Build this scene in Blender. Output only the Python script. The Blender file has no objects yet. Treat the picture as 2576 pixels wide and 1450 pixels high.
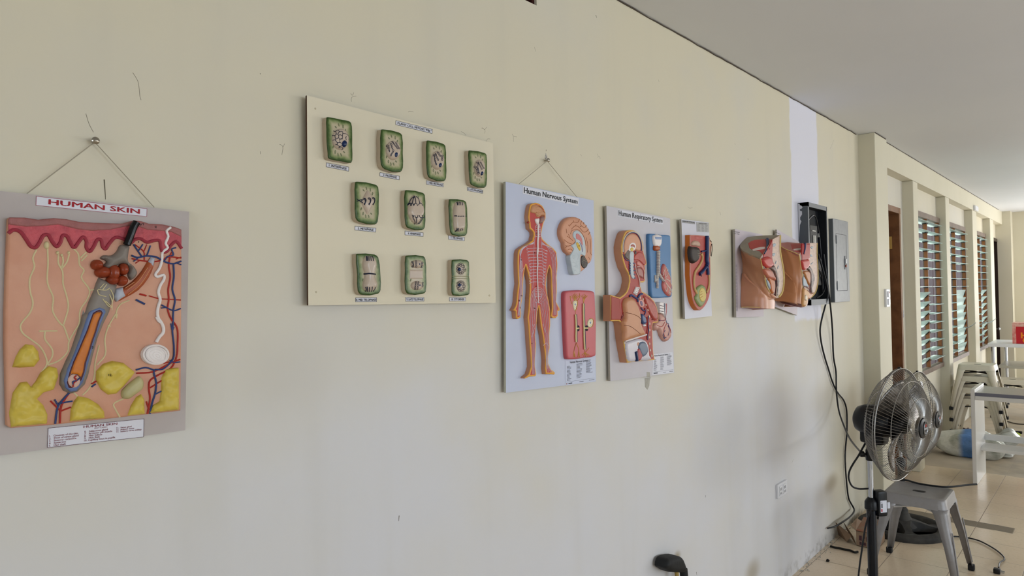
import bpy, bmesh, math, random
import numpy as np
from mathutils import Vector, Matrix
from mathutils.geometry import delaunay_2d_cdt
random.seed(7)
SC = bpy.context.scene
COL = SC.collection
R = math.radians

# ------------------------------------------------------------------ camera
F0 = 1690.0; YAW, PITCH, ROLL = .835759, .0102745, -.0205634
EYE = 1.6; WALL_Y = 1.39; CEIL = 2.715
_f = np.array([math.sin(YAW)*math.cos(PITCH), math.cos(YAW)*math.cos(PITCH), math.sin(PITCH)])
_r = np.array([math.cos(YAW), -math.sin(YAW), 0.]); _u = np.cross(_r, _f)
_r, _u = math.cos(ROLL)*_r+math.sin(ROLL)*_u, -math.sin(ROLL)*_r+math.cos(ROLL)*_u
_O = np.array([0, 0, EYE])
cam_d = bpy.data.cameras.new('camera'); cam = bpy.data.objects.new('camera', cam_d); COL.objects.link(cam)
cam_d.sensor_fit = 'HORIZONTAL'; cam_d.sensor_width = 36; cam_d.lens = 36*F0/2576
cam_d.clip_start = .05; cam_d.clip_end = 200
cam.matrix_world = Matrix(((_r[0], _u[0], -_f[0], 0), (_r[1], _u[1], -_f[1], 0), (_r[2], _u[2], -_f[2], EYE), (0, 0, 0, 1)))
SC.camera = cam

# ------------------------------------------------------------------ view, sky, sun, window light
vs = SC.view_settings
vs.view_transform = 'Standard'; vs.look = 'None'; vs.gamma = 1; vs.use_curve_mapping = False
vs.exposure = -0.07
SC.cycles.use_denoising = True
SC.cycles.max_bounces = 8; SC.cycles.diffuse_bounces = 5; SC.cycles.glossy_bounces = 3
SC.cycles.transmission_bounces = 6; SC.cycles.transparent_max_bounces = 12
SC.cycles.sample_clamp_indirect = 6; SC.cycles.caustics_reflective = False; SC.cycles.caustics_refractive = False
w = bpy.data.worlds.new('sky'); SC.world = w; w.use_nodes = True
bg = w.node_tree.nodes['Background']; bg.inputs[0].default_value = (.80, .90, 1, 1); bg.inputs[1].default_value = 2.2

def area(name, loc, aim, sx, sy, power, color):
    l = bpy.data.lights.new(name, 'AREA'); l.shape = 'RECTANGLE'; l.size = sx; l.size_y = sy
    l.energy = power; l.color = color
    o = bpy.data.objects.new(name, l); COL.objects.link(o); o.location = loc
    o.rotation_euler = (Vector(aim)-Vector(loc)).to_track_quat('-Z', 'Y').to_euler(); return o
def sun(name, dirv, power, color, angle):
    l = bpy.data.lights.new(name, 'SUN'); l.energy = power; l.color = color; l.angle = R(angle)
    o = bpy.data.objects.new(name, l); COL.objects.link(o)
    o.rotation_euler = Vector(dirv).to_track_quat('-Z', 'Y').to_euler(); return o
sun('sun', (-.30, -.30, -.905), 9, (1, .95, .86), 1.0)
ROOM_Y = -6.0; XB_ = -6.5
# area lamps in assumed, unseen windows of the right wall, sized for the light
area('unseen_window_lamp', (-1.7, ROOM_Y+.12, 1.45), (-1.2, 0, 1.35), 1.4, 1.5, 3, (.74, .86, 1))
area('unseen_window_lamp', (2.4, ROOM_Y+.12, 1.7), (3.4, 0, .9), 4.2, 1.5, 124, (.78, .89, 1))
area('unseen_window_lamp', (XB_+.12, -2.2, 1.5), (3, -.3, 1.3), 2.6, 1.5, 70, (.80, .90, 1))  # added fill lamp, in a window opening made for it in the back wall
area('unseen_window_lamp', (7.4, ROOM_Y+.12, 1.7), (7.0, -.6, .0), 2.4, 1.5, 34, (.90, .95, 1))
area('unseen_window_lamp', (11., ROOM_Y+.12, 1.1), (10.9, -4.6, 2.9), 2.4, 1.5, 260, (1, .99, .97))
area('added_doorway_lamp', (12.74, -.25, 1.15), (9.0, .0, 1.75), 1.6, 2.0, 56, (1, .98, .95))  # added lamp in a made-up doorway just out of view

# ------------------------------------------------------------------ helpers: pixels of the photograph -> rays -> real planes
def ray(x, y): return _r*(x-1288)/F0-_u*(y-725)/F0+_f
def pt(x, y, ax, v):
    d = ray(x, y); t = (v-_O[ax])/d[ax]; return Vector(_O+d*t)
class Frame:
    def __init__(s, ox, oy, sc): s.o = (ox, oy, sc)
    def __call__(s, *a): return [(s.o[0]+x/s.o[2], s.o[1]+y/s.o[2]) for x, y in a]
PX = Frame(0, 0, 1)
fA = Frame(0, 440, 3.816); fB = Frame(0, 780, 3.816); fC = Frame(750, 220, 4.833); fD = Frame(750, 440, 4.143)
fE = Frame(1250, 360, 4.03); fF = Frame(1250, 700, 4.833); fG = Frame(1520, 560, 8.056); fH = Frame(1520, 720, 6.905)
fI = Frame(1620, 570, 7.25); fJ = Frame(1620, 740, 6.59); fK = Frame(1700, 540, 10.357); fL = Frame(1700, 660, 9.667)
fM = Frame(1830, 570, 11.154); fN = Frame(1830, 680, 11.154); fO = Frame(1950, 600, 7.632); fP = Frame(800, 280, 9.06)
fQ = Frame(1400, 530, 8.056); fR = Frame(1410, 720, 5.577); fS = Frame(1310, 500, 10.357); fT = Frame(1280, 600, 6.591)
fU = Frame(1960, 480, 4.531); fV = Frame(940, 480, 4.833); fW = Frame(870, 440, 4.265)

class Plane:
    """a real plane in the room with its own 2-D coordinates; h is the height above it"""
    def __init__(s, o, n, up=(0, 0, 1)):
        s.o = Vector(o); s.n = Vector(n).normalized(); s.ex = Vector(up).cross(s.n).normalized(); s.ez = s.n.cross(s.ex)
    def uv(s, p, h=0):
        d = Vector(ray(*p)); o = s.o+s.n*h; t = (o-Vector(_O)).dot(s.n)/d.dot(s.n)
        q = Vector(_O)+d*t-o; return (q.dot(s.ex), q.dot(s.ez))
    def at(s, u, v, h=0): return s.o+s.ex*u+s.ez*v+s.n*h
def wallplane(off): return Plane((0, WALL_Y-off, 0), (0, -1, 0))

# ------------------------------------------------------------------ materials
def lin(h):
    if isinstance(h, str):
        c = [int(h[i:i+2], 16)/255 for i in (0, 2, 4)]
        return tuple((x/12.92 if x <= .04045 else ((x+.055)/1.055)**2.4) for x in c)+(1,)
    return tuple(h)+(1,)
MATS = {}
def mat(name, col, rough=.5, metal=0, noise=None, bump=None, spec=.5, trans=0, alpha=1):
    if spec == .5 and not metal: spec = .28
    """noise=(scale, second colour, amount[, detail]); bump=(kind, scale, strength)"""
    if name in MATS: return MATS[name]
    m = bpy.data.materials.new(name); m.use_nodes = True; MATS[name] = m
    nt = m.node_tree; b = nt.nodes['Principled BSDF']
    b.inputs['Base Color'].default_value = lin(col); b.inputs['Roughness'].default_value = rough
    b.inputs['Metallic'].default_value = metal; b.inputs['Specular IOR Level'].default_value = spec
    b.inputs['Transmission Weight'].default_value = trans; b.inputs['Alpha'].default_value = alpha
    tc = nt.nodes.new('ShaderNodeTexCoord')
    if noise:
        n = nt.nodes.new('ShaderNodeTexNoise'); n.inputs['Scale'].default_value = noise[0]; n.inputs['Detail'].default_value = 4
        nt.links.new(tc.outputs['Object'], n.inputs['Vector'])
        r = nt.nodes.new('ShaderNodeValToRGB'); r.color_ramp.elements[0].position = .4; r.color_ramp.elements[1].position = .65
        nt.links.new(n.outputs['Fac'], r.inputs['Fac'])
        mp = nt.nodes.new('ShaderNodeMath'); mp.operation = 'MULTIPLY'; mp.inputs[1].default_value = noise[2]
        nt.links.new(r.outputs['Color'], mp.inputs[0])
        mx = nt.nodes.new('ShaderNodeMix'); mx.data_type = 'RGBA'; mx.inputs['A'].default_value = lin(col); mx.inputs['B'].default_value = lin(noise[1])
        nt.links.new(mp.outputs[0], mx.inputs['Factor']); nt.links.new(mx.outputs['Result'], b.inputs['Base Color'])
    if bump:
        if bump[0] == 'noise':
            t = nt.nodes.new('ShaderNodeTexNoise'); t.inputs['Detail'].default_value = 5; out = t.outputs['Fac']
        else:
            t = nt.nodes.new('ShaderNodeTexVoronoi'); t.feature = 'SMOOTH_F1' if bump[0] == 'cells' else 'DISTANCE_TO_EDGE'; out = t.outputs['Distance']
        t.inputs['Scale'].default_value = bump[1]; nt.links.new(tc.outputs['Object'], t.inputs['Vector'])
        bn = nt.nodes.new('ShaderNodeBump'); bn.inputs['Strength'].default_value = bump[2]; bn.inputs['Distance'].default_value = .004
        if bump[0] == 'cells': bn.invert = True
        nt.links.new(out, bn.inputs['Height']); nt.links.new(bn.outputs['Normal'], b.inputs['Normal'])
    return m
def bandmat(name, stops, rough=.45, noise=0, spec=.28):
    """paint that changes with the distance (metres) from the edge of the moulded piece"""
    if name in MATS: return MATS[name]
    m = bpy.data.materials.new(name); m.use_nodes = True; MATS[name] = m
    nt = m.node_tree; b = nt.nodes['Principled BSDF']; b.inputs['Roughness'].default_value = rough; b.inputs['Specular IOR Level'].default_value = spec
    a = nt.nodes.new('ShaderNodeAttribute'); a.attribute_name = 'edge'
    src = a.outputs['Fac']
    if noise:
        tc = nt.nodes.new('ShaderNodeTexCoord'); n = nt.nodes.new('ShaderNodeTexNoise'); n.inputs['Scale'].default_value = 90
        nt.links.new(tc.outputs['Object'], n.inputs['Vector'])
        ma = nt.nodes.new('ShaderNodeMath'); ma.operation = 'MULTIPLY_ADD'; ma.inputs[1].default_value = noise
        nt.links.new(n.outputs['Fac'], ma.inputs[0]); 
        s2 = nt.nodes.new('ShaderNodeMath'); s2.operation = 'SUBTRACT'; s2.inputs[1].default_value = noise*.5
        nt.links.new(src, s2.inputs[0]); nt.links.new(s2.outputs[0], ma.inputs[2]); src = ma.outputs[0]
    mr = nt.nodes.new('ShaderNodeMath'); mr.operation = 'MULTIPLY'; mr.inputs[1].default_value = 20  # 0..50 mm
    nt.links.new(src, mr.inputs[0])
    r = nt.nodes.new('ShaderNodeValToRGB'); e = r.color_ramp.elements
    while len(e) < len(stops): e.new(.5)
    for k, (d, c) in enumerate(stops): e[k].position = min(1, d*20); e[k].color = lin(c)
    nt.links.new(mr.outputs[0], r.inputs['Fac']); nt.links.new(r.outputs['Color'], b.inputs['Base Color'])
    return m

# ------------------------------------------------------------------ object helpers
def obj(name, verts, faces, m=None, parent=None, smooth=False, mats=None, fmat=None, edge=None):
    me = bpy.data.meshes.new(name); me.from_pydata([tuple(v) for v in verts], [], faces)
    for k in (mats or [m]):
        if k: me.materials.append(k)
    if fmat is not None: me.polygons.foreach_set('material_index', fmat)
    if smooth: me.polygons.foreach_set('use_smooth', [True]*len(me.polygons))
    if edge is not None:
        at = me.attributes.new('edge', 'FLOAT', 'POINT'); at.data.foreach_set('value', edge)
    me.update()
    o = bpy.data.objects.new(name, me); COL.objects.link(o)
    if parent: attach(o, parent)
    return o
def attach(o, parent):
    o.parent = parent
    # every part is built in world coordinates, and every ancestor below the root sits at the origin
    root = parent
    while root.parent: root = root.parent
    if parent is root: o.matrix_parent_inverse = Matrix.Translation(-root.location)
    else: o.matrix_parent_inverse = Matrix.Identity(4)
    return o
def tag(o, label=None, cat=None, group=None, kind=None):
    if label: o['label'] = label
    if cat: o['category'] = cat
    if group: o['group'] = group
    if kind: o['kind'] = kind
    return o
def thing(name, label, cat, loc=(0, 0, 0), group=None):
    o = bpy.data.objects.new(name, None); COL.objects.link(o); o.location = loc; o.empty_display_size = .05
    return tag(o, label, cat, group)
class MB:
    """collects shapes into one mesh"""
    def __init__(s): s.v = []; s.f = []; s.mi = []
    def add(s, v, f, mi=0):
        k = len(s.v); s.v += [Vector(p) for p in v]; s.f += [tuple(i+k for i in q) for q in f]; s.mi += [mi]*len(f); return s
    def box(s, a, b, mi=0, bev=0):
        x0, y0, z0 = a; x1, y1, z1 = b
        x0, x1 = min(x0, x1), max(x0, x1); y0, y1 = min(y0, y1), max(y0, y1); z0, z1 = min(z0, z1), max(z0, z1)
        if bev:
            bm = bmesh.new(); bmesh.ops.create_cube(bm, size=1)
            for v in bm.verts: v.co = Vector(((x0+x1)/2+v.co.x*(x1-x0), (y0+y1)/2+v.co.y*(y1-y0), (z0+z1)/2+v.co.z*(z1-z0)))
            bmesh.ops.bevel(bm, geom=bm.edges[:], offset=bev, segments=2, affect='EDGES', profile=.6)
            bm.verts.index_update(); s.add([v.co.copy() for v in bm.verts], [[v.index for v in f.verts] for f in bm.faces], mi); bm.free(); return s
        return s.add([(x0, y0, z0), (x1, y0, z0), (x1, y1, z0), (x0, y1, z0), (x0, y0, z1), (x1, y0, z1), (x1, y1, z1), (x0, y1, z1)],
                     [(0, 3, 2, 1), (4, 5, 6, 7), (0, 1, 5, 4), (1, 2, 6, 5), (2, 3, 7, 6), (3, 0, 4, 7)], mi)
    def obox(s, c, axes, half, mi=0, bev=0):
        t = MB().box([-h for h in half], half, 0, bev); X, Y, Z = [Vector(a) for a in axes]; c = Vector(c)
        return s.add([c+X*v.x+Y*v.y+Z*v.z for v in t.v], t.f, mi)
    def tube(s, pts, r, n=8, mi=0, cap=True, closed=False):
        P = [Vector(p) for p in pts]; m = len(P); rr = r if hasattr(r, '__len__') else [r]*m
        T = []
        for i in range(m):
            a = P[(i-1) % m] if closed or i > 0 else P[i]; b = P[(i+1) % m] if closed or i < m-1 else P[i]
            t = (b-a); T.append(t.normalized() if t.length > 1e-9 else Vector((0, 0, 1)))
        up = Vector((0, 0, 1)) if abs(T[0].z) < .9 else Vector((1, 0, 0)); N = T[0].cross(up).normalized(); v = []
        for i in range(m):
            N = (N-T[i]*N.dot(T[i])).normalized(); B = T[i].cross(N)
            for k in range(n):
                a = 2*math.pi*k/n; v.append(P[i]+(N*math.cos(a)+B*math.sin(a))*rr[i])
        f = []
        for i in range(m if closed else m-1):
            j = (i+1) % m
            for k in range(n): f.append((i*n+k, i*n+(k+1) % n, j*n+(k+1) % n, j*n+k))
        if cap and not closed: f += [tuple(range(n))[::-1], tuple((m-1)*n+k for k in range(n))]
        return s.add(v, f, mi)
    def lathe(s, c, axis, prof, n=32, mi=0, up=None):
        """prof: (radius, distance along the axis)"""
        A = Vector(axis).normalized(); U = Vector(up) if up else (Vector((0, 0, 1)) if abs(A.z) < .9 else Vector((1, 0, 0)))
        X = (U-A*U.dot(A)).normalized(); Y = A.cross(X); c = Vector(c); v = []; f = []
        for r, h in prof:
            for k in range(n):
                a = 2*math.pi*k/n; v.append(c+A*h+(X*math.cos(a)+Y*math.sin(a))*r)
        for i in range(len(prof)-1):
            for k in range(n): f.append((i*n+k, i*n+(k+1) % n, (i+1)*n+(k+1) % n, (i+1)*n+k))
        if prof[0][0] > 1e-6: f.append(tuple(range(n))[::-1])
        if prof[-1][0] > 1e-6: f.append(tuple((len(prof)-1)*n+k for k in range(n)))
        return s.add(v, f, mi)
    def build(s, name, m=None, parent=None, smooth=False, mats=None, label=None):
        o = obj(name, s.v, s.f, m, parent, smooth, mats, s.mi if mats else None)
        if smooth: sharp(o)
        if label: o['label'] = label
        return o
def sharp(o, ang=40):
    me = o.data; bm = bmesh.new(); bm.from_mesh(me); bmesh.ops.recalc_face_normals(bm, faces=bm.faces)
    for e in bm.edges:
        if len(e.link_faces) == 2 and e.calc_face_angle(0) > R(ang): e.smooth = False
    bm.to_mesh(me); bm.free()

def catmull(P, n=4, closed=False):
    """smooth curve through the points (centripetal, so short steps next to long ones do not overshoot)"""
    P = [Vector(p) for p in P]; m = len(P); out = []
    if m < 3: return P
    for i in range(m if closed else m-1):
        p1 = P[i]; p2 = P[(i+1) % m]
        p0 = P[(i-1) % m] if closed or i > 0 else p1+(p1-p2); p3 = P[(i+2) % m] if closed or i < m-2 else p2+(p2-p1)
        d1, d2, d3 = [max((q-p).length, 1e-7)**.5 for p, q in ((p0, p1), (p1, p2), (p2, p3))]
        m1 = (p1-p0)/d1-(p2-p0)/(d1+d2)+(p2-p1)/d2; m2 = (p2-p1)/d2-(p3-p1)/(d2+d3)+(p3-p2)/d3; m1 = m1*d2; m2 = m2*d2
        for k in range(n):
            t = k/n; t2 = t*t; t3 = t2*t; out.append(p1*(2*t3-3*t2+1)+m1*(t3-2*t2+t)+p2*(-2*t3+3*t2)+m2*(t3-t2))
    if not closed: out.append(P[-1])
    return out
def seg_dist(pts, poly):
    a = poly; b = np.roll(poly, -1, 0); d = np.full(len(pts), 1e9)
    for i in range(len(a)):
        ab = b[i]-a[i]; L = (ab@ab)+1e-18; t = np.clip(((pts-a[i])@ab)/L, 0, 1); q = a[i]+t[:, None]*ab
        d = np.minimum(d, np.hypot(*(pts-q).T))
    return d
def inside(pts, poly):
    x, y = pts.T; c = np.zeros(len(pts), bool); n = len(poly)
    for i in range(n):
        x1, y1 = poly[i]; x2, y2 = poly[(i+1) % n]
        if y1 == y2: continue
        m = ((y1 > y) != (y2 > y)) & (x < (x2-x1)*(y-y1)/(y2-y1)+x1); c ^= m
    return c
PROF = {}
def surf_height(o, u, v):
    P, base, h, r, rv = PROF[o.name]; q = np.array([[u, v]])
    if not inside(q, P)[0]: return base
    t = min(1, seg_dist(q, P)[0]/max(r, 1e-6)); return base+(h-rv)+rv*math.sqrt(max(0, 1-(1-t)**2))
def puff(name, plane, px, base, h, r, m, parent, smooth=0, grid=None, hf=None, sidemat=None, trace=None, wob=0):
    """moulded relief: outline px (traced at height base+h), rising from base by h with rounded shoulder r"""
    tr = base+h if trace is None else trace
    P = [plane.uv(p, tr) for p in px]
    if smooth: P = [(v.x, v.y) for v in catmull([(a, b, 0) for a, b in P], smooth, True)]
    P = np.array(P)
    ar = .5*np.sum(P[:, 0]*np.roll(P[:, 1], -1)-np.roll(P[:, 0], -1)*P[:, 1])
    if ar < 0: P = P[::-1].copy()
    size = P.max(0)-P.min(0); g = grid or max(size.max()/28, .0012); gb = max(min(g, max(r*1.1, .0012)), size.max()/140)
    # resample boundary
    B = []
    for i in range(len(P)):
        a = P[i]; b = P[(i+1) % len(P)]; k = max(1, int(np.hypot(*(b-a))/gb))
        for j in range(k): B.append(a+(b-a)*j/k)
    B = np.array(B); T = np.roll(B, -1, 0)-np.roll(B, 1, 0); T /= np.maximum(np.hypot(*T.T)[:, None], 1e-9); Nn = np.stack([-T[:, 1], T[:, 0]], 1)
    pts = []
    for e in (.12, .35, .7, 1.0):
        q = B+Nn*r*e; k = inside(q, P); q = q[k]
        if len(q): q = q[seg_dist(q, P) > r*e*.85]; pts.append(q)
    xs = np.arange(P[:, 0].min(), P[:, 0].max(), g); ys = np.arange(P[:, 1].min(), P[:, 1].max(), g)
    G = np.stack(np.meshgrid(xs, ys), -1).reshape(-1, 2)
    if len(G):
        G = G[inside(G, P)]
        if len(G): G = G[seg_dist(G, P) > min(r, g)*.9+g*.2 if r < g else seg_dist(G, P) > r*.3]; pts.append(G)
    I = np.concatenate(pts) if pts else np.zeros((0, 2)); n = len(B)
    allp = [Vector(p) for p in B]+[Vector(p) for p in I]
    out = delaunay_2d_cdt(allp, [(i, (i+1) % n) for i in range(n)], [], 1, 1e-7)
    V, Fc = out[0], out[2]
    A = np.array([tuple(v) for v in V]); d = seg_dist(A, P); t = np.clip(d/max(r, 1e-6), 0, 1); rv = min(h, r) if h > r else h
    z = (h-rv)+rv*np.sqrt(np.clip(1-(1-t)**2, 0, 1))
    if hf is not None: z = z+hf(A, d)
    ver = [plane.at(a[0], a[1], base+zz) for a, zz in zip(A, z)]; ed = list(d); fm = [0]*len(Fc); faces = [tuple(f) for f in Fc]
    if h-rv > 1e-5 or h > 0:
        on = {}
        for i in range(len(A)):
            if d[i] < 1e-6: on[i] = len(ver); ver.append(plane.at(A[i][0], A[i][1], base-.0005)); ed.append(0)
        cnt = {}
        for f in Fc:
            for k in range(len(f)):
                e = (f[k], f[(k+1) % len(f)]); cnt[e] = 1
        for (a, b) in list(cnt):
            if (b, a) not in cnt and a in on and b in on: faces.append((b, a, on[a], on[b])); fm.append(1 if sidemat else 0)
    mats = [m]+([sidemat] if sidemat else [])
    o = obj(name, ver, faces, None, parent, True, mats, fm, ed)
    PROF[o.name] = (P, base, h, r, rv)
    if h-rv > 1e-4: sharp(o, 50)
    return o
def ptube(name, plane, paths, base, r, m, parent, smooth=4, n=6, on=None):
    on = on or []
    """painted or moulded lines lying on a plane at height base"""
    mb = MB()
    for p in paths:
        mi = 0; rr = r
        if isinstance(p, tuple): p, rr = p
        if on:      # the line follows the surface of the pieces in on
            q_ = catmull([Vector((a[0], a[1], 0)) for a in p], max(2, smooth)) if len(p) > 2 else [Vector((*p[0], 0)).lerp(Vector((*p[1], 0)), t) for t in (0, .33, .67, 1)]
            P = []
            for a in q_:
                hh = base
                for _ in range(3): u, v = plane.uv((a.x, a.y), hh); hh = max([surf_height(o, u, v) for o in on]+[base])
                P.append(plane.at(u, v, hh))
        else:
            P = [plane.at(*plane.uv(q, base), base) for q in p]
            if smooth and len(P) > 2: P = catmull(P, smooth)
        if hasattr(rr, '__len__'):
            k = len(P); rad = [rr[0]+(rr[1]-rr[0])*i/(k-1) for i in range(k)]
        else: rad = rr
        mb.tube(P, rad, n)
    return mb.build(name, m, parent, True)
def quad(plane, px, h): return [plane.at(*plane.uv(p, h), h) for p in px]   # TL TR BR BL
def bil(q, u, v): return (q[3]*(1-u)+q[2]*u)*(1-v)+(q[0]*(1-u)+q[1]*u)*v
def slab(name, plane, px, h0, h1, m, parent=None, sidemat=None, bev=0, trace=None):
    q = [plane.at(*plane.uv(p, h1 if trace is None else trace), 0) for p in px]; n = plane.n
    v = [p+n*h1 for p in q]+[p+n*h0 for p in q]
    f = [(0, 3, 2, 1), (4, 5, 6, 7), (0, 1, 5, 4), (1, 2, 6, 5), (2, 3, 7, 6), (3, 0, 4, 7)]
    o = obj(name, v, f, None, parent, False, [m, sidemat or m], [0, 1, 1, 1, 1, 1]); sharp(o, 30); return o
def text_mesh(s, bold):
    c = bpy.data.curves.new('t', 'FONT'); c.body = s; c.offset = bold; c.resolution_u = 2
    o = bpy.data.objects.new('t', c); COL.objects.link(o); bpy.context.view_layer.update()
    dg = bpy.context.evaluated_depsgraph_get(); me = bpy.data.meshes.new_from_object(o.evaluated_get(dg))
    V = [v.co.copy() for v in me.vertices]; Fc = [tuple(p.vertices) for p in me.polygons]
    bpy.data.objects.remove(o); bpy.data.curves.remove(c); bpy.data.meshes.remove(me); return V, Fc
def lettering(name, items, plane, q, h, m, parent):
    """items: (text, u0, v0, u1, v1, bold); u1=None keeps the natural width for the height"""
    mb = MB(); W = (q[1]-q[0]).length; H = (q[0]-q[3]).length
    for it in items:
        s, u0, v0, u1, v1 = it[:5]; bold = it[5] if len(it) > 5 else 0
        if s.startswith('#'):     # an unreadable printed line
            mb.add([bil(q, u0, v0)+plane.n*h, bil(q, u1, v0)+plane.n*h, bil(q, u1, v1)+plane.n*h, bil(q, u0, v1)+plane.n*h], [(0, 1, 2, 3)]); continue
        V, Fc = text_mesh(s, 0); xs = [v.x for v in V]; ys = [v.y for v in V]
        x0, x1, y0, y1 = min(xs), max(xs), min(min(ys), 0) if u1 is None else min(ys), max(ys)
        if u1 is None: y0, y1 = -.2, .75; sv = (v1-v0)/(y1-y0); su = sv*H/W
        else: sv = (v1-v0)/(y1-y0); su = (u1-u0)/(x1-x0)
        for i_, (dx, dy) in enumerate(((0, 0), (bold*.7, 0), (-bold*.7, 0), (0, bold*.4), (0, -bold*.4)) if bold else ((0, 0),)):
            mb.add([bil(q, u0+(v.x+dx-x0)*su, v0+(v.y+dy-y0)*sv)+plane.n*(h+i_*.00004) for v in V], Fc)
    return mb.build(name, m, parent)
def border(name, plane, q, h, wd, m, parent):
    mb = MB(); W = (q[1]-q[0]).length; H = (q[0]-q[3]).length; a = wd/W; b = wd/H
    for (u0, v0, u1, v1) in ((0, 0, 1, b), (0, 1-b, 1, 1), (0, 0, a, 1), (1-a, 0, 1, 1)):
        mb.add([bil(q, u0, v0)+plane.n*h, bil(q, u1, v0)+plane.n*h, bil(q, u1, v1)+plane.n*h, bil(q, u0, v1)+plane.n*h], [(0, 1, 2, 3)])
    return mb.build(name, m, parent)

# ------------------------------------------------------------------ the room
def wall_material():
    m = bpy.data.materials.new('painted_wall'); m.use_nodes = True; nt = m.node_tree; N = nt.nodes; L = nt.links
    b = N['Principled BSDF']; b.inputs['Roughness'].default_value = .62; b.inputs['Specular IOR Level'].default_value = .25
    tc = N.new('ShaderNodeTexCoord'); sp = N.new('ShaderNodeSeparateXYZ'); L.new(tc.outputs['Object'], sp.inputs[0])
    def noise(scale, det=4, vec=None, dist=0):
        n = N.new('ShaderNodeTexNoise'); n.inputs['Scale'].default_value = scale; n.inputs['Detail'].default_value = det; n.inputs['Distortion'].default_value = dist
        L.new(vec or tc.outputs['Object'], n.inputs['Vector']); return n.outputs['Fac']
    def math_(op, a, c, d=None):
        n = N.new('ShaderNodeMath'); n.operation = op
        for i, k in enumerate((a, c, d)):
            if k is None: continue
            if isinstance(k, (int, float)): n.inputs[i].default_value = k
            else: L.new(k, n.inputs[i])
        return n.outputs[0]
    def mix(fac, a, c):
        n = N.new('ShaderNodeMix'); n.data_type = 'RGBA'
        if isinstance(fac, (int, float)): n.inputs['Factor'].default_value = fac
        else: L.new(fac, n.inputs['Factor'])
        for k, s_ in ((a, 'A'), (c, 'B')):
            if isinstance(k, tuple): n.inputs[s_].default_value = k
            else: L.new(k, n.inputs[s_])
        return n.outputs['Result']
    def sstep(x, a, c):
        n = N.new('ShaderNodeMapRange'); n.interpolation_type = 'SMOOTHSTEP'; n.inputs['From Min'].default_value = a; n.inputs['From Max'].default_value = c
        L.new(x, n.inputs['Value']); return n.outputs['Result']
    base = mix(sstep(noise(.55, 2), .38, .66), lin('d2cab4'), lin('cfcabd'))
    base = mix(math_('MULTIPLY', sstep(noise(2.2, 5), .5, .7), .22), base, lin('c6c4c0'))
    # bluish light painted in low on the wall, mixed with patchy lavender undercoat
    low_blue = math_('MULTIPLY', math_('SUBTRACT', 1, sstep(math_('ADD', sp.outputs['Z'], math_('MULTIPLY', math_('SUBTRACT', noise(1.3, 4), .5), 1.6)), .75, 1.75)), math_('MULTIPLY_ADD', noise(3.5, 4), .6, .55))
    base = mix(math_('MULTIPLY', low_blue, math_('SUBTRACT', 1, sstep(sp.outputs['X'], 4.2, 4.8))), base, lin('d0d0d5'))
    # faint vertical roller streaks
    mp = N.new('ShaderNodeMapping'); mp.inputs['Scale'].default_value = (7, 7, .5); L.new(tc.outputs['Object'], mp.inputs[0])
    base = mix(math_('MULTIPLY', sstep(noise(1, 3, mp.outputs[0]), .5, .75), .16), base, lin('bcb8ac'))
    # the unpainted lavender-white strip behind the breaker box
    wob = math_('MULTIPLY', math_('SUBTRACT', noise(9, 3), .5), .05)
    xw = math_('ADD', sp.outputs['X'], wob); zw = math_('ADD', sp.outputs['Z'], wob)
    pm = math_('MULTIPLY', math_('MULTIPLY', sstep(xw, 3.945, 3.965), sstep(math_('MULTIPLY', xw, -1), -4.435, -4.415)), sstep(zw, 1.40, 1.43))
    base = mix(pm, base, lin('d9d8e2'))
    # soft brown smudges at fixed spots
    for (px, py, rx, rz, s_) in ((2092, 1215, .12, .055, .55), (1893, 1440, .085, .06, .6), (1703, 1402, .03, .022, .8), (2070, 1010, .25, .13, .25), (715, 940, .12, .09, .10)):
        c = pt(px, py, 1, WALL_Y)
        dx = math_('DIVIDE', math_('SUBTRACT', sp.outputs['X'], c.x), rx*1.5); dz = math_('DIVIDE', math_('SUBTRACT', sp.outputs['Z'], c.z), rz*1.5)
        d = math_('SQRT', math_('ADD', math_('MULTIPLY', dx, dx), math_('MULTIPLY', dz, dz)), None)
        fac = math_('MULTIPLY', math_('SUBTRACT', 1, sstep(d, .1, 1)), s_)
        base = mix(fac, base, lin('8f7f5c'))
    # dirt along the floor line
    dirt = math_('MULTIPLY', math_('SUBTRACT', 1, sstep(sp.outputs['Z'], .0, .11)), sstep(noise(22, 6), .42, .66))
    base = mix(math_('MULTIPLY', dirt, .5), base, lin('75706a'))
    L.new(base, b.inputs['Base Color'])
    bn = N.new('ShaderNodeBump'); bn.inputs['Strength'].default_value = .25; bn.inputs['Distance'].default_value = .004
    L.new(math_('ADD', noise(5, 6), math_('MULTIPLY', noise(45, 2), .15)), bn.inputs['Height']); L.new(bn.outputs['Normal'], b.inputs['Normal'])
    return m
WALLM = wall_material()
CREAM = mat('cream_plaster', 'd1cbb7', .6, noise=(1.6, 'cac4ae', .5), bump=('noise', 14, .25), spec=.25)
CEILM = mat('ceiling_paint', 'd8dade', .7, noise=(1.0, 'd2d4d8', .5), bump=('noise', 4, .15), spec=.2)
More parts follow.
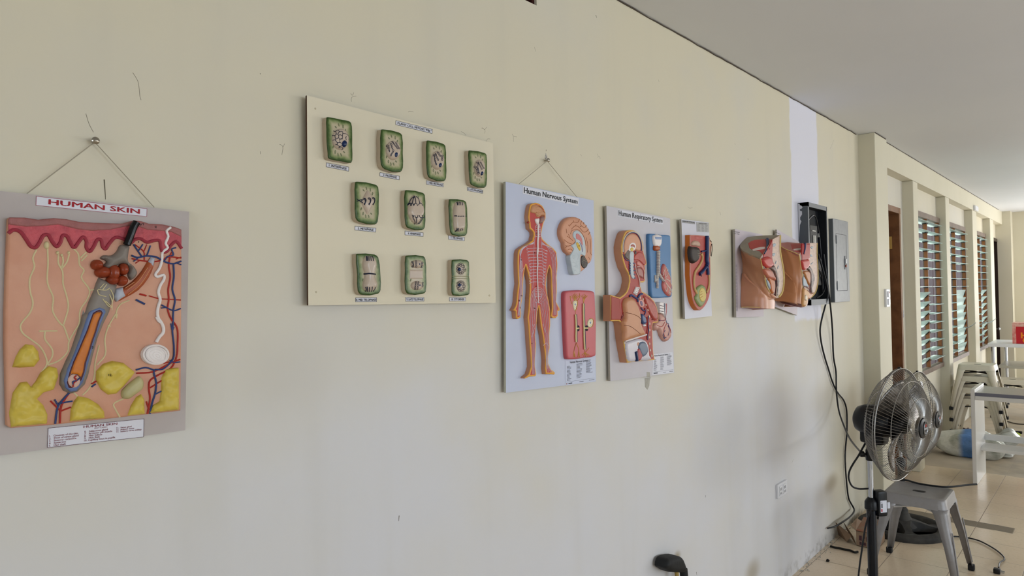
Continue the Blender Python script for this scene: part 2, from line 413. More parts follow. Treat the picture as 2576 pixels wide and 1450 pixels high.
def rect_wall(name, axis, a0, a1, t0, t1, z0, z1, holes, m, mats=None):
    """a wall along x (axis 0) or y (axis 1) with rectangular openings (a0, a1, z0, z1)"""
    A = sorted({a0, a1, *[h[0] for h in holes], *[h[1] for h in holes]}); Z = sorted({z0, z1, *[h[2] for h in holes], *[h[3] for h in holes]})
    A = [a for a in A if a0 <= a <= a1]; Z = [z for z in Z if z0 <= z <= z1]; mb = MB()
    for i in range(len(A)-1):
        for j in range(len(Z)-1):
            ca, cz = (A[i]+A[i+1])/2, (Z[j]+Z[j+1])/2
            if any(h[0] < ca < h[1] and h[2] < cz < h[3] for h in holes): continue
            if axis == 0: mb.box((A[i], t0, Z[j]), (A[i+1], t1, Z[j+1]))
            else: mb.box((t0, A[i], Z[j]), (t1, A[i+1], Z[j+1]))
    o = mb.build(name, m)
    bm = bmesh.new(); bm.from_mesh(o.data); bmesh.ops.remove_doubles(bm, verts=bm.verts, dist=1e-5)
    # drop the doubled inner faces
    seen = {}
    for f in bm.faces:
        k = tuple(sorted(v.index for v in f.verts)); seen.setdefault(k, []).append(f)
    bmesh.ops.delete(bm, geom=[f for k in seen.values() if len(k) > 1 for f in k], context='FACES_ONLY')
    bm.to_mesh(o.data); bm.free()
    return tag(o, kind='structure')
XN, XF = -6.5, 12.85
W1 = (6.95, 8.10, .775, 2.30); W2 = (8.37, 9.67, .765, 2.30); W3 = (10.2, 11.30, .745, 2.31)
D1 = (5.72, 6.43, 0, 2.225); D2 = (12.02, 12.60, 0, 2.26); VENT = (1.22, 1.686, 2.543, 2.70)
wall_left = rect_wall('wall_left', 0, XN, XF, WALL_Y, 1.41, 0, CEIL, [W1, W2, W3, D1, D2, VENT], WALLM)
rect_wall('wall_right', 0, XN, XF, ROOM_Y-.15, ROOM_Y, 0, CEIL, [(-2.5, -.9, .7, 2.2), (.3, 4.5, .9, 2.5), (6.2, 8.6, .9, 2.5), (9.8, 12.2, .6, 2.2)], CREAM)
rect_wall('wall_back', 1, ROOM_Y, WALL_Y, XN-.15, XN, 0, CEIL, [(-3.5, -.9, .75, 2.25)], CREAM)  # unseen wall; the window opening is added for the fill lamp
rect_wall('wall_front', 1, ROOM_Y, WALL_Y, XF, XF+.15, 0, CEIL, [(-1.1, .62, 0, 2.25)], CREAM)  # the doorway opening, out of view, is added for its lamp
tag(MB().box((XN-.15, ROOM_Y-.15, CEIL), (XF+.15, 1.55, CEIL+.12)).build('ceiling', CEILM), kind='structure')
# thin dark shrinkage crack where the ceiling meets the wall
mb = MB(); 
P = [(x, WALL_Y-.002+random.uniform(-.0015, .0015), CEIL-.004+random.uniform(-.002, .002)) for x in np.arange(.6, 5.3, .06)]; mb.tube(P, .0028, 5)
P = [(x, 1.303+random.uniform(-.001, .001), CEIL-.002+random.uniform(-.001, .001)) for x in np.arange(5.66, 12.3, .09)]; mb.tube(P, .0022, 5)
P = [(5.33+.033*k, 1.276, CEIL-.004) for k in range(10)]; mb.tube(P, .003, 5)
attach(mb.build('ceiling_crack', mat('crack', '4a4238', .9)), wall_left)

def floor_material():
    m = bpy.data.materials.new('floor_tiles'); m.use_nodes = True; nt = m.node_tree; N = nt.nodes; L = nt.links
    b = N['Principled BSDF']; tc = N.new('ShaderNodeTexCoord'); sp = N.new('ShaderNodeSeparateXYZ'); L.new(tc.outputs['Object'], sp.inputs[0])
    def M_(op, a, c=None):
        n = N.new('ShaderNodeMath'); n.operation = op
        for i, k in enumerate((a, c)):
            if k is None: continue
            if isinstance(k, (int, float)): n.inputs[i].default_value = k
            else: L.new(k, n.inputs[i])
        return n.outputs[0]
    def mix(fac, a, c):
        n = N.new('ShaderNodeMix'); n.data_type = 'RGBA'; L.new(fac, n.inputs['Factor'])
        for k, s_ in ((a, 'A'), (c, 'B')):
            if isinstance(k, tuple): n.inputs[s_].default_value = k
            else: L.new(k, n.inputs[s_])
        return n.outputs['Result']
    def noise(sc, det=4):
        n = N.new('ShaderNodeTexNoise'); n.inputs['Scale'].default_value = sc; n.inputs['Detail'].default_value = det; L.new(tc.outputs['Object'], n.inputs[0]); return n.outputs['Fac']
    def step(x, a, c):
        n = N.new('ShaderNodeMapRange'); n.interpolation_type = 'SMOOTHSTEP'; n.inputs['From Min'].default_value = a; n.inputs['From Max'].default_value = c; L.new(x, n.inputs['Value']); return n.outputs['Result']
    T = .312
    def line(ax, off):
        fr = M_('FRACT', M_('DIVIDE', M_('ADD', sp.outputs[ax], 50*T-off), T)); d = M_('MINIMUM', fr, M_('SUBTRACT', 1, fr)); return M_('SUBTRACT', 1, step(d, .003, .0075))
    gr = M_('MAXIMUM', line('X', 5.707), line('Y', .742))
    tile = mix(M_('MULTIPLY', step(noise(3.0), .4, .65), .5), lin('e2ceb3'), lin('d6c2a6'))
    tile = mix(M_('MULTIPLY', step(noise(60, 2), .5, .7), .25), tile, lin('c7b296'))
    tile = mix(gr, tile, lin('8b7b6a'))
    cem = mix(step(noise(5), .35, .7), lin('b3a48e'), lin('9f9382'))
    cem = mix(M_('MULTIPLY', step(noise(1.2), .5, .6), .5), cem, lin('c0b5a4'))
    xw = M_('ADD', sp.outputs['X'], M_('MULTIPLY', M_('SUBTRACT', noise(6), .5), .03))
    far = step(xw, 6.93, 6.945)
    st = M_('MULTIPLY', M_('MULTIPLY', step(xw, 5.345, 5.352), M_('SUBTRACT', 1, step(xw, 5.472, 5.48))), M_('MULTIPLY', step(sp.outputs['Y'], .535, .55), M_('SUBTRACT', 1, step(sp.outputs['Y'], 1.3, 1.32))))
    col = mix(st, mix(far, tile, cem), lin('847968')); dull = M_('MAXIMUM', M_('MAXIMUM', st, far), gr)
    L.new(col, b.inputs['Base Color'])
    rn = N.new('ShaderNodeMapRange'); rn.inputs['To Min'].default_value = .22; rn.inputs['To Max'].default_value = .7; L.new(dull, rn.inputs['Value']); L.new(rn.outputs[0], b.inputs['Roughness'])
    bn = N.new('ShaderNodeBump'); bn.inputs['Strength'].default_value = .3; bn.inputs['Distance'].default_value = .002; L.new(M_('SUBTRACT', 1, gr), bn.inputs['Height']); L.new(bn.outputs[0], b.inputs['Normal'])
    return m
tag(MB().box((XN-.15, ROOM_Y-.15, -.12), (XF+.15, 1.55, 0)).build('floor', floor_material()), kind='structure')
# column, header beam and the piers between the window bays
tag(MB().box((5.325, 1.278, 0), (5.66, 1.42, CEIL), bev=.006).build('trim_1', CREAM), kind='structure')
tag(MB().box((5.655, 1.305, 2.52), (12.62, 1.40, CEIL)).build('trim_2', CREAM), kind='structure')
for k, (a, b_) in enumerate(((6.642, 6.819), (8.103, 8.297), (9.803, 10.12), (11.302, 11.62))):
    tag(MB().box((a, 1.305, 0), (b_, 1.409, 2.519), bev=.006).build('trim_%d' % (k+3), CREAM), kind='structure')
tag(MB().box((12.60, 1.20, 0), (XF+.01, 1.40, CEIL)).build('trim_7', CREAM), kind='structure')

# the open ventilation hole high in the wall
hole = mat('dark_recess', '0c0706', .9, noise=(12, '3a0f0a', .6))
mb = MB(); x0, x1, z0, z1 = VENT
mb.box((x0-.02, 1.50, z0-.02), (x1+.02, 1.54, z1+.01)).box((x0-.02, 1.411, z0-.02), (x1+.02, 1.50, z0-.001)).box((x0-.02, 1.411, z0-.02), (x0-.001, 1.50, z1)).box((x1+.001, 1.411, z0-.02), (x1+.02, 1.50, z1)).box((x0-.02, 1.411, z1+.001), (x1+.02, 1.50, z1+.01)); mb.box((x1-.012, 1.40, z0), (x1+.001, 1.5, z1), 1)
tag(mb.build('window_4', None, mats=[hole, mat('dark_red_wood', '3a130c', .8)]), kind='structure')

# ------------------------------------------------------------------ doors
WOOD = mat('varnished_wood', '7e5637', .42, noise=(9, '573722', .7), bump=('noise', 30, .2))
WOODF = mat('window_wood', '7b6a5e', .5, noise=(8, '66564b', .7), bump=('noise', 40, .2))
WOODLIT = mat('window_wood_lit', '9c6238', .45, noise=(7, '7c4b29', .6))  # window wood with the orange glow of the light in its colour
DARKW = mat('dark_brown_wood', '2a1b12', .35, noise=(6, '1c120c', .6))
METAL = mat('steel', 'b9bcc0', .25, 1)
def door(name, x0, x1, z1, leafm, framem, jd, lab):
    mb = MB(); fw = .045; yf = 1.372
    mb.box((x0-.0, yf, 0), (x0+fw, jd+.05, z1)); mb.box((x1-.004, yf, 0), (x1+.045, jd+.05, z1+.044)); mb.box((x0, yf-.002, z1-.004), (x1+.044, jd+.049, z1+.045))
    o = mb.build(name, framem); tag(o, kind='structure')
    lf = MB().box((x0+.03, jd, .01), (x1, jd+.035, z1)); 
    for (a, b_, c, d) in ((.1, .46, .12, .95), (.54, .9, .12, .95), (.1, .46, 1.05, 2.0), (.54, .9, 1.05, 2.0)):
        w_ = x1-x0; lf.box((x0+w_*a, jd-.008, c), (x0+w_*b_, jd+.001, d), bev=.004)
    attach(lf.build('door_leaf', leafm), o)
    return o
d1 = door('door_1', D1[0], D1[1], 2.225, WOOD, WOOD, 1.455, '')
h0 = pt(2236.5, 596, 0, 6.43); h1 = pt(2241, 627, 0, 6.43)
attach(MB().box((6.41, 1.43, h1.z), (6.4285, 1.458, h0.z)).tube([(6.42, 1.445, h1.z), (6.42, 1.445, h0.z)], .007).build('hinge', mat('brass', 'e0c070', .35, .6), None), d1)
d2 = door('door_2', D2[0], D2[1], 2.26, DARKW, DARKW, 1.42, '')
k = pt(2511, 826, 1, 1.40)
attach(MB().lathe((k.x-.25, 1.42, k.z), (0, -1, 0), [(.02, 0), (.02, .01), (.009, .015), (.009, .04), (.026, .05), (.028, .065), (.018, .078), (0, .08)], 16).build('door_knob', METAL, None, True), d2)

# ------------------------------------------------------------------ louvred windows
GLASS = bpy.data.materials.new('louvre_glass'); GLASS.use_nodes = True
nt = GLASS.node_tree; b = nt.nodes['Principled BSDF']; b.inputs['Base Color'].default_value = lin('dcecea'); b.inputs['Roughness'].default_value = .25
tr = nt.nodes.new('ShaderNodeBsdfTransparent'); tr.inputs[0].default_value = (.9, .97, .95, 1); tl = nt.nodes.new('ShaderNodeBsdfTranslucent'); tl.inputs[0].default_value = lin('eaf7f5')
m1 = nt.nodes.new('ShaderNodeMixShader'); m2 = nt.nodes.new('ShaderNodeMixShader'); m1.inputs[0].default_value = .45; m2.inputs[0].default_value = .42
nt.links.new(b.outputs[0], m1.inputs[1]); nt.links.new(tl.outputs[0], m1.inputs[2]); nt.links.new(m1.outputs[0], m2.inputs[1]); nt.links.new(tr.outputs[0], m2.inputs[2])
nt.links.new(m2.outputs[0], nt.nodes['Material Output'].inputs[0])
CLIP = mat('black_clip', '15130f', .5)
BLADES = {}
def louvre_blade(w_, tilt):
    key = (round(w_, 3), round(tilt))
    if key not in BLADES:
        a = R(tilt); c, s_ = math.cos(a), math.sin(a); mb = MB()
        mb.obox((0, 0, 0), ((1, 0, 0), (0, c, s_), (0, -s_, c)), (w_/2, .051, .0028))
        mb.obox((-w_/2+.006, 0, -.003), ((1, 0, 0), (0, c, s_), (0, -s_, c)), (.006, .02, .008), 1); mb.obox((w_/2-.006, 0, -.003), ((1, 0, 0), (0, c, s_), (0, -s_, c)), (.006, .02, .008), 1)
        o = mb.build('louvre_blade', None, mats=[GLASS, CLIP]); BLADES[key] = o.data; bpy.data.objects.remove(o)
    return BLADES[key]
def louvre_window(name, W, mull, tilts, levers):
    x0, x1, z0, z1 = W; fw = .042; yf, yb = 1.362, 1.409
    mb = MB()
    mb.box((x0, yf, z0), (x0+fw, yb, z1), bev=.003); mb.box((x1-fw*.5, yf, z0), (x1-.001, yb, z1)); mb.box((x0+.001, yf-.002, z1-.05), (x1-.001, yb-.001, z1+.001))
    mb.box((x0+.001, yf-.008, z0), (x1-.001, yb-.001, z0+.045)); mb.box((mull-.015, yf+.01, z0), (mull+.015, yb, z1), bev=.003)
    # inner rails the louvre clips screw to, the orange light on them painted in
    for a in (mull-.019, x1-fw*.5-.005): mb.box((a, yf+.006, z0+.04), (a+.006, yb-.01, z1-.05), 1)
    win = mb.build(name, None, mats=[WOODF, WOODLIT]); tag(win, kind='structure')
    for pi, (a, b_) in enumerate(((x0+fw, mull-.021), (mull+.017, x1-fw*.5-.007))):
        n = 16; sp_ = (z1-.05-z0-.06)/n
        for k in range(n):
            t = tilts[pi](k)
            o = bpy.data.objects.new('louvre_blade', louvre_blade(b_-a, t)); COL.objects.link(o)
            o.location = ((a+b_)/2, 1.388, z1-.085-sp_*k); o.parent = win
    for (px, py) in levers:
        p = pt(px, py, 1, yf-.01)
        attach(MB().tube([(p.x, yf+.02, p.z), (p.x, yf-.02, p.z-.01), (p.x+.01, yf-.06, p.z+.012), (p.x+.03, yf-.1, p.z+.05)], [.008, .007, .006, .004], 6).build('lever', METAL, None, True), win)
    return win
louvre_window('window_1', W1, 7.53, (lambda k: -2 if k < 8 else -46, lambda k: 0), [])
louvre_window('window_2', W2, 9.02, (lambda k: 0, lambda k: 0 if k < 8 else -72), [(2431, 823)])
louvre_window('window_3', W3, 10.83, (lambda k: 0, lambda k: 0 if k < 8 else -52), [(2463, 815), (2485, 811)])
# the boarded passage wall seen through the louvres
mb = MB(); xx = 4.5
while xx < 34:
    wd = random.uniform(.8, 1.3); mb.box((xx, 2.6, -.3), (xx+wd, 2.63, 3.3)); xx += wd+.06
tag(mb.build('wall_outside', mat('weathered_boards', '5a4b4a', .8, noise=(3, '483c3d', .7))), kind='structure')
tag(MB().box((3, 1.55, -.35), (34, 2.7, -.3)).box((3, 2.7, -.35), (34, 12, -.3)).build('floor_outside', mat('concrete', 'b5b0a5', .8)), kind='structure')

# ------------------------------------------------------------------ small fittings on the walls
WPL = mat('white_plastic', 'dcdce0', .35)
DK = mat('slot_black', '1a1a1c', .5)
P = wallplane(0)
c = pt(1951, 1221, 1, WALL_Y); e = pt(1976, 1240, 1, WALL_Y)
t = thing('wall_outlet', 'white double wall outlet low on the cream wall', 'outlet', (3.68, WALL_Y, .515))
MB().box((3.612, WALL_Y-.012, .478), (3.748, WALL_Y, .553), bev=.003).build('cover_plate', WPL, t)
for x in (3.645, 3.70):
    MB().box((x-.017, WALL_Y-.016, .49), (x+.017, WALL_Y-.011, .541), bev=.002).build('socket', WPL, t)
    MB().box((x-.008, WALL_Y-.0168, .518), (x-.005, WALL_Y-.0158, .532)).box((x+.005, WALL_Y-.0168, .518), (x+.008, WALL_Y-.0158, .532)).box((x-.008, WALL_Y-.0168, .497), (x-.005, WALL_Y-.0158, .508)).box((x+.005, WALL_Y-.0168, .497), (x+.008, WALL_Y-.0158, .508)).build('slots', DK, t)
a = pt(2224, 728, 1, 1.278); e = pt(2236, 772, 1, 1.278)
t = thing('light_switch', 'white rocker light switch on the column beside the first door', 'light switch', ((a.x+e.x)/2, 1.278, (a.z+e.z)/2))
MB().box((a.x, 1.262, e.z), (e.x-.03, 1.2785, a.z), bev=.004).build('cover_plate', WPL, t)
mz = (a.z+e.z)/2; mx = (a.x+e.x-.03)/2
for dz in (.028, -.028): MB().box((mx-.022, 1.254, mz+dz-.022), (mx+.022, 1.263, mz+dz+.022), bev=.004).build('rocker', WPL, t)
MB().box((mx-.006, 1.2525, mz+.035), (mx+.006, 1.2545, mz+.047)).build('indicator', mat('red_dot', 'a03020', .4), t)
a = pt(2448, 517, 1, 1.305); e = pt(2456, 533, 1, 1.305)
o = MB().box((a.x, 1.28, e.z), (e.x, 1.306, a.z), bev=.006).build('junction_box', WPL); tag(o, 'small white junction box under the beam between the second and third window', 'junction box')
a = pt(2267.5, 778, 1, WALL_Y); e = pt(2275, 802, 1, WALL_Y)
o = puff('paper_scrap', wallplane(0), [(2268, 781), (2271, 778), (2274, 783), (2273, 788), (2275, 793), (2272.5, 802), (2270, 796), (2271, 790), (2268.5, 786)], 0, .004, .003, mat('grey_blue_paper', '8d8f9e', .6, noise=(80, 'd8d5d0', .8)), None); tag(o, 'torn grey blue paper scrap stuck beside the first door frame', 'paper scrap')

# pencil scribbles and scuffs on the plaster
SC1 = mat('pencil_grey', '857e6e', .9); SC2 = mat('dark_scuff', '5d5647', .9)
scr = [[(882, 235), (886, 240), (890, 233)], [(884, 256), (884, 247), (888, 243), (896, 242)], [(1213, 321), (1219, 326), (1224, 320)], [(1219, 336), (1220, 328), (1211, 322)], [(1288, 337), (1291, 342), (1300, 345)], [(1291, 342), (1292, 357)],
       [(1502, 387), (1505, 393)], [(1503, 396), (1508, 394), (1510, 400)], [(1344, 118), (1348, 130)], [(334, 183), (347, 205), (352, 243), (355, 252)], [(216, 286), (224, 312), (235, 333)], [(703, 363), (711, 368), (709, 390)], [(716, 362), (712, 370)], [(655, 381), (655, 388)], [(1027, 282), (1030, 280), (1040, 282)],
       [(1160, 331), (1168, 336), (1172, 341)], [(1224, 356), (1226, 350), (1233, 350)], [(1460, 388), (1463, 393)], [(1730, 520), (1734, 524), (1742, 523)], [(1811, 533), (1813, 542)], [(1848, 360), (1850, 365)], [(2088, 375), (2098, 352)], [(1656, 200), (1658, 207)], [(1996, 1155), (1992, 1165)]]
sc2 = [[(1499, 38), (1501, 45)], [(1374, 377), (1374, 381)], [(1881, 399), (1882, 403)], [(1775, 1247), (1775, 1252)], [(1004, 1298), (1003, 1312)], [(2055, 1368), (2055.5, 1371)], [(262, 452), (264, 478), (265.5, 502)], [(2034, 1175), (2034, 1176)], [(654, 185), (656, 187)], [(1752, 1440), (1753, 1448)]]
attach(ptube('pencil_scribble', P, scr, -.0001, .0005, SC1, None, 3, 5), wall_left)
attach(ptube('scuff_mark', P, [(p, (.0010, .0005)) for p in sc2], .0001, .001, SC2, None, 2, 5), wall_left)
attach(puff('paint_chip', P, [(1373.5, 385), (1377, 392), (1377.5, 400), (1374, 403), (1371, 397)], 0, .0012, .002, mat('bare_cement', '8d8880', .9, noise=(150, 'c9c4bd', .9)), None), wall_left)

# ------------------------------------------------------------------ paints of the anatomical models
BOARDW = mat('board_white', 'c2bfc6', .45, noise=(3, 'b5aeb0', .5), bump=('noise', 60, .06))
BOARDB = mat('board_pale_blue', 'bcc2d6', .42, noise=(4, 'b3b8cc', .5))
BOARDC = mat('board_cream', 'd8cfb9', .5, noise=(2.5, 'd3cab3', .6))
EDGEB = mat('board_edge_brown', '4e3524', .7); EDGEW = mat('board_edge_pale', 'b9b8aa', .6); EDGEG = mat('board_edge_grey', 'a7a098', .7)
PAPER = mat('label_paper', 'd3d3dc', .5); INK = mat('ink_black', '16161c', .6); INKR = mat('ink_red', '9c1420', .6); INKG = mat('ink_grey', '6f7078', .6)
PEACH = mat('dermis_peach', 'c99478', .42, noise=(14, 'bf8468', .7), bump=('noise', 26, .35))
FAT = mat('fat_yellow', 'cbb34a', .38, noise=(18, 'b89c3a', .6), bump=('cells', 85, 1.0))
GREYG = mat('gland_grey', '837a72', .45, noise=(30, '6f665f', .6)); BLUEF = mat('follicle_blue', '60719b', .42, noise=(25, '53638c', .6))
MAROON = mat('maroon', '4a1218', .4); ORANGE = mat('hair_orange', 'c5701c', .42, noise=(60, 'b05f18', .6))
BLACKG = mat('glossy_black', '0d0c0e', .18); BROWNR = mat('sebaceous_brown', '8c3a20', .22, noise=(25, '7b2f1a', .6))
NERVE = mat('nerve_cream', 'cdbf94', .5); WHITEP = mat('moulded_white', 'e2dad8', .38, bump=('noise', 60, .4))
REDV = mat('vessel_red', 'a32a22', .4); BLUEV = mat('vessel_blue', '2f4070', .4)
SKINT = mat('model_skin', 'c08a6c', .4, noise=(8, 'b27a5f', .5)); REDM = mat('muscle_red', 'b8463f', .42, noise=(20, 'a53a36', .7))
BONE = mat('bone_cream', 'd9cab4', .42, noise=(30, 'c9b6a4', .6)); PINKM = mat('tissue_pink', 'c9837a', .4, noise=(25, 'ba7068', .6))
NAVY = mat('navy', '16284f', .25); GREYBL = mat('grey_blue', '5d6b80', .3); LILAC = mat('nerve_lilac', 'cdbfcb', .5)
YELL = mat('fat_edge_yellow', 'dba648', .42); TAUPE = mat('taupe_flesh', '8c8272', .45, noise=(30, '7f7364', .5))
HOOK = mat('nail_metal', 'a9a49a', .2, 1); CORD = mat('nylon_cord', '9c9482', .5); SULC = mat('sulcus_brown', '9a5a35', .5)

def ell(f, cx, cy, rx, ry, n=16, rot=0):
    o = []
    for k in range(n):
        a = 2*math.pi*k/n; x, y = rx*math.cos(a), ry*math.sin(a)
        o.append((cx+x*math.cos(rot)-y*math.sin(rot), cy+x*math.sin(rot)+y*math.cos(rot)))
    return f(*o)
def label_part(name, root, pl, qpx, h, items, ink=INK, bw=.0008, bcol=INK, paper=PAPER, text='lettering'):
    q = quad(pl, qpx, h); lab = slab(name, pl, qpx, 0.0002, h, paper, root)
    if bw: border('border', pl, q, .0003, bw, bcol, lab)
    lettering(text, items, pl, q, .0004, ink, lab)
    return lab, q
def nail_and_cord(root, nx, ny, ends, off, who):
    pl = wallplane(0); c = pt(nx, ny, 1, WALL_Y-.006)
    n = MB().lathe((c.x, WALL_Y, c.z), (0, -1, 0), [(.0022, 0), (.0022, .012), (.0062, .013), (.0068, .016), (.0045, .0185), (0, .0195)], 14)
    o = n.build('nail', HOOK, None, True); tag(o, who, 'nail')
    mb = MB()
    for e in ends:
        q = pt(*e, 1, WALL_Y-off); mb.tube([(c.x, WALL_Y-.010, c.z-.002), tuple(q)], .0009, 5)
    mb.build('hanging_cord', CORD, root, True)

# ================================================================== HUMAN SKIN board
BO = .014; pl = wallplane(BO)
root = thing('skin_model_board', 'white board with a relief of a hair follicle and yellow fat, titled HUMAN SKIN', 'anatomical model', (.4, WALL_Y-BO, 1.56))
slab('board_panel', pl, [(-14, 479), (476, 533), (466, 1083), (-16, 1149)], -.009, 0, mat('board_dusty_white', 'b6adab', .5, noise=(6, 'a69c97', .6), bump=('noise', 60, .06)), root, EDGEG)
top = fA((80, 470), (82, 425), (95, 408), (240, 410), (370, 430), (520, 415), (640, 425), (760, 450), (900, 460), (1060, 465), (1180, 468), (1290, 437), (1360, 445), (1430, 468), (1560, 475), (1680, 500), (1745, 525))
outl = top+fA((1747, 900), (1745, 1440))+fB((1738, 970), (1200, 1030), (500, 1108), (110, 1138), (68, 1112), (48, 300))+fA((50, 1300), (62, 900))
H = .014
derm = puff('dermis', pl, outl, 0, H, .004, PEACH, root, grid=.007)
epi_b = fA((1745, 600), (1650, 552), (1560, 540), (1420, 530), (1300, 488), (1200, 500), (1050, 530), (880, 540), (750, 525), (560, 480), (400, 495), (250, 500), (80, 480))
puff('horny_layer', pl, top[1:]+epi_b, H-.0005, .0022, .003, mat('epidermis_brown', '9a5f5c', .42, noise=(40, '8a5350', .8), bump=('noise', 120, .5)), derm)
wave = fA((80, 562), (130, 530), (190, 545), (250, 620), (300, 690), (340, 700), (380, 650), (420, 582), (460, 577), (500, 640), (545, 690), (580, 650), (605, 582), (640, 587), (670, 640), (710, 700), (760, 640), (800, 597), (830, 640), (830, 700), (860, 738), (900, 690), (940, 620), (970, 625), (985, 690), (1010, 713), (1050, 660), (1110, 602), (1180, 615), (1250, 655), (1300, 620), (1350, 615), (1410, 648), (1480, 632), (1530, 632), (1545, 700), (1560, 740), (1600, 738), (1640, 680), (1690, 642), (1745, 708))
puff('epidermis', pl, [(x, y-8) for x, y in epi_b[::-1]]+wave[::-1], H-.0008, .0013, .002, mat('epidermis_red', 'c1525a', .4, noise=(60, 'a8444e', .9), bump=('noise', 160, .6)), derm)
ptube('basal_layer', pl, [(wave, .0030)], H+.0006, .0030, mat('basal_red', '95303f', .42), derm, 4, 8)
sheath = fA((960, 985), (1140, 1060), (1100, 1200), (1065, 1310))+fB((1065, 20), (1010, 130), (950, 280), (905, 450), (865, 620), (830, 720), (760, 790), (690, 810), (620, 780), (585, 720), (590, 620), (640, 500), (690, 400), (740, 250), (790, 100), (815, 0))+fA((830, 1330), (860, 1230), (910, 1120), (935, 1040))
fol = puff('hair_follicle', pl, sheath, H-.001, .011, .010, GREYG, root)
puff('root_sheath', pl, fA((900, 1290), (960, 1268), (1012, 1290), (1022, 1320))+fB((1008, 50), (975, 130), (920, 280), (870, 450), (830, 600), (800, 700), (740, 780), (680, 790), (630, 750), (615, 680), (650, 560), (710, 430), (770, 270), (830, 90), (860, 20)), H+.008, .003, .004, BLUEF, fol)
core = fA((918, 1310), (955, 1293), (990, 1310))+fB((992, 30), (960, 105), (930, 205), (895, 305), (865, 405), (832, 505), (815, 600), (790, 670), (740, 730), (700, 752), (660, 758), (640, 700), (664, 600), (700, 500), (745, 400), (786, 300), (830, 200), (864, 100), (890, 30))
puff('root_edge', pl, core, H+.0095, .0022, .002, MAROON, fol)
cen = (np.mean([p[0] for p in core]), np.mean([p[1] for p in core]))
core2 = fA((930, 1322), (956, 1307), (978, 1322))+fB((977, 30), (945, 105), (915, 205), (880, 305), (850, 405), (817, 505), (800, 600), (778, 655), (740, 618), (690, 618), (662, 655), (680, 600), (716, 500), (760, 400), (802, 300), (845, 200), (879, 100), (905, 30))
puff('hair_root', pl, core2, H+.0105, .0025, .003, ORANGE, fol)
puff('hair_bulb', pl, ell(fB, 712, 682, 62, 68), H+.0105, .0022, .004, mat('bulb_pink', 'c9a493', .4), fol)
ptube('papilla_vessel', pl, [fB((735, 630), (715, 650), (735, 680), (710, 700), (700, 740))], H+.0135, .0013, REDV, fol)
ptube('papilla_vein', pl, [fB((765, 655), (735, 680), (700, 690), (705, 720))], H+.0135, .0013, BLUEV, fol)
ptube('hair_shaft', pl, [fA((1218, 672), (1250, 590), (1285, 500), (1312, 455))], H+.010, .0066, BLACKG, root, 3, 14)
puff('gland_duct', pl, fA((1175, 670), (1260, 680), (1255, 740), (1250, 830), (1300, 870), (1335, 930), (1320, 980), (1270, 1010), (1245, 960), (1250, 880), (1200, 850), (1140, 870), (1090, 900), (1030, 900), (1010, 870), (1040, 830), (980, 800), (1010, 770), (1090, 770), (1140, 730)), H, .013, .012, GREYG, root, 3)
for (x, y, a, b_) in ((955, 862, 60, 52), (1010, 932, 78, 58), (1112, 935, 66, 80), (1208, 905, 52, 60), (1105, 1008, 62, 50), (1195, 1015, 58, 52)):
    puff('sebaceous_gland', pl, ell(fA, x, y, a, b_), H, .017, .013, BROWNR, root)
mus = puff('arrector_muscle', pl, fA((1120, 1100), (1190, 1080), (1280, 1020), (1370, 920), (1430, 820), (1460, 785), (1495, 800), (1490, 870), (1440, 990), (1340, 1110), (1220, 1180), (1130, 1220), (1100, 1180)), H-.001, .008, .008, mat('muscle_orange', 'a5532f', .4, noise=(50, '8f4024', .8)), root, 2)
puff('tendon', pl, fA((1118, 1095), (1190, 1077), (1205, 1120), (1225, 1165), (1130, 1222), (1095, 1180)), H, .009, .008, mat('tendon_blue', 'a9acb8', .4), mus)
puff('tendon', pl, fA((1428, 835), (1460, 785), (1497, 800), (1480, 885), (1450, 870)), H, .008, .006, MATS['tendon_blue'], mus)
ptube('fibre', pl, [(fA((1220, 1110), (1330, 1020), (1420, 890)), .0007), (fA((1230, 1150), (1350, 1050), (1445, 900)), .0007), (fA((1200, 1090), (1290, 1030)), .0007)], H+.0072, .0007, mat('fibre_pale', 'c88a62', .4), mus)
nv = [fA((350, 720), (315, 800), (330, 880), (285, 1000), (290, 1130), (315, 1230), (290, 1320), (210, 1420))+fB((195, 160), (215, 220), (290, 280), (380, 350), (430, 430), (450, 520), (390, 610)),
      fA((455, 700), (460, 850), (455, 1040), (510, 1180), (505, 1310), (590, 1440))+fB((605, 150), (660, 290)), fA((560, 760), (560, 850), (600, 930), (605, 1050), (640, 1170), (655, 1270), (610, 1440)), fA((600, 780), (605, 840), (590, 890)), fA((665, 755), (640, 840), (595, 900)),
      fA((700, 705), (750, 760), (765, 870), (805, 915), (780, 985), (860, 1110), (840, 1190), (770, 1300), (760, 1430))+fB((720, 200), (660, 310), (650, 400), (560, 490), (455, 530)), fA((830, 740), (770, 800)), fA((835, 770), (780, 830)),
      fA((1240, 1205), (1160, 1240), (1120, 1300), (1115, 1380))+fB((1120, 30), (1040, 160), (1005, 280), (1010, 430), (930, 530)), fB((1030, 150), (1060, 160)), fB((950, 340), (910, 520), (905, 640), (850, 760), (790, 820)), fB((375, 205), (460, 203), (550, 203)), fB((430, 210), (430, 280), (500, 380), (500, 450), (455, 520)),
      fB((1190, 850), (1090, 905), (1110, 960), (1150, 1030)), fA((860, 1110), (930, 1100)), fB((690, 780), (745, 830))]
ptube('nerve_fibre', pl, nv, H-.0002, .0014, NERVE, root, 4, 6)
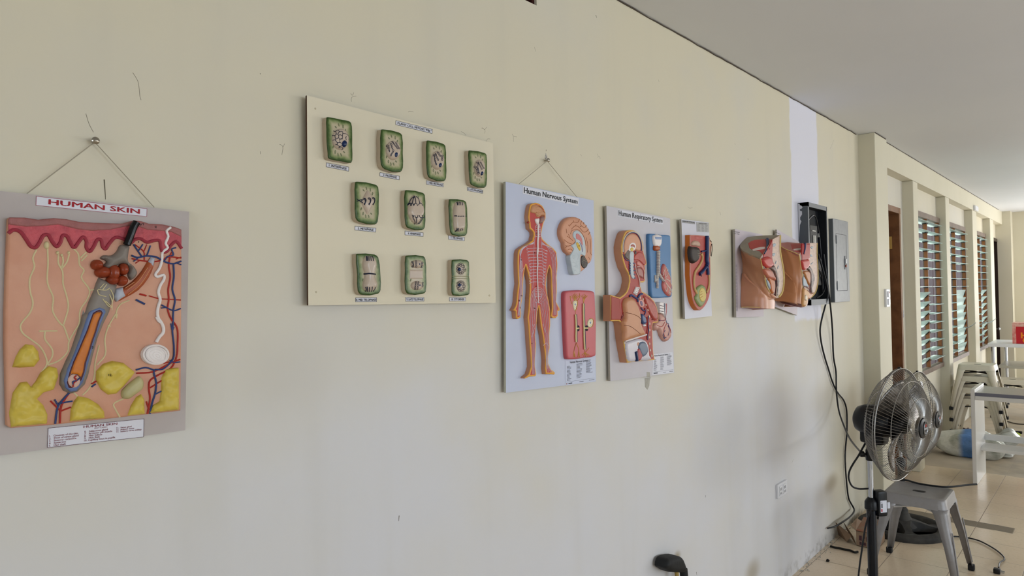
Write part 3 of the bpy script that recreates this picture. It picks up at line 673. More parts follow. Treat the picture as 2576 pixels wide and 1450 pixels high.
ptube('nerve_web', pl, [fA((940, 1100), (1020, 1108), (1055, 1085)), fA((1000, 1045), (960, 1090)), fA((1025, 1050), (985, 1105)), fA((935, 1105), (950, 1150), (1020, 1170)), fA((1050, 1150), (1075, 1210), (1075, 1300)), fA((985, 1190), (1040, 1260), (1072, 1275)), fA((1010, 1210), (1075, 1270)), fA((1060, 1100), (1090, 1170), (1075, 1230))], H+.0105, .0008, NERVE, fol, 3, 5)
puff('nerve_bulb', pl, ell(fA, 455, 675, 28, 38), H, .006, .008, NERVE, root)
for (x, y, r_) in ((558, 748, 17), (598, 772, 15), (665, 748, 16)): puff('nerve_bulb', pl, ell(fA, x, y, r_, r_*1.1, 10), H, .004, .004, NERVE, root)
sw = fA((1640, 505), (1600, 540), (1615, 590), (1590, 660), (1610, 700), (1560, 745), (1555, 820), (1530, 900), (1490, 960), (1510, 980), (1572, 962), (1575, 1000), (1540, 1060), (1520, 1130), (1538, 1200), (1520, 1260), (1510, 1340), (1535, 1420))+fB((1502, 70), (1540, 110), (1568, 170), (1565, 220), (1530, 260), (1500, 310))
ptube('sweat_duct', pl, [(sw, (.0023, .0032))], H+.0015, .003, WHITEP, root, 3, 8)
sg = puff('sweat_gland', pl, ell(fB, 1495, 432, 130, 102, 20), H-.001, .011, .012, WHITEP, root)
cl = []
for k, (a, b_) in enumerate(((120, 90), (98, 72), (72, 52), (45, 32), (22, 14))): cl.append((ell(fB, 1497+4*k, 430+3*k, a, b_, 18, .15*k)+ell(fB, 1497+4*k, 430+3*k, a, b_, 18, .15*k)[:1], .0019))
ptube('coil', pl, cl, H+.0085, .0019, WHITEP, sg, 2, 6)
rv = [(fA((1640, 760), (1620, 870), (1635, 980), (1615, 1100), (1620, 1200), (1610, 1290), (1640, 1380), (1690, 1450))+fB((1705, 200), (1705, 330), (1695, 450), (1640, 560), (1530, 620), (1440, 680), (1430, 760), (1440, 850), (1415, 1000)), .0021),
      (fA((1265, 805), (1330, 820), (1400, 830), (1480, 835), (1555, 820), (1620, 790), (1740, 800)), .0018), (fA((1300, 850), (1340, 825)), .0012), (fA((1295, 670), (1380, 740), (1385, 820)), .0014), (fA((1410, 670), (1380, 740)), .0012), (fA((1620, 790), (1650, 740)), .0012), (fA((1690, 810), (1740, 790)), .0012),
      (fA((1340, 1145), (1405, 1162)), .0022), (fA((1430, 1163), (1530, 1190), (1610, 1195), (1735, 1203)), .0015), (fB((1310, 608), (1470, 595), (1640, 510), (1730, 475)), .002), (fB((1440, 750), (1550, 680)), .0018), (fB((1430, 960), (1405, 880)), .0018),
      (fB((690, 760), (590, 920), (575, 1090)), .0021), (fB((485, 875), (580, 970)), .0018), (fB((590, 970), (680, 935)), .0018), (fB((875, 712), (925, 685)), .0018), (fB((1570, 515), (1620, 500)), .0015)]
bv = [(fA((1665, 850), (1670, 980), (1655, 1100), (1680, 1200), (1665, 1300), (1660, 1440))+fB((1655, 200), (1670, 350), (1665, 460), (1640, 500), (1560, 570), (1480, 580), (1500, 700), (1490, 800), (1460, 900), (1440, 1000)), .0021),
      (fA((1262, 775), (1320, 795), (1400, 780), (1500, 790), (1570, 830), (1660, 855), (1740, 830)), .0022), (fA((1282, 668), (1330, 740), (1365, 790)), .0018), (fA((1372, 668), (1330, 730)), .0015), (fA((1445, 680), (1410, 780)), .0016), (fA((1283, 832), (1325, 800)), .0015), (fA((1700, 850), (1740, 865)), .0014),
      (fA((1575, 830), (1610, 785), (1665, 770), (1650, 715), (1690, 700)), .0018), (fA((1305, 1200), (1390, 1242)), .0024), (fA((1550, 1250), (1670, 1305), (1735, 1285)), .0018), (fA((1548, 1280), (1600, 1272)), .0016), (fB((1305, 577), (1400, 555), (1480, 580)), .002), (fB((1630, 485), (1670, 505), (1730, 500)), .0016), (fB((1495, 810), (1550, 780)), .0016),
      (fB((690, 770), (580, 890), (555, 930), (530, 1095)), .0021), (fB((525, 862), (560, 920)), .0017), (fB((560, 900), (695, 877)), .0018), (fB((880, 740), (918, 712)), .0018), (fB((1640, 130), (1655, 200), (1670, 165)), .0014)]
ptube('artery', pl, [(a, b_*.8) for a, b_ in rv], H+.0007, .002, REDV, root, 4, 6); ptube('vein', pl, [(a, b_*.8) for a, b_ in bv], H+.0012, .002, BLUEV, root, 4, 6)
for fp in (((255, 330), (330, 340), (380, 400), (395, 480), (340, 550), (200, 560), (125, 555), (160, 450), (200, 380)),
           ((400, 600), (480, 540), (560, 560), (575, 640), (530, 770), (430, 800), (370, 860), (430, 920), (470, 1010), (465, 1100), (115, 1132), (95, 1000), (130, 800), (200, 700), (270, 690), (310, 740), (350, 690)),
           ((1090, 490), (1200, 510), (1310, 600), (1270, 660), (1200, 740), (1130, 810), (1050, 820), (980, 770), (930, 680), (935, 590), (1000, 520)),
           ((760, 830), (860, 850), (960, 910), (1015, 980), (1020, 1045), (680, 1078), (690, 960), (720, 880)), ((1370, 810), (1400, 860), (1405, 1005), (1235, 1022), (1270, 920), (1320, 840)),
           ((1650, 560), (1733, 555), (1733, 965), (1440, 1000), (1480, 920), (1545, 880), (1560, 780), (1560, 660), (1600, 580))):
    puff('fat_lobule', pl, fB(*fp), H-.001, .009, .010, FAT, root)
puff('sensory_corpuscle', pl, fB((1290, 680), (1350, 640), (1390, 680), (1385, 760), (1310, 820), (1250, 860), (1190, 850), (1180, 790), (1230, 730)), H, .010, .009, mat('corpuscle', 'b7ae80', .4, noise=(30, 'a89e70', .6)), root, 3)
ptube('marker_numeral', pl, [fB((1045, 615), (1045, 635)), fB((1055, 618), (1066, 615), (1062, 628), (1055, 635), (1078, 633)), fA((1340, 480), (1360, 470), (1350, 490)), fA((1365, 470), (1380, 465), (1375, 485)), fA((1492, 490), (1488, 503), (1502, 503)), fA((1500, 490), (1498, 512)), fA((1325, 640), (1335, 642), (1328, 652)), fB((790, 455), (800, 450), (798, 465)), fB((885, 355), (895, 352), (888, 375)), fB((725, 655), (735, 660))], H+.0125, .0005, INK, root, 2, 4)
label_part('title_label', root, pl, fA((347, 205), (1413, 325), (1410, 403), (343, 295)), .0008, [('HUMAN SKIN', .105, .26, .925, .82, .035)], INKR, .0007, mat('ink_rose', 'a0485a', .6))
kq = fB((460, 1135), (1385, 1045), (1380, 1222), (452, 1325))
col1 = ['1.   Grooves of the skin', '2.   Duct of sweat gland', '3.   Sensory corpuscle', '4.   Epidermis', '5.   Hair shaft']
col2 = ['6.   Sebaceous gland', '7.   Arrector pili muscle', '8.   Hair follicle', '9.   Hair Bulb', '10. Capillary knot in papilla']
col3 = ['11.  Sweat gland', '12.  Adipose tissue', '13.  Sensory nerve endings']
it = [('HUMAN SKIN', .35, .82, .70, .94, .02), ('(KEY CARD)', .46, .70, .595, .79, .0)]
for k, s_ in enumerate(col1): it.append((s_, .015, .51-.122*k, None, .64-.122*k, .006))
for k, s_ in enumerate(col2): it.append((s_, .36, .55-.115*k, None, .68-.115*k, .006))
for k, s_ in enumerate(col3): it.append((s_, .695, .585-.105*k, None, .698-.105*k, .006))
label_part('key_card', root, pl, kq, .0008, it, mat('ink_dull_red', '7c2c3a', .6), .0007, MAROON)
nail_and_cord(root, 236.5, 356, [(68, 487), (388, 522)], BO, 'round metal nail holding the cord of the HUMAN SKIN board')

# ================================================================== PLANT CELL MITOSIS board
BO = .021; pl = wallplane(BO)
root = thing('mitosis_model_board', 'large cream board with ten green plant cell reliefs, titled PLANT CELL MITOSIS', 'anatomical model', (1.13, WALL_Y-BO, 1.82))
slab('board_panel', pl, [(772, 240), (1240.4, 360.7), (1247, 762.2), (775.5, 768.8)], -.006, 0, BOARDC, root, EDGEB)
CELLM = bandmat('cell_green', [(0, '33481f'), (.004, '3c5424'), (.009, '7c8a5a'), (.016, 'b3a98c'), (.03, 'bdb09a')], .22, .008)
CSIDE = mat('cell_side', 'b6a792', .4, noise=(30, 'aa9a86', .5)); DOME = mat('cell_dome', 'bcab9b', .2, noise=(25, 'b2a08e', .5))
NAVYL = mat('navy_line', '1a2136', .3); LEAFM = mat('leaf_mark', '6f7a58', .3)
cells = [('interphase', fP((205, 145), (240, 128), (560, 190), (700, 215), (765, 260), (790, 450), (790, 800), (795, 1100), (765, 1175), (600, 1150), (300, 1095), (245, 1060), (235, 950), (210, 700), (205, 400))),
 ('prophase', fC((1015, 515), (1040, 508), (1230, 545), (1270, 580), (1278, 800), (1280, 980), (1250, 1030), (1060, 995), (1015, 940), (1008, 750))),
 ('mid prophase', fC((1570, 650), (1600, 645), (1760, 680), (1795, 710), (1805, 900), (1805, 1100), (1780, 1140), (1600, 1100), (1575, 1040), (1565, 850))),
 ('late prophase', fC((2080, 770), (2110, 765), (2270, 795), (2295, 820), (2300, 1000), (2295, 1190), (2270, 1220), (2110, 1185), (2090, 1120), (2080, 900))),
 ('metaphase', fD((600, 80), (620, 70), (810, 100), (840, 130), (845, 300), (835, 490), (805, 518), (640, 490), (605, 450), (597, 250))),
 ('anaphase', fD((1120, 165), (1150, 158), (1300, 185), (1325, 210), (1330, 380), (1325, 550), (1295, 577), (1150, 555), (1125, 520), (1115, 340))),
 ('telophase', fD((1578, 258), (1600, 252), (1730, 265), (1757, 290), (1768, 440), (1765, 610), (1740, 638), (1610, 625), (1590, 590), (1578, 420))),
 ('mid telophase', fD((610, 830), (630, 822), (800, 830), (840, 860), (862, 1030), (865, 1200), (840, 1240), (660, 1250), (628, 1210), (622, 1040))),
 ('late telophase', fD((1125, 850), (1150, 840), (1310, 848), (1332, 880), (1340, 1050), (1335, 1220), (1300, 1243), (1150, 1243), (1122, 1200), (1120, 1000))),
 ('cytokinesis', fD((1607, 895), (1630, 884), (1760, 888), (1785, 910), (1785, 1060), (1790, 1100), (1790, 1240), (1760, 1257), (1620, 1257), (1605, 1220), (1608, 1060)))]
CH = .019; CO = []
for nm, px in cells:
    c = puff('cell_model', pl, px, 0, CH, .003, CELLM, root, 2, sidemat=CSIDE, grid=.0025); c['label'] = 'green edged relief of a plant cell in '+nm
    CO.append(c)
    # leaf shaped marks round the nucleus
    cx = np.mean([p[0] for p in px]); cy = np.mean([p[1] for p in px]); w_ = (max(p[0] for p in px)-min(p[0] for p in px))/2; h_ = (max(p[1] for p in px)-min(p[1] for p in px))/2
    lf = []
    for a in (-125, -100, -65, -40, 50, 75, 100, 125, 150):
        q = (cx+w_*.62*math.cos(R(a)), cy+h_*.74*math.sin(R(a))); q2 = (cx+w_*.62*.82*math.cos(R(a+6)), cy+h_*.74*.80*math.sin(R(a+6)))
        m_ = ((q[0]+q2[0])/2+1.1, (q[1]+q2[1])/2); n_ = ((q[0]+q2[0])/2-1.1, (q[1]+q2[1])/2); lf.append([q, m_, q2, n_, q])
    ptube('leaf_mark', pl, lf, CH+.0002, .0006, LEAFM, c, 3, 5)
DOMES = {}
def dome(c, px, h=.012, r=.014, sm=0):
    o = puff('nucleus', pl, px, CH-.002, h, r, DOME, c, sm, trace=CH+.002, grid=.0022); DOMES.setdefault(c.name, [c]).append(o); return o
def dline(c, paths, h, r=.00075): return ptube('chromosome_line', pl, paths, CH, r, NAVYL, c, 3, 5, on=DOMES[c.name])
dome(CO[0], ell(fP, 515, 640, 195, 250, 22)); dome(CO[1], ell(fC, 1158, 765, 90, 122, 20)); dome(CO[2], ell(fC, 1697, 887, 80, 118, 20)); dome(CO[3], ell(fC, 2207, 982, 66, 108, 20))
hx = [[(345, 450), (395, 462), (440, 430), (490, 462), (560, 465), (565, 500), (640, 520), (690, 590), (690, 660)], [(395, 462), (410, 520), (370, 560), (320, 555)], [(490, 462), (455, 525), (470, 560), (470, 600), (395, 635), (370, 560)], [(410, 520), (455, 525)], [(475, 545), (515, 540), (555, 570), (550, 620), (490, 635), (470, 600)], [(555, 570), (565, 500)],
      [(320, 668), (370, 660), (395, 635)], [(370, 660), (435, 720), (425, 765), (365, 765)], [(490, 635), (495, 710), (435, 720)], [(495, 710), (545, 740), (540, 790), (480, 800), (425, 765)], [(480, 800), (490, 835), (560, 830), (560, 870), (530, 880)], [(490, 835), (440, 840)], [(490, 635), (560, 630)], [(630, 590), (645, 660)], [(645, 570), (630, 620)]]
dline(CO[0], [fP(*p) for p in hx], CH+.0085)
puff('nucleolus', pl, ell(fP, 622, 730, 74, 90), CH+.004, .009, .008, NAVY, CO[0])
def chain(f, x0, y0, x1, y1, n, wd):
    a, b_ = [], []
    for k in range(n*4+1):
        t = k/(n*4); x = x0+(x1-x0)*t; y = y0+(y1-y0)*t; s_ = wd*math.sin(math.pi*t*n); a.append((x+s_, y)); b_.append((x-s_, y))
    return [f(*a), f(*b_)]
P2 = []
for q in ((1075, 700, 1095, 790, 3, 10), (1125, 680, 1160, 780, 3, 10), (1155, 780, 1115, 840, 3, 8), (1140, 655, 1215, 750, 4, 8), (1185, 670, 1232, 750, 3, 6)): P2 += chain(fC, *q)
dline(CO[1], P2, CH+.0078)
puff('nucleolus', pl, ell(fC, 1197, 812, 33, 41), CH+.003, .008, .007, NAVY, CO[1])
P2 = []
for q in ((1635, 820, 1680, 945, 4, 10), (1665, 805, 1705, 890, 3, 10), (1695, 785, 1730, 840, 2, 10), (1750, 825, 1750, 890, 3, 8)): P2 += chain(fC, *q)
dline(CO[2], P2, CH+.0078, .0009)
puff('nucleolus', pl, ell(fC, 1733, 940, 28, 34), CH+.003, .008, .006, NAVY, CO[2])
P2 = []
for q in ((2140, 960, 2170, 1060, 5, 8), (2160, 910, 2200, 1050, 6, 8), (2185, 905, 2235, 1000, 5, 8), (2215, 905, 2258, 990, 4, 7)): P2 += chain(fC, *q)
dline(CO[3], P2, CH+.0078, .0007)
puff('nucleolus', pl, ell(fC, 2242, 1040, 20, 28), CH+.003, .008, .005, NAVY, CO[3])
dome(CO[4], fD((725, 150), (765, 205), (805, 275), (765, 350), (725, 425), (690, 360), (652, 285), (690, 210)), .009, .016)
m5 = [[(118, 285), (150, 272), (180, 268), (160, 290), (180, 305)], [(118, 258), (145, 280), (175, 300)]]
for x in (0, 52, 95): m5 += [[(185+x, 252-x*.1), (210+x, 262-x*.1), (215+x, 285), (198+x, 325)], [(183+x, 262-x*.1), (205+x, 272-x*.1), (207+x, 295), (190+x, 318)], [(200+x, 250-x*.1), (217+x, 268-x*.1), (212+x, 300)]]
dline(CO[4], [fW(*p) for p in m5], CH+.0065, .001)
dome(CO[5], fV((490, 50), (540, 80), (590, 150), (615, 230), (605, 300), (560, 380), (520, 410), (470, 380), (420, 290), (415, 220), (430, 150), (455, 90)), .012, .014, 2)
a6 = [[(x0, 175), (x0+12, 155), (x0+30, 155), (x0+45, 185)] for x0 in (410, 445, 490, 545)]+[[(425, 155), (450, 100), (490, 65)], [(465, 150), (475, 100), (495, 68)], [(512, 150), (508, 100), (500, 70)], [(560, 150), (540, 100), (510, 70)], [(410, 180), (430, 160), (430, 190)]]
a6 += [[(x0, 300), (x0+10, 325), (x0+28, 328), (x0+38, 300)] for x0 in (447, 500, 555, 585)]+[[(470, 335), (485, 380), (500, 408)], [(520, 335), (520, 408)], [(575, 335), (555, 380), (535, 408)], [(600, 325), (575, 375), (550, 405)]]
dline(CO[5], [fV(*p) for p in a6], CH+.009, .0011)
dome(CO[6], fV((1000, 135), (1090, 135), (1110, 200), (1112, 400), (1095, 480), (1000, 500), (975, 450), (968, 320), (970, 250), (980, 170)), .012, .014, 2)
a7 = [[(1005+18*k, 138+abs(k-2)*3), (998+20*k, 155), (995+22*k, 178)] for k in range(6)]+[[(990+20*k, 455+(k % 2)*6), (992+22*k, 480), (990+23*k, 498-k*4)] for k in range(5)]+[[(968+28*k, 312-abs(k-3)), (986+28*k, 310)] for k in range(6)]
dline(CO[6], [fV(*p) for p in a7], CH+.0095, .0012)
dome(CO[7], fW((215, 868), (290, 878), (325, 920), (330, 980), (312, 1040), (312, 1100), (335, 1160), (325, 1220), (260, 1262), (200, 1240), (180, 1180), (200, 1110), (197, 1040), (180, 980), (190, 910)), .013, .014, 2)
a8 = [[(212+18*k, 875), (206+21*k, 895), (203+23*k, 925)] for k in range(5)]+[[(193+30*k, 1205-(k % 2)*4), (205+25*k, 1235), (212+20*k, 1255-abs(k-2)*2)] for k in range(5)]
dline(CO[7], [fW(*p) for p in a8]+[], CH+.0095, .0013); dline(CO[7], [fW((192, 1066), (250, 1060), (318, 1068))], CH+.0105, .0018)
dome(CO[8], ell(fV, 532, 893, 80, 55, 18), .010, .011); dome(CO[8], ell(fV, 530, 1155, 76, 60, 18), .010, .011)
puff('cell_plate', pl, fV((440, 960), (600, 960), (605, 1075), (440, 1075)), CH-.001, .0022, .004, DOME, CO[8])
P2 = []
for q in ((465, 860, 470, 935, 4, 8), (515, 850, 518, 935, 4, 9), (590, 870, 580, 940, 4, 8), (515, 1105, 500, 1205, 5, 8), (545, 1105, 530, 1205, 5, 8), (598, 1110, 590, 1170, 3, 7)): P2 += chain(fV, *q)
dline(CO[8], P2, CH+.0072, .0007)
for (x, y) in ((562, 892), (566, 1150)): puff('nucleolus', pl, ell(fV, x, y, 11, 13, 10), CH+.006, .003, .003, NAVY, CO[8])
for (x, y, rx, ry) in ((1058, 950, 52, 70), (1062, 1162, 52, 68)):
    dome(CO[9], ell(fV, x, y, rx, ry, 18), .006, .008); P2 = []
    for (rr, n_) in ((.85, 12), (.52, 8)):
        for k in range(n_):
            a = 2*math.pi*k/n_; P2.append((ell(fV, x+rx*rr*math.cos(a), y+ry*rr*math.sin(a), rx*.20, ry*.19, 8)+ell(fV, x+rx*rr*math.cos(a), y+ry*rr*math.sin(a), rx*.20, ry*.19, 8)[:1], .0006))
    ptube('chromosome_line', pl, P2, CH, .0006, NAVYL, CO[9], 0, 4, on=DOMES[CO[9].name])
    puff('nucleolus', pl, ell(fV, x-6, y+(-14 if y > 1000 else 8), 18, 20, 12), CH+.003, .004, .003, NAVY, CO[9])
ptube('cell_groove', pl, [fV((955, 1042), (1060, 1040), (1160, 1045)), fV((955, 1072), (1060, 1068), (1165, 1075))], CH+.0004, .0009, mat('groove', '8d8a68', .3), CO[9], 2, 5)
caps = [('PLANT CELL MITOSIS "FBL"', fC((1187, 402), (1633, 510), (1630, 563), (1185, 455)), .05, .97), ('1. INTERPHASE', fC((342, 915), (617, 967), (615, 1022), (340, 968)), .12, .9), ('2. PROPHASE', fC((993, 1033), (1232, 1078), (1230, 1128), (991, 1080)), .17, .86), ('3. MID PROPHASE', fC((1559, 1133), (1768, 1168), (1767, 1215), (1558, 1180)), .06, .95),
 ('4. LATE PROPHASE', fC((2057, 1213), (2246, 1248), (2245, 1293), (2056, 1258)), .02, .99), ('5. METAPHASE', fD((590, 535), (812, 555), (810, 600), (589, 578)), .15, .88), ('6. ANAPHASE', fD((1112, 585), (1305, 603), (1304, 645), (1112, 628)), .17, .85), ('7. TELOPHASE', fD((1566, 630), (1735, 652), (1734, 690), (1567, 675)), .13, .88),
 ('8. MID TELOPHASE', fD((597, 1282), (819, 1280), (819, 1325), (598, 1327)), .03, .97), ('9. LATE TELOPHASE', fD((1119, 1277), (1313, 1278), (1312, 1320), (1120, 1322)), .05, .96), ('10. CYTOKINSIS', fD((1576, 1278), (1747, 1279), (1746, 1317), (1577, 1319)), .12, .9)]
for k, (s_, q, u0, u1) in enumerate(caps):
    label_part('title_label' if k == 0 else 'caption_label', root, pl, q, .0006, [(s_, u0, .24, u1, .76, .03)], INK, .0009)
for (x, y) in ((794, 273), (796, 735), (1232, 744)): puff('screw_dimple', pl, ell(PX, x, y, 2.2, 2.6, 10), 0, .0012, .002, mat('filler', 'bfb49a', .6), root)

# ================================================================== Human Nervous System board
BO = .021; pl = wallplane(BO)
root = thing('nervous_system_board', 'tall pale blue board with a relief body and brain, titled Human Nervous System', 'anatomical model', (1.7, WALL_Y-BO, 1.62))
slab('board_panel', pl, [(1272, 457.3), (1493.5, 504.8), (1499.5, 960.5), (1272.8, 988.8)], -.009, 0, BOARDB, root, EDGEW)
q = quad(pl, fE((262, 436), (830, 562), (826, 640), (262, 512)), .0007)
lab = slab('title_label', pl, fE((262, 436), (830, 562), (826, 640), (262, 512)), 0, .0006, PAPER, root)
q = quad(pl, fE((275, 448), (818, 572), (815, 632), (275, 524)), .0007)
lettering('lettering', [('Human Nervous System', 0, 0, 1, 1, .035)], pl, q, .0003, INK, lab)
NBAND = bandmat('nerve_body', [(0, 'd99a3c'), (.0045, 'd99a3c'), (.0052, 'b03832'), (.05, 'b03832')], .42, .0008)
body = fS((260, 160), (300, 130), (400, 105), (480, 125), (560, 180), (610, 260), (655, 380), (655, 520), (600, 640), (570, 760), (545, 880), (540, 960), (570, 1050), (700, 1180), (850, 1290), (932, 1390))+fT((792, 225), (800, 300), (810, 420), (808, 520), (795, 650), (800, 760), (800, 900), (790, 1050), (812, 1100), (850, 1165), (848, 1200), (815, 1205), (815, 1290), (780, 1325), (730, 1322), (702, 1290), (722, 1150), (716, 1000), (710, 800), (710, 650), (697, 520), (677, 462), (655, 530), (632, 640), (620, 780), (635, 900), (670, 1060), (690, 1200), (690, 1450))+fF((648, 600), (640, 700), (645, 850), (625, 950), (627, 1040), (660, 1110), (712, 1150), (700, 1175), (650, 1167), (600, 1170), (590, 1100), (595, 1000), (585, 900), (562, 700), (542, 600), (527, 480), (513, 345), (498, 400), (485, 560), (470, 700), (480, 800), (470, 950), (465, 1060), (482, 1170), (475, 1195), (400, 1200), (345, 1225), (340, 1212), (390, 1170), (420, 1080), (415, 950), (402, 800), (390, 600), (377, 480), (390, 380), (400, 200))+fT((342, 1000), (350, 900), (355, 800), (350, 700), (330, 600), (310, 530), (285, 448), (265, 530), (250, 650), (240, 800), (235, 950), (215, 1070), (205, 1150), (210, 1250), (195, 1320), (150, 1340), (125, 1322), (118, 1210), (95, 1200), (80, 1190), (120, 1120), (135, 1050), (145, 900), (165, 750), (155, 600), (150, 400), (155, 250), (170, 190), (230, 140), (320, 90), (400, 30))+fS((320, 1040), (345, 960), (340, 880), (300, 830), (240, 780), (230, 640), (215, 560), (205, 470), (220, 330), (240, 220))
H = .018
bd = puff('body_relief', pl, body, 0, H, .0025, NBAND, root, sidemat=SKINT, grid=.006)
br = puff('brain', pl, fS((290, 230), (320, 170), (400, 150), (480, 170), (550, 230), (600, 300), (640, 360), (645, 460), (560, 460), (500, 490), (430, 470), (400, 390), (310, 375), (270, 330)), H-.001, .005, .008, mat('brain_tan', 'c08a63', .4, noise=(30, 'b37c57', .6)), bd, 2)
ptube('sulcus', pl, [fS((380, 250), (450, 210), (560, 250), (600, 290)), fS((390, 270), (470, 290), (510, 320)), fS((430, 320), (480, 350), (440, 400)), fS((520, 320), (600, 340), (640, 370)), fS((440, 440), (510, 420), (620, 430)), fS((470, 190), (530, 215)), fS((400, 350), (470, 370), (540, 350)), fS((500, 470), (560, 440), (630, 455))], H+.0035, .0007, SULC, br, 4, 5)
puff('cerebellum', pl, fS((520, 490), (570, 460), (640, 460), (645, 560), (580, 640), (510, 660), (500, 580)), H-.001, .005, .007, mat('cerebellum_mauve', '8c6660', .4, noise=(60, '7c5852', .7)), bd)
puff('brain_stem', pl, fS((390, 550), (410, 520), (500, 505), (505, 560), (480, 680), (440, 670), (405, 610)), H, .005, .005, WHITEP, bd)
puff('eye_and_lips', pl, fS((175, 622), (205, 592), (238, 600), (236, 635), (205, 645)), H-.0035, .004, .002, mat('lip_red', '9a2b22', .4), bd)
sp = [p for p in fS((460, 660), (450, 800), (455, 950), (440, 1100), (442, 1300), (440, 1440))]+fT((474, 180), (472, 300), (478, 420), (470, 560), (475, 700), (480, 820), (485, 960), (489, 1075))
ptube('spinal_cord', pl, [(sp, (.0036, .0016))], H+.0012, .003, WHITEP, bd, 2, 8)
ner = []
for k in range(5): y = 740+k*62; ner.append(fS((385, y), (460, y+4), (515, y+2)))
ner += [fS((385, 720), (390, 900), (365, 1060), (350, 1200)), fS((500, 700), (515, 880), (530, 1050), (545, 1250)), fS((430, 680), (385, 720)), fS((460, 690), (500, 720))]
for k in range(12):
    y = 160+k*51; xl = (330-k*0+min(k, 6)*8); ner.append(fT((470, y), (400, y+2), (xl, y+8), (xl-38, y+30))); ner.append(fT((xl, y+8), (xl-40, y-4)))
    xr = 640-k*4; ner.append(fT((490, y+2), (560, y+14), (xr-40, y+38), (xr, y+62))); ner.append(fT((xr-40, y+38), (xr, y+38)))
ner += [fT((420, 90), (412, 300), (408, 500), (405, 700), (395, 830)), fT((545, 90), (552, 250), (570, 450), (578, 650), (580, 860))]
for k in range(6):
    a, b_ = 20*k, 30*k; ner.append(fT((480, 820+b_), (430, 835+b_*.9), (375+a*.9, 930+b_*.7), (360+a, 1060), (372+a*.9, 1200))); ner.append(fT((490, 820+b_), (540, 830+b_*.9), (600-a*.9, 920+b_*.7), (640-a, 1060), (650-a*1.2, 1200)))
for k in range(4):
    ner.append(fT((420-k*4, 60+k*10), (290-k*15, 130+k*4), (215-k*12, 210+k*10), (185+k*12, 400), (180+k*13, 600), (182+k*12, 900), (170+k*8, 1080), (150+k*12, 1280)))
    ner.append(fT((545, 60+k*14), (650+k*20, 160), (700+k*20, 290), (720+k*18, 450), (722+k*18, 700), (735+k*14, 900), (745+k*12, 1080), (745+k*13, 1270)))
for k in range(4):
    ner.append(fF((415+k*22, 400), (410+k*20, 600), (425+k*12, 800), (430+k*10, 1000), (432+k*10, 1170))); ner.append(fF((545+k*22, 400), (575+k*17, 620), (600+k*9, 850), (600+k*6, 1050), (610+k*22, 1150)))
ner += [fF((430, 560), (460, 620)), fF((560, 560), (600, 680)), fF((470, 300), (500, 290), (545, 320)), fF((425, 720), (445, 640), (455, 560)), fF((565, 820), (600, 790), (625, 830)), fT((780, 260), (770, 420), (790, 600)), fT((200, 300), (190, 500), (215, 560), (245, 490))]
ptube('nerve_lines', pl, ner, H+.0003, .00078, LILAC, bd, 3, 5)
ptube('marker_dots', pl, [fT((200, 345), (208, 358), (205, 368)), fT((425, 235), (432, 240)), fT((430, 258), (435, 262)), fT((200, 952), (222, 955)), fT((172, 1020), (172, 1045)), fT((185, 1135), (188, 1165)), fT((415, 1155), (440, 1165)), fT((445, 795), (455, 798)), fF((425, 790), (430, 800)), fS((400, 890), (402, 945))], H+.0008, .0013, MAROON, bd, 2, 5)
# brain section
pq = [(100, 520), (90, 450), (100, 350), (150, 230), (220, 160), (300, 130), (420, 135), (520, 190), (620, 300), (690, 430), (730, 560), (738, 700), (735, 900), (720, 1000), (690, 1060), (650, 1085), (635, 1110), (600, 1160), (550, 1215), (500, 1250), (485, 1285), (400, 1305), (345, 1300), (325, 1230), (300, 1080), (275, 940), (270, 885), (220, 850), (180, 780), (165, 720), (165, 660), (130, 600)]
BR = mat('brain_peach', 'c99173', .4, noise=(20, 'bf8567', .6)); PALE = mat('stem_pale_blue', 'b9c1c6', .4, noise=(50, 'a7b2ba', .7))
bs = puff('brain_section', pl, fQ(*pq), 0, .017, .007, BR, root, 2)
hb = .017
st = puff('brain_stem', pl, fQ((330, 830), (350, 770), (300, 710), (345, 680), (390, 640), (385, 590), (345, 545), (338, 480), (360, 425), (430, 400), (500, 450), (560, 550), (590, 700), (597, 880), (580, 925), (500, 890), (488, 950), (495, 1200), (485, 1280), (400, 1300), (345, 1295), (300, 1080), (275, 925)), 0, .0195, .003, PALE, bs, 2)
puff('septum', pl, fQ((395, 475), (430, 460), (490, 510), (525, 580), (540, 720), (510, 690), (470, 610), (400, 572)), hb+.001, .0022, .003, mat('septum_pink', 'c07373', .4), bs, 2)
puff('thalamus', pl, fQ((405, 650), (430, 640), (480, 700), (497, 790), (480, 820), (440, 770), (410, 700)), hb+.001, .003, .003, mat('thalamus_yellow', 'cda630', .4), bs, 2)
ptube('marker_dot', pl, [fQ((455, 715), (462, 718)), fQ((490, 315), (493, 330))], hb+.0045, .0015, INK, bs)
puff('fornix', pl, fQ((440, 620), (480, 640), (525, 720), (540, 850), (515, 840), (500, 740), (470, 670)), hb+.0008, .0018, .002, mat('fornix_violet', '6c6484', .4), bs, 2)
cb = puff('cerebellum', pl, fQ((500, 960), (520, 915), (570, 920), (600, 970), (640, 1040), (630, 1120), (580, 1175), (530, 1150), (500, 1080)), hb-.001, .003, .003, mat('cerebellum_dark', '2b201f', .4), bs, 2)
ptube('folia', pl, [fQ((515, 1030), (560, 1020), (620, 1040)), fQ((525, 940), (530, 1020)), fQ((550, 935), (552, 1020)), fQ((580, 960), (575, 1030)), fQ((520, 1060), (540, 1140)), fQ((550, 1050), (560, 1150)), fQ((580, 1050), (585, 1140)), fQ((605, 1050), (605, 1110)), fQ((540, 930), (590, 1000), (630, 1050))], hb+.002, .0007, mat('folia_tan', '9a8a7c', .5), cb, 3, 5)
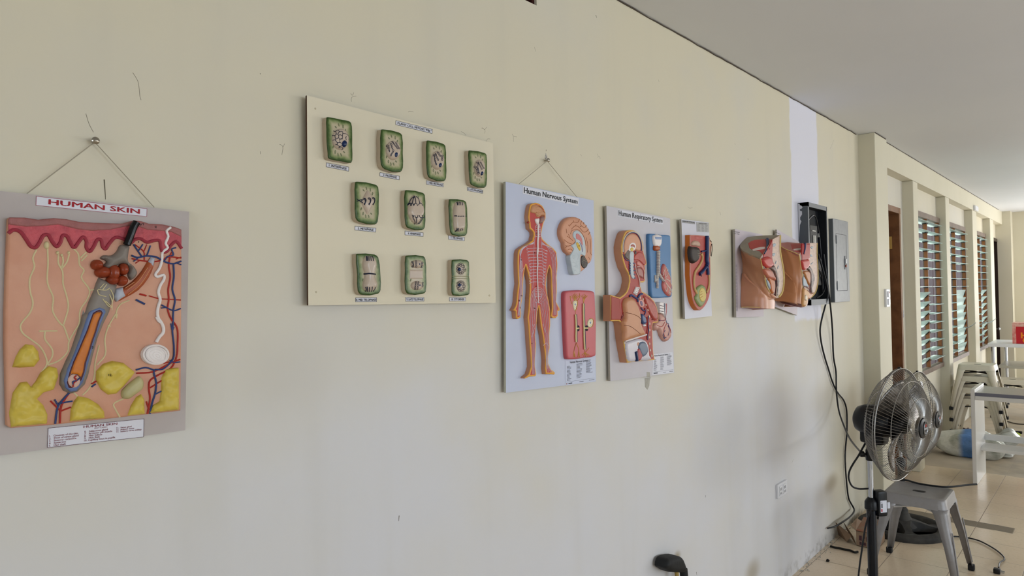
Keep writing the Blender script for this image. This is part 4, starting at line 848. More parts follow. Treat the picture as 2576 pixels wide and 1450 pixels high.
ptube('sulcus', pl, [fQ((255, 320), (340, 235), (430, 240), (465, 180)), fQ((350, 200), (340, 235)), fQ((245, 290), (255, 320)), fQ((300, 380), (385, 310), (470, 350), (540, 430), (600, 430), (650, 375)), fQ((385, 310), (395, 290)), fQ((510, 210), (490, 280), (540, 335), (580, 340), (610, 300)), fQ((555, 240), (550, 280)), fQ((640, 490), (680, 440)), fQ((215, 520), (260, 550), (330, 610)), fQ((195, 370), (210, 460)), fQ((285, 480), (300, 420), (340, 395), (430, 385), (520, 470), (580, 600), (600, 720)), fQ((600, 550), (635, 700), (625, 850)), fQ((680, 570), (690, 700), (685, 850), (715, 905)), fQ((650, 940), (675, 1000)), fQ((185, 715), (240, 720), (290, 705)), fQ((185, 755), (215, 715)), fQ((225, 800), (280, 780), (325, 810)), fQ((270, 840), (295, 860)), fQ((245, 480), (265, 550)), fQ((340, 680), (380, 630)), fQ((155, 590), (230, 650), (320, 685))], hb+.0001, .0009, SULC, bs, 4, 5)
ptube('arbor', pl, [fQ((285, 960), (320, 960), (320, 920), (360, 905)), fQ((305, 1055), (345, 1050), (350, 1015)), fQ((345, 1050), (390, 1075)), fQ((325, 1140), (365, 1130), (370, 1095)), fQ((365, 1130), (405, 1160)), fQ((350, 1210), (385, 1210), (395, 1180)), fQ((385, 1210), (425, 1265)), fQ((320, 960), (355, 985)), fQ((400, 850), (440, 930), (400, 1050)), fQ((455, 880), (460, 1100), (470, 1250)), fQ((410, 1050), (440, 1030))], hb+.0017, .0009, mat('arbor_slate', '5e6c7c', .5), bs, 3, 5)
ptube('callosum_hatch', pl, [fQ((350+3*k, 440+8*k), (385+3*k, 470+6*k)) for k in range(3)]+[fQ((510+6*k, 520+26*k), (545+4.5*k, 505+26*k)) for k in range(12)], hb+.0017, .0006, mat('hatch_grey', '8c959b', .5), bs, 0, 4)
# neuron tile
NT = mat('neuron_tile_pink', 'bf5a60', .38, noise=(5, 'b5535a', .5))
tile = puff('neuron_tile', pl, fR((62, 110), (72, 85), (100, 68), (430, 65), (475, 85), (487, 130), (502, 950), (490, 985), (350, 1010), (130, 1032), (100, 1015), (88, 900), (62, 250)), 0, .016, .006, NT, root, 2)
CRE = mat('axon_cream', 'd6c892', .4); AY = mat('dendrite_ochre', 'c08a3c', .45)
ax1 = [(210, 400), (215, 500), (218, 600), (215, 700), (218, 785)]; ax2 = [(322, 245), (322, 350), (325, 470), (328, 590), (333, 760), (340, 890)]
ptube('axon_black_edge', pl, [fR(*ax1), fR(*ax2), fR((218, 600), (250, 570)), fR((218, 600), (250, 615)), fR((328, 590), (370, 572)), fR((328, 590), (370, 612))], .0152, .0056, mat('axon_outline', '2a2230', .4), tile, 3, 8)  # black outline painted round the axons
ptube('axon', pl, [fR(*ax1), fR(*ax2), fR((218, 597), (250, 592)), fR((328, 590), (380, 590))], .0188, .0030, CRE, tile, 3, 8)
dn = [fR((205, 210), (195+12*k-30, 120+abs(k-3)*12), (150+22*k-10, 100+abs(k-3)*16)) for k in range(7)]+[fR((320, 240), (315+k*8, 170), (290+k*22, 110+abs(k-2)*14)) for k in range(5)]+[fR((220, 795), (190, 900), (180+k*14, 1000)) for k in range(3)]+[fR((220, 795), (255, 890), (240+k*14, 1000)) for k in range(3)]+[fR((340, 895), (340, 930), (300+k*28, 1000-abs(k-2)*14)) for k in range(5)]+[fR((208, 340), (212, 400)), fR((345, 940), (400, 870)), fR((160, 250), (140, 180), (135, 140)), fR((235, 215), (270, 150), (265, 100))]
ptube('dendrites', pl, dn, .0163, .0011, AY, tile, 3, 5)
for pts_ in (((180, 250), (185, 215), (210, 200), (237, 215), (240, 250), (225, 310), (208, 350), (190, 310)), ((385, 560), (390, 490), (420, 458), (455, 465), (462, 510), (445, 570), (410, 582))):
    cb = puff('cell_body', pl, fR(*pts_), .015, .004, .004, mat('cell_body_cream', 'd8cfae', .4), tile, 2)
    cx = sum(p[0] for p in pts_)/len(pts_); cy = sum(p[1] for p in pts_)/len(pts_)-4
    puff('nucleus', pl, ell(fR, cx, cy, 8, 18, 8), .0185, .0014, .002, mat('nucleus_blue', '5a7cb0', .4), cb)
    ptube('granules', pl, [fR((cx+17*math.cos(a), cy+38*math.sin(a)), (cx+15*math.cos(a), cy+44*math.sin(a))) for a in np.arange(0, 6.2, .8)], .0188, .0008, INK, cb, 0, 4)
    ptube('membrane', pl, [fR(*(pts_+(pts_[0],)))], .0165, .0012, AY, cb, 3, 5)
kq = fR((66, 1050), (486, 1003), (491, 1330), (66, 1395))
def rows(u0, n, v0, dv, ws, seed): 
    rnd = random.Random(seed); return [('#', u0, v0-dv*k, u0+ws*(.55+.45*rnd.random()), v0-dv*k+.018) for k in range(n)]
it = [('Human Nervous System', .15, .84, .74, .965, .03), ('#', .75, .905, .84, .925), ('#', .03, .125, .97, .132), ('#', .10, .035, .22, .075), ('#', .45, .05, .59, .07), ('#', .77, .055, .96, .072)]
it += rows(.05, 12, .755, .052, .15, 1)+rows(.36, 12, .80, .052, .20, 2)+rows(.68, 11, .84, .045, .22, 3)
lab, q = label_part('key_card', root, pl, kq, .0006, it, mat('ink_soft', '4a4b55', .6), 0, PAPER, mat('card_blue', 'c3c9dc', .5))
lettering('logo_mark', [('#', .035, .03, .06, .08)], pl, q, .0004, mat('logo_red', '7a2630', .6), lab)
nail_and_cord(root, 1374, 404, [(1306, 463), (1452, 497)], BO, 'rusty metal nail holding the cord of the Human Nervous System board')

# ================================================================== Human Respiratory System board
BO = .018; pl = wallplane(BO)
root = thing('respiratory_system_board', 'white board with a relief head and chest in profile, titled Human Respiratory System', 'anatomical model', (2.3, WALL_Y-BO, 1.62))
slab('board_panel', pl, [(1525.5, 518), (1685.7, 549.8), (1696, 938.6), (1535.5, 959.3)], -.009, 0, BOARDW, root, EDGEG)
lab = slab('title_label', pl, [(1554, 527), (1668, 550), (1668, 565), (1554, 544)], 0, .0005, PAPER, root)
q = quad(pl, [(1556.5, 529), (1666.5, 550), (1666, 564.5), (1556.5, 547)], .0006)
lettering('lettering', [('Human Respiratory System', 0, 0, 1, 1, .035)], pl, q, .0003, INK, lab)
RBAND = bandmat('respiratory_body', [(0, 'd9ac55'), (.0042, 'd9ac55'), (.005, 'a0352f'), (.05, 'a0352f')], .4, .0008)
rb = fG((430, 200), (470, 165), (540, 150), (620, 165), (690, 215), (750, 300), (790, 400), (805, 500), (800, 600), (830, 700), (850, 760), (868, 830), (850, 865), (828, 880), (838, 960), (830, 985), (845, 1010), (828, 1060), (835, 1120), (832, 1190), (800, 1215), (735, 1220), (735, 1290), (765, 1380))+fH((655, 90), (720, 125), (800, 180), (870, 260), (920, 370), (945, 500), (945, 600), (930, 635), (850, 645), (838, 700), (845, 900), (852, 1100), (862, 1200), (885, 1285), (700, 1300), (540, 1315), (405, 1335), (380, 1200), (352, 1050), (330, 900), (312, 750), (297, 640), (262, 608), (122, 612), (118, 152), (275, 200), (345, 150), (395, 95), (425, 15))+fG((500, 1270), (517, 1200), (512, 1110), (490, 1030), (430, 920), (380, 750), (355, 600), (350, 490), (370, 380), (400, 270))
H = .034
bd = puff('torso_relief', pl, rb, 0, H, .003, RBAND, root, sidemat=SKINT, grid=.006)
ptube('skull', pl, [(fG((378, 600), (378, 450), (410, 320), (470, 232), (570, 190), (670, 222), (735, 320), (768, 450), (772, 580)), .0028)], H+.0004, .0028, BONE, bd, 4, 6)
ptube('dura', pl, [fG((395, 610), (393, 450), (425, 325), (480, 245), (570, 205), (665, 235), (722, 325), (755, 450), (758, 570)), fG((380, 640), (410, 700), (450, 760), (520, 780))], H+.0022, .0014, mat('dura_blue', '3f5480', .4), bd, 4, 6)
bn = puff('brain', pl, fG((410, 560), (408, 450), (435, 330), (485, 255), (560, 222), (650, 238), (710, 310), (742, 400), (748, 560), (700, 578), (650, 560), (600, 585), (500, 560), (440, 640), (418, 640)), H-.0005, .005, .007, BR, bd, 2)
puff('corpus_callosum', pl, fG((500, 520), (520, 440), (580, 400), (640, 430), (650, 500), (610, 570), (540, 590), (500, 560)), H+.002, .003, .003, WHITEP, bd, 2)
puff('septum', pl, fG((535, 470), (580, 438), (625, 465), (625, 515), (590, 490), (545, 490)), H+.004, .002, .003, mat('septum_brown', 'a55a4c', .4), bd, 2)
puff('thalamus', pl, ell(fG, 568, 545, 34, 42), H+.004, .0025, .003, mat('thalamus_yellow2', 'cfb24a', .4), bd)
puff('cerebellum', pl, fG((430, 690), (440, 600), (480, 555), (515, 580), (520, 700), (522, 755), (470, 740)), H-.0005, .0035, .003, mat('cerebellum_grey', '55463e', .4, noise=(90, '7a6a5c', .7)), bd, 2)
stm = puff('spinal_cord', pl, fG((530, 600), (600, 590), (607, 700), (600, 900), (607, 1050), (628, 1130), (590, 1145), (550, 1080), (530, 900), (520, 750)), H, .0032, .003, PALE, bd, 2)
ptube('vertebra', pl, [fG((515, 800+50*k), (530, 830+50*k), (515, 850+50*k)) for k in range(5)]+[fG((580+6*k, 825+75*k), (615+4*k, 828+75*k)) for k in range(5)], H+.003, .0018, mat('vertebra_slate', '56648a', .4), bd, 2, 5)
puff('pituitary', pl, ell(fG, 640, 612, 19, 40), H, .002, .002, mat('dark_brown_paint', '3c2420', .4), bd)
puff('nasal_cavity', pl, fG((640, 650), (700, 595), (770, 610), (820, 690), (840, 790), (820, 870), (750, 800), (680, 760), (610, 760), (610, 690)), H-.0005, .0028, .005, mat('nasal_red', 'b04a40', .35, noise=(40, '9c3d36', .8)), bd, 2)
puff('palate', pl, fG((680, 780), (760, 830), (810, 920), (800, 960), (740, 900), (670, 850)), H, .004, .004, PINKM, bd, 2)
puff('tongue', pl, fG((670, 930), (740, 915), (790, 990), (800, 1130), (740, 1100), (695, 1080), (680, 1000)), H, .005, .006, mat('tongue_mauve', 'a06a64', .35), bd, 2)
ptube('airway', pl, [(fG((620, 830), (650, 1000), (690, 1090), (715, 1190), (720, 1280)), .0026), (fG((660, 900), (740, 900), (800, 960), (810, 1150)), .0018)], H+.0012, .0025, mat('mucosa_pale', 'cda9a2', .35), bd, 4, 8)
tr_ = puff('trachea', pl, fH((565, 10), (632, 22), (575, 165), (520, 120)), H, .006, .005, WHITEP, bd)
ptube('cartilage_ring', pl, [fH((578-13*k, 38+26*k), (620-13*k, 58+26*k)) for k in range(4)], H+.006, .0008, mat('ring_grey', '6e6a6c', .5), tr_, 0, 5)
puff('shoulder_muscle', pl, fH((128, 172), (270, 216), (285, 400), (296, 590), (128, 592)), H-.0005, .0018, .004, mat('deltoid_red', '9c3a33', .45), bd)
ptube('muscle_strand', pl, [fH((380-5*k, 400+22*k), (300-3*k, 545+9*k)) for k in range(6)]+[fH((360, 395), (300, 540))]+[fH((700+25*k, 170+16*k), (800+24*k, 330+45*k), (890+10*k, 500+22*k)) for k in range(4)]+[fH((850+12*k, 480+14*k), (830, 590)) for k in range(5)], H+.0008, .0016, mat('strand_dark', '84302b', .4, noise=(80, 'b85a50', .6)), bd, 3, 5)
puff('pectoral_muscle', pl, fH((690, 160), (790, 205), (870, 290), (915, 400), (925, 590), (870, 590), (800, 470), (740, 320)), H-.0005, .006, .010, mat('pectoral', '9c3b33', .35, noise=(60, 'b5564b', .7)), bd, 2)
lung = puff('lung', pl, fH((400, 210), (520, 200), (590, 290), (640, 420), (665, 560), (662, 640), (700, 730), (740, 820), (735, 855), (600, 895), (480, 932), (365, 962), (368, 800), (345, 650), (342, 620), (380, 560), (378, 450), (365, 300)), H-.001, .014, .014, mat('lung_peach', 'bf8560', .38, noise=(10, 'b37a56', .7)), bd, 2)
ptube('fissure', pl, [fH((380, 462), (500, 490), (590, 530), (655, 590)), fH((350, 685), (450, 700), (540, 760), (628, 835))], H+.0130, .0009, mat('fissure_brown', '6e3a26', .5), lung, 4, 5)
ptube('pleura', pl, [fH((368, 958), (480, 925), (600, 885), (735, 845))], H+.006, .0032, WHITEP, bd, 4, 8)
ptube('brachiocephalic_vein', pl, [(fH((440, 178), (475, 160), (530, 195), (575, 225), (585, 275)), .0038), (fH((662, 135), (620, 150), (585, 200)), .0036)], H+.002, .003, mat('vein_slate', '3a4a78', .35), bd, 4, 8)
puff('aortic_arch', pl, ell(fH, 652, 300, 50, 78, 16, -.25), H, .004, .004, mat('arch_pink', 'c98a80', .38), bd); puff('arch_core', pl, ell(fH, 652, 300, 22, 48, 12, -.25), H+.003, .0022, .003, mat('core_violet', '5d4a70', .4), bd)
hr = puff('heart', pl, fH((665, 480), (720, 510), (752, 600), (742, 655), (690, 665), (662, 600)), H-.001, .010, .009, mat('heart_slate', '3c4f78', .3), bd, 2)
puff('valve', pl, ell(fH, 712, 683, 28, 24, 12), H, .005, .005, WHITEP, bd)
ptube('vessel', pl, [(fH((640, 380), (690, 430), (720, 400)), .0026), (fH((700, 500), (720, 440), (705, 395)), .0022), (fH((770, 520), (762, 650), (775, 760), (755, 880), (760, 940)), .0016)], H+.0015, .0016, mat('vein_slate2', '46507e', .4), bd, 3, 6)
ptube('vessel_red', pl, [(fH((745, 540), (755, 700), (740, 860), (745, 930)), .0015), (fH((710, 380), (700, 450)), .0025)], H+.0015, .0016, REDV, bd, 3, 6)
for (x, y) in ((332, 645), (335, 750), (348, 865), (364, 985), (382, 1110), (402, 1215), (422, 1290), (630, 203), (682, 232), (735, 322), (768, 415), (790, 530), (796, 655), (796, 765), (793, 890), (794, 1005), (808, 1115), (833, 1215)):
    puff('rib_end', pl, ell(fH, x, y, 10, 26, 10), H, .0026, .0025, BONE, bd, grid=.004)
dp = puff('diaphragm', pl, fH((390, 985), (480, 950), (600, 915), (690, 925), (755, 975), (790, 1100), (795, 1200), (845, 1280), (600, 1298), (440, 1312), (405, 1180)), H-.001, .008, .010, mat('diaphragm_white', 'c5c0c8', .25, noise=(9, 'bcb4bc', .5)), bd, 2)
puff('liver', pl, fH((615, 1000), (650, 968), (720, 970), (772, 1050), (778, 1140), (725, 1218), (670, 1232), (640, 1180), (600, 1070)), H+.004, .007, .010, GREYBL, bd, 2)
puff('stomach_section', pl, fH((590, 1095), (640, 1080), (682, 1150), (672, 1228), (640, 1292), (595, 1292)), H+.004, .006, .006, mat('stomach_red', '9d3438', .3), bd, 2)
ptube('vena_cava', pl, [fH((542, 1140), (556, 1220), (566, 1302))], H+.006, .0075, NAVY, bd, 0, 12)
puff('gall_bladder', pl, ell(fH, 595, 1010, 24, 42, 12), H+.004, .004, .005, mat('gall_peach', 'c08e72', .4), bd)
# trachea tile
BT = mat('tile_blue', '4d7aa8', .4, noise=(6, '4a74a0', .4))
tile = puff('bronchial_tile', pl, fI((98, 160), (104, 140), (130, 130), (330, 150), (470, 160), (487, 185), (495, 700), (517, 1150), (515, 1265), (490, 1290), (400, 1297), (185, 1306), (145, 1280), (130, 1000), (105, 500)), 0, .015, .006, BT, root, 2)
hb = .015
puff('larynx', pl, fI((190, 165), (335, 160), (342, 260), (322, 358), (215, 362), (188, 250)), hb-.001, .010, .010, WHITEP, tile, 2)
puff('hyoid_membrane', pl, fI((208, 188), (330, 192), (325, 240), (215, 235)), hb+.0085, .002, .004, mat('membrane_blue', '7d92b8', .35), tile)
puff('thyroid_gland', pl, fI((208, 350), (310, 365), (305, 430), (250, 445), (208, 430)), hb, .010, .008, mat('thyroid_orange', 'a8552c', .35, noise=(60, '95451f', .8)), tile, 2)
def ringed(path, r, n_):
    P_ = [pl.at(*pl.uv(q, hb+.002), hb+.002) for q in path]; L_ = catmull(P_, 12); k = len(L_)
    mb = MB(); mb.tube(L_, [r*(1+.16*math.sin(2*math.pi*n_*i/(k-1))) for i in range(k)], 12); return mb
mb = MB()
for path, r, n_ in ((fI((255, 450), (255, 600), (255, 750), (252, 870)), .0088, 14), (fI((250, 860), (240, 960), (240, 1050), (240, 1130)), .0062, 10), (fI((272, 860), (310, 930), (350, 990), (390, 1030)), .0058, 8), (fI((245, 960), (210, 990), (196, 1010)), .0045, 4), (fI((205, 890), (205, 950), (215, 1000)), .0042, 5)):
    t_ = ringed(path, r, n_); mb.add(t_.v, t_.f)
tr_ = mb.build('bronchial_tree', mat('cartilage', 'c4bdb6', .35), tile, True)
ptube('ring_gap', pl, [fI((236, 480+27*k), (280, 482+27*k)) for k in range(14)]+[fI((228, 1010+22*k), (256, 1012+22*k)) for k in range(5)]+[fI((275+16*k, 915+22*k), (305+16*k, 895+22*k)) for k in range(6)], hb+.0094, .0007, mat('gap_mauve', '8c6f74', .5), tr_, 0, 5)
lg = puff('lung_lobe', pl, fI((345, 740), (375, 680), (410, 700), (450, 800), (495, 900), (513, 1050), (513, 1230), (490, 1278), (440, 1260), (370, 1170), (348, 1060), (370, 930), (337, 870)), hb-.001, .009, .010, mat('lobe_rose', 'b5615c', .4), tile, 2)
tw = [(fI((390, 1030), (430, 1080), (480, 1140), (500, 1200)), .0028)]
for a, b_ in (((430, 1080), (400, 1190)), ((450, 1110), (470, 1250)), ((480, 1140), (445, 1230)), ((400, 960), (480, 1000)), ((390, 940), (360, 780)), ((395, 930), (440, 860)), ((440, 860), (400, 740)), ((440, 860), (480, 930)), ((370, 830), (380, 720)), ((370, 1000), (400, 940)), ((400, 1190), (385, 1150)), ((440, 980), (500, 1060)), ((500, 1060), (510, 1140)), ((350, 830), (345, 900)), ((470, 1000), (480, 960)), ((460, 1200), (490, 1240)), ((430, 1150), (410, 1130)), ((410, 800), (440, 790))):
    tw.append((fI(a, ((a[0]+b_[0])/2+8, (a[1]+b_[1])/2), b_), .0017))
ptube('bronchiole', pl, tw, hb+.0082, .0017, mat('bronchiole_pale', 'd5c0b4', .4), lg, 3, 6)
# alveoli cluster
al = puff('alveoli_cluster', pl, fJ((250, 335), (300, 320), (350, 360), (380, 400), (395, 480), (420, 530), (455, 590), (472, 660), (450, 740), (390, 793), (350, 772), (300, 690), (268, 598), (220, 610), (185, 570), (182, 505), (235, 450), (262, 420)), 0, .017, .012, mat('alveoli_pink', 'c49a8e', .35, noise=(18, 'b0766c', .7), bump=('cells', 40, .6)), root, 2)
t2 = puff('bronchiole_section', pl, fJ((262, 142), (285, 132), (382, 152), (380, 300), (362, 405), (330, 330), (265, 312)), 0, .020, .003, WHITEP, al)
puff('vein_strip', pl, fJ((332, 155), (358, 158), (352, 300), (362, 400), (345, 340)), .0195, .0015, .002, NAVY, al)
puff('artery_strip', pl, fJ((366, 158), (384, 160), (380, 300), (365, 405), (366, 300)), .0195, .0015, .002, mat('strip_red', '9a2430', .35), al)
ptube('ring_gap', pl, [fJ((262, 190+45*k), (330, 205+45*k)) for k in range(3)], .0205, .001, mat('gap_dark', '57464a', .5), t2, 0, 5)
ptube('capillary_red', pl, [fJ((365, 400), (340, 440), (250, 430)), fJ((385, 480), (340, 560), (330, 650), (350, 730)), fJ((400, 500), (440, 600), (445, 650)), fJ((345, 470), (300, 540), (220, 520))], .0172, .0015, REDV, al, 4, 5)
ptube('capillary_blue', pl, [fJ((355, 400), (380, 480), (410, 490)), fJ((400, 520), (420, 600), (400, 690)), fJ((350, 600), (320, 680), (345, 745)), fJ((340, 725), (370, 720)), fJ((250, 440), (330, 440))], .0172, .0014, BLUEV, al, 4, 5)
kq = fJ((150, 1005), (478, 965), (497, 1302), (136, 1345))
it = [('Human Respiratory System', .06, .87, .74, .965, .03), ('#', .76, .915, .86, .93), ('#', .03, .14, .97, .148), ('#', .06, .05, .24, .10), ('#', .48, .06, .62, .08), ('#', .78, .06, .97, .08)]
it += rows(.05, 11, .72, .05, .17, 4)+rows(.36, 13, .82, .05, .18, 5)+rows(.68, 11, .84, .045, .26, 6)
label_part('key_card', root, pl, kq, .0006, it, MATS['ink_soft'], 0)
TAPE = mat('masking_tape', 'a8a49a', .6, noise=(60, '98948a', .7))
puff('tape_strip', pl, fJ((48, 1292), (100, 1298), (106, 1376), (50, 1384)), 0, .0008, .002, TAPE, root)
o = puff('tape_scrap', wallplane(0), fJ((14, 1400), (112, 1380), (98, 1440), (92, 1520), (60, 1590), (20, 1540)), 0, .0009, .002, TAPE, None); tag(o, 'torn piece of masking tape on the wall under the respiratory board', 'tape')

# ================================================================== EXCRETORY SYSTEM board
BO = .024; pl = wallplane(BO)
root = thing('excretory_system_board', 'narrow white board with an orange sided relief of kidneys and bladder', 'anatomical model', (2.78, WALL_Y-BO, 1.66))
slab('board_panel', pl, [(1714, 551.8), (1783, 560), (1791, 795.5), (1723.3, 803.3)], -.010, 0, mat('board_bright_white', 'c9c9d4', .4), root, EDGEG)
H = .024
XB = bandmat('excretory_body', [(0, 'b86a58'), (.002, 'c08a7c'), (.006, 'ab453d'), (.05, 'a83e38')], .38, .003)
bd = puff('abdomen_relief', pl, fK((378, 528), (560, 530), (760, 552), (890, 577), (898, 650), (903, 1100))+fL((852, 300), (852, 500), (845, 620), (838, 740), (818, 840), (790, 930), (752, 1010), (705, 1085), (650, 1145), (605, 1172), (565, 1168), (520, 1125), (480, 1065), (445, 990), (415, 890), (395, 780), (378, 640), (362, 480), (348, 300), (352, 0)), 0, H, .004, XB, root, sidemat=mat('abdomen_orange', 'c46c28', .45), grid=.005)
puff('abdominal_wall', pl, fK((480, 560), (700, 575), (700, 640), (600, 655), (500, 630)), H-.0005, .001, .004, mat('wall_red', 'a33a36', .4, noise=(30, 'b85a54', .8)), bd)
puff('adrenal_gland', pl, fK((420, 800), (445, 710), (540, 672), (640, 720), (655, 835), (530, 815)), H-.001, .007, .008, mat('adrenal_tan', 'b3927e', .4, bump=('noise', 80, .5)), bd, 2)
kd = puff('kidney', pl, fK((393, 900), (425, 820), (500, 830), (640, 855), (668, 950), (652, 1080), (632, 1190), (565, 1255), (500, 1275), (430, 1215), (398, 1080)), H-.001, .016, .016, mat('kidney_black', '2c2320', .5, noise=(10, '3a2e29', .5)), bd, 2)
ptube('renal_calyx', pl, [fK((565, 935), (600, 960), (630, 1015)), fK((565, 1022), (660, 1025)), fK((570, 1075), (650, 1075)), fK((590, 1140), (630, 1100))], H+.0145, .0011, mat('calyx_pale', '8f8c7c', .4), kd, 3, 6)
ptube('vena_cava', pl, [(fK((812, 560), (812, 800), (812, 1000), (808, 1200))+fL((770, 30), (748, 100)), .0092), (fL((745, 110), (660, 220), (580, 295)), .0072), (fL((752, 80), (775, 180), (785, 305)), .0074), (fK((672, 965), (740, 955), (800, 935)), .0036), (fK((830, 850), (905, 850)), .0040)], H+.004, .008, mat('cava_navy', '20305e', .35), bd, 3, 12)
ptube('ureter', pl, [(fK((655, 1020), (692, 1080), (685, 1180), (640, 1290), (580, 1385))+fL((472, 235), (447, 340), (440, 480), (455, 640), (510, 760)), .0055), (fL((806, 310), (812, 480), (790, 640), (745, 740)), .0048)], H+.002, .005, mat('ureter_cream', 'c4a06c', .4), bd, 4, 8)
bl = puff('bladder', pl, fL((515, 640), (600, 562), (660, 545), (722, 590), (752, 680), (752, 900), (702, 1020), (622, 1095), (560, 1040), (500, 940), (478, 850), (520, 780), (503, 725)), H-.001, .008, .010, mat('bladder_green', '848f5c', .4, noise=(40, '76834f', .7)), bd, 2)
puff('bladder_cavity', pl, fL((582, 700), (640, 618), (700, 645), (740, 740), (748, 850), (702, 950), (640, 962), (598, 900), (578, 800)), H+.006, .003, .006, mat('cavity_yellow', 'c9b25c', .35, noise=(25, 'bba24c', .5)), bl, 2)
ptube('bladder_fold', pl, [fL((600, 730), (640, 710)), fL((590, 800), (650, 770)), fL((600, 868), (650, 828))], H+.009, .001, mat('fold_orange', 'b0713c', .4), bl, 2, 6)
rk = puff('kidney_section', pl, fK((870, 640), (905, 625), (950, 720), (957, 800), (942, 1000), (915, 1122), (880, 1130), (868, 900)), H-.001, .012, .010, mat('section_peach', 'c99a80', .38, noise=(20, 'b5755c', .7)), bd, 2)
ptube('medulla_line', pl, [fK((930, 770), (905, 870), (895, 950), (905, 1080)), fK((940, 760), (948, 900), (925, 1090)), fK((890, 700), (905, 680), (930, 720))], H+.011, .0016, mat('medulla_dark', '2e211d', .4), rk, 3, 6)
puff('blood_spot', pl, ell(fL, 628, 335, 18, 14, 10), H, .001, .002, INK, bd)
label_part('title_label', root, pl, fK((168, 150), (497, 190), (495, 250), (170, 212)), .0005, [('EXCRETORY SYSTEM (FBL)', .03, .2, .97, .85, .02)], INK, .0007, paper=mat('label_grey', 'a9a8a8', .6))
it = [('EXCRETORY SYSTEM', .18, .82, .82, .95, .01)]+[('#', .02, .80-.13*k, .98, .808-.13*k) for k in range(6)]
for k in range(6): it += [('#', .07, .72-.125*k, .07+.16+.02*(k % 3), .745-.125*k), ('#', .40, .72-.125*k, .56+.03*(k % 2), .745-.125*k), ('#', .70, .72-.125*k, .90-.03*(k % 3), .745-.125*k)]
label_part('key_card', root, pl, fK((535, 200), (858, 222), (860, 463), (548, 448)), .0005, it, MATS['ink_soft'], .0006, INKG, mat('card_grey', 'b5b3b0', .6))

# ================================================================== pelvis models
def rect_board(name, label, corners3, BO, t_):
    """corners3: (x, z) of TL TR BR BL on the wall"""
    n = Vector((0, -1, 0)); y = WALL_Y-BO
    v = [Vector((x, y, z)) for x, z in corners3]+[Vector((x, y+t_, z)) for x, z in corners3]
    f = [(0, 3, 2, 1), (4, 5, 6, 7), (0, 1, 5, 4), (1, 2, 6, 5), (2, 3, 7, 6), (3, 0, 4, 7)]
    cx = sum(c[0] for c in corners3)/4; cz = sum(c[1] for c in corners3)/4
    root = thing(name, label, 'anatomical model', (cx, y, cz))
    o = obj('board_panel', v, f, None, root, False, [mat('board_mauve_white', 'c4bac0', .5, noise=(5, 'b9adb4', .6)), EDGEG], [0, 1, 1, 1, 1, 1]); sharp(o)
    return root, [Vector((x, y, z)) for x, z in corners3]
def back_skin(px, m, root):
    a = catmull([pt(*q_, 1, WALL_Y-.139) for q_ in px], 3); v = a+[Vector((q_.x-.004, WALL_Y-.09, q_.z)) for q_ in a]+[Vector((q_.x-.02, WALL_Y-.024, q_.z)) for q_ in a]; k = len(a)
    return obj('back_skin', v, [(j*k+i, j*k+i+1, (j+1)*k+i+1, (j+1)*k+i) for j in range(2) for i in range(k-1)], m, root, True)
def cutplane3(a, b_, c_):
    nn = (b_-a).cross(c_-a).normalized()
    if nn.dot(Vector(_O)-a) < 0: nn = -nn
    return Plane(a, nn)
def thigh(name, levels, m, root, back=.12):
    """levels: (px of the wall edge, px of the crease or outer edge, its distance from the wall)"""
    A = catmull([pt(*a, 1, WALL_Y-.024) for a, c_, o_ in levels], 4); C = catmull([pt(*c_, 1, WALL_Y-o_) for a, c_, o_ in levels], 4); rings = []
    for a, c_ in zip(A, C):
        rg = []
        for k in range(14):
            t = k/13; th = t*math.pi/2; e = .62; x = a.x+(c_.x-a.x)*(1-math.cos(th)**e); y = a.y+(c_.y-a.y)*math.sin(th)**e; rg.append(Vector((x, y, a.z+(c_.z-a.z)*t))+Vector((-.35, -.9, 0))*.012*math.sin(math.pi*t))
        d = c_-Vector((0, 0, 0)); rg += [Vector((c_.x+.018, c_.y+.004, c_.z)), Vector((c_.x+.045, c_.y+.022, c_.z)), Vector((c_.x+back, (c_.y+WALL_Y-.024)/2, c_.z)), Vector((c_.x+back, WALL_Y-.024, c_.z))]
        rings.append(rg)
    return loft(name, rings, m, root, False, True)
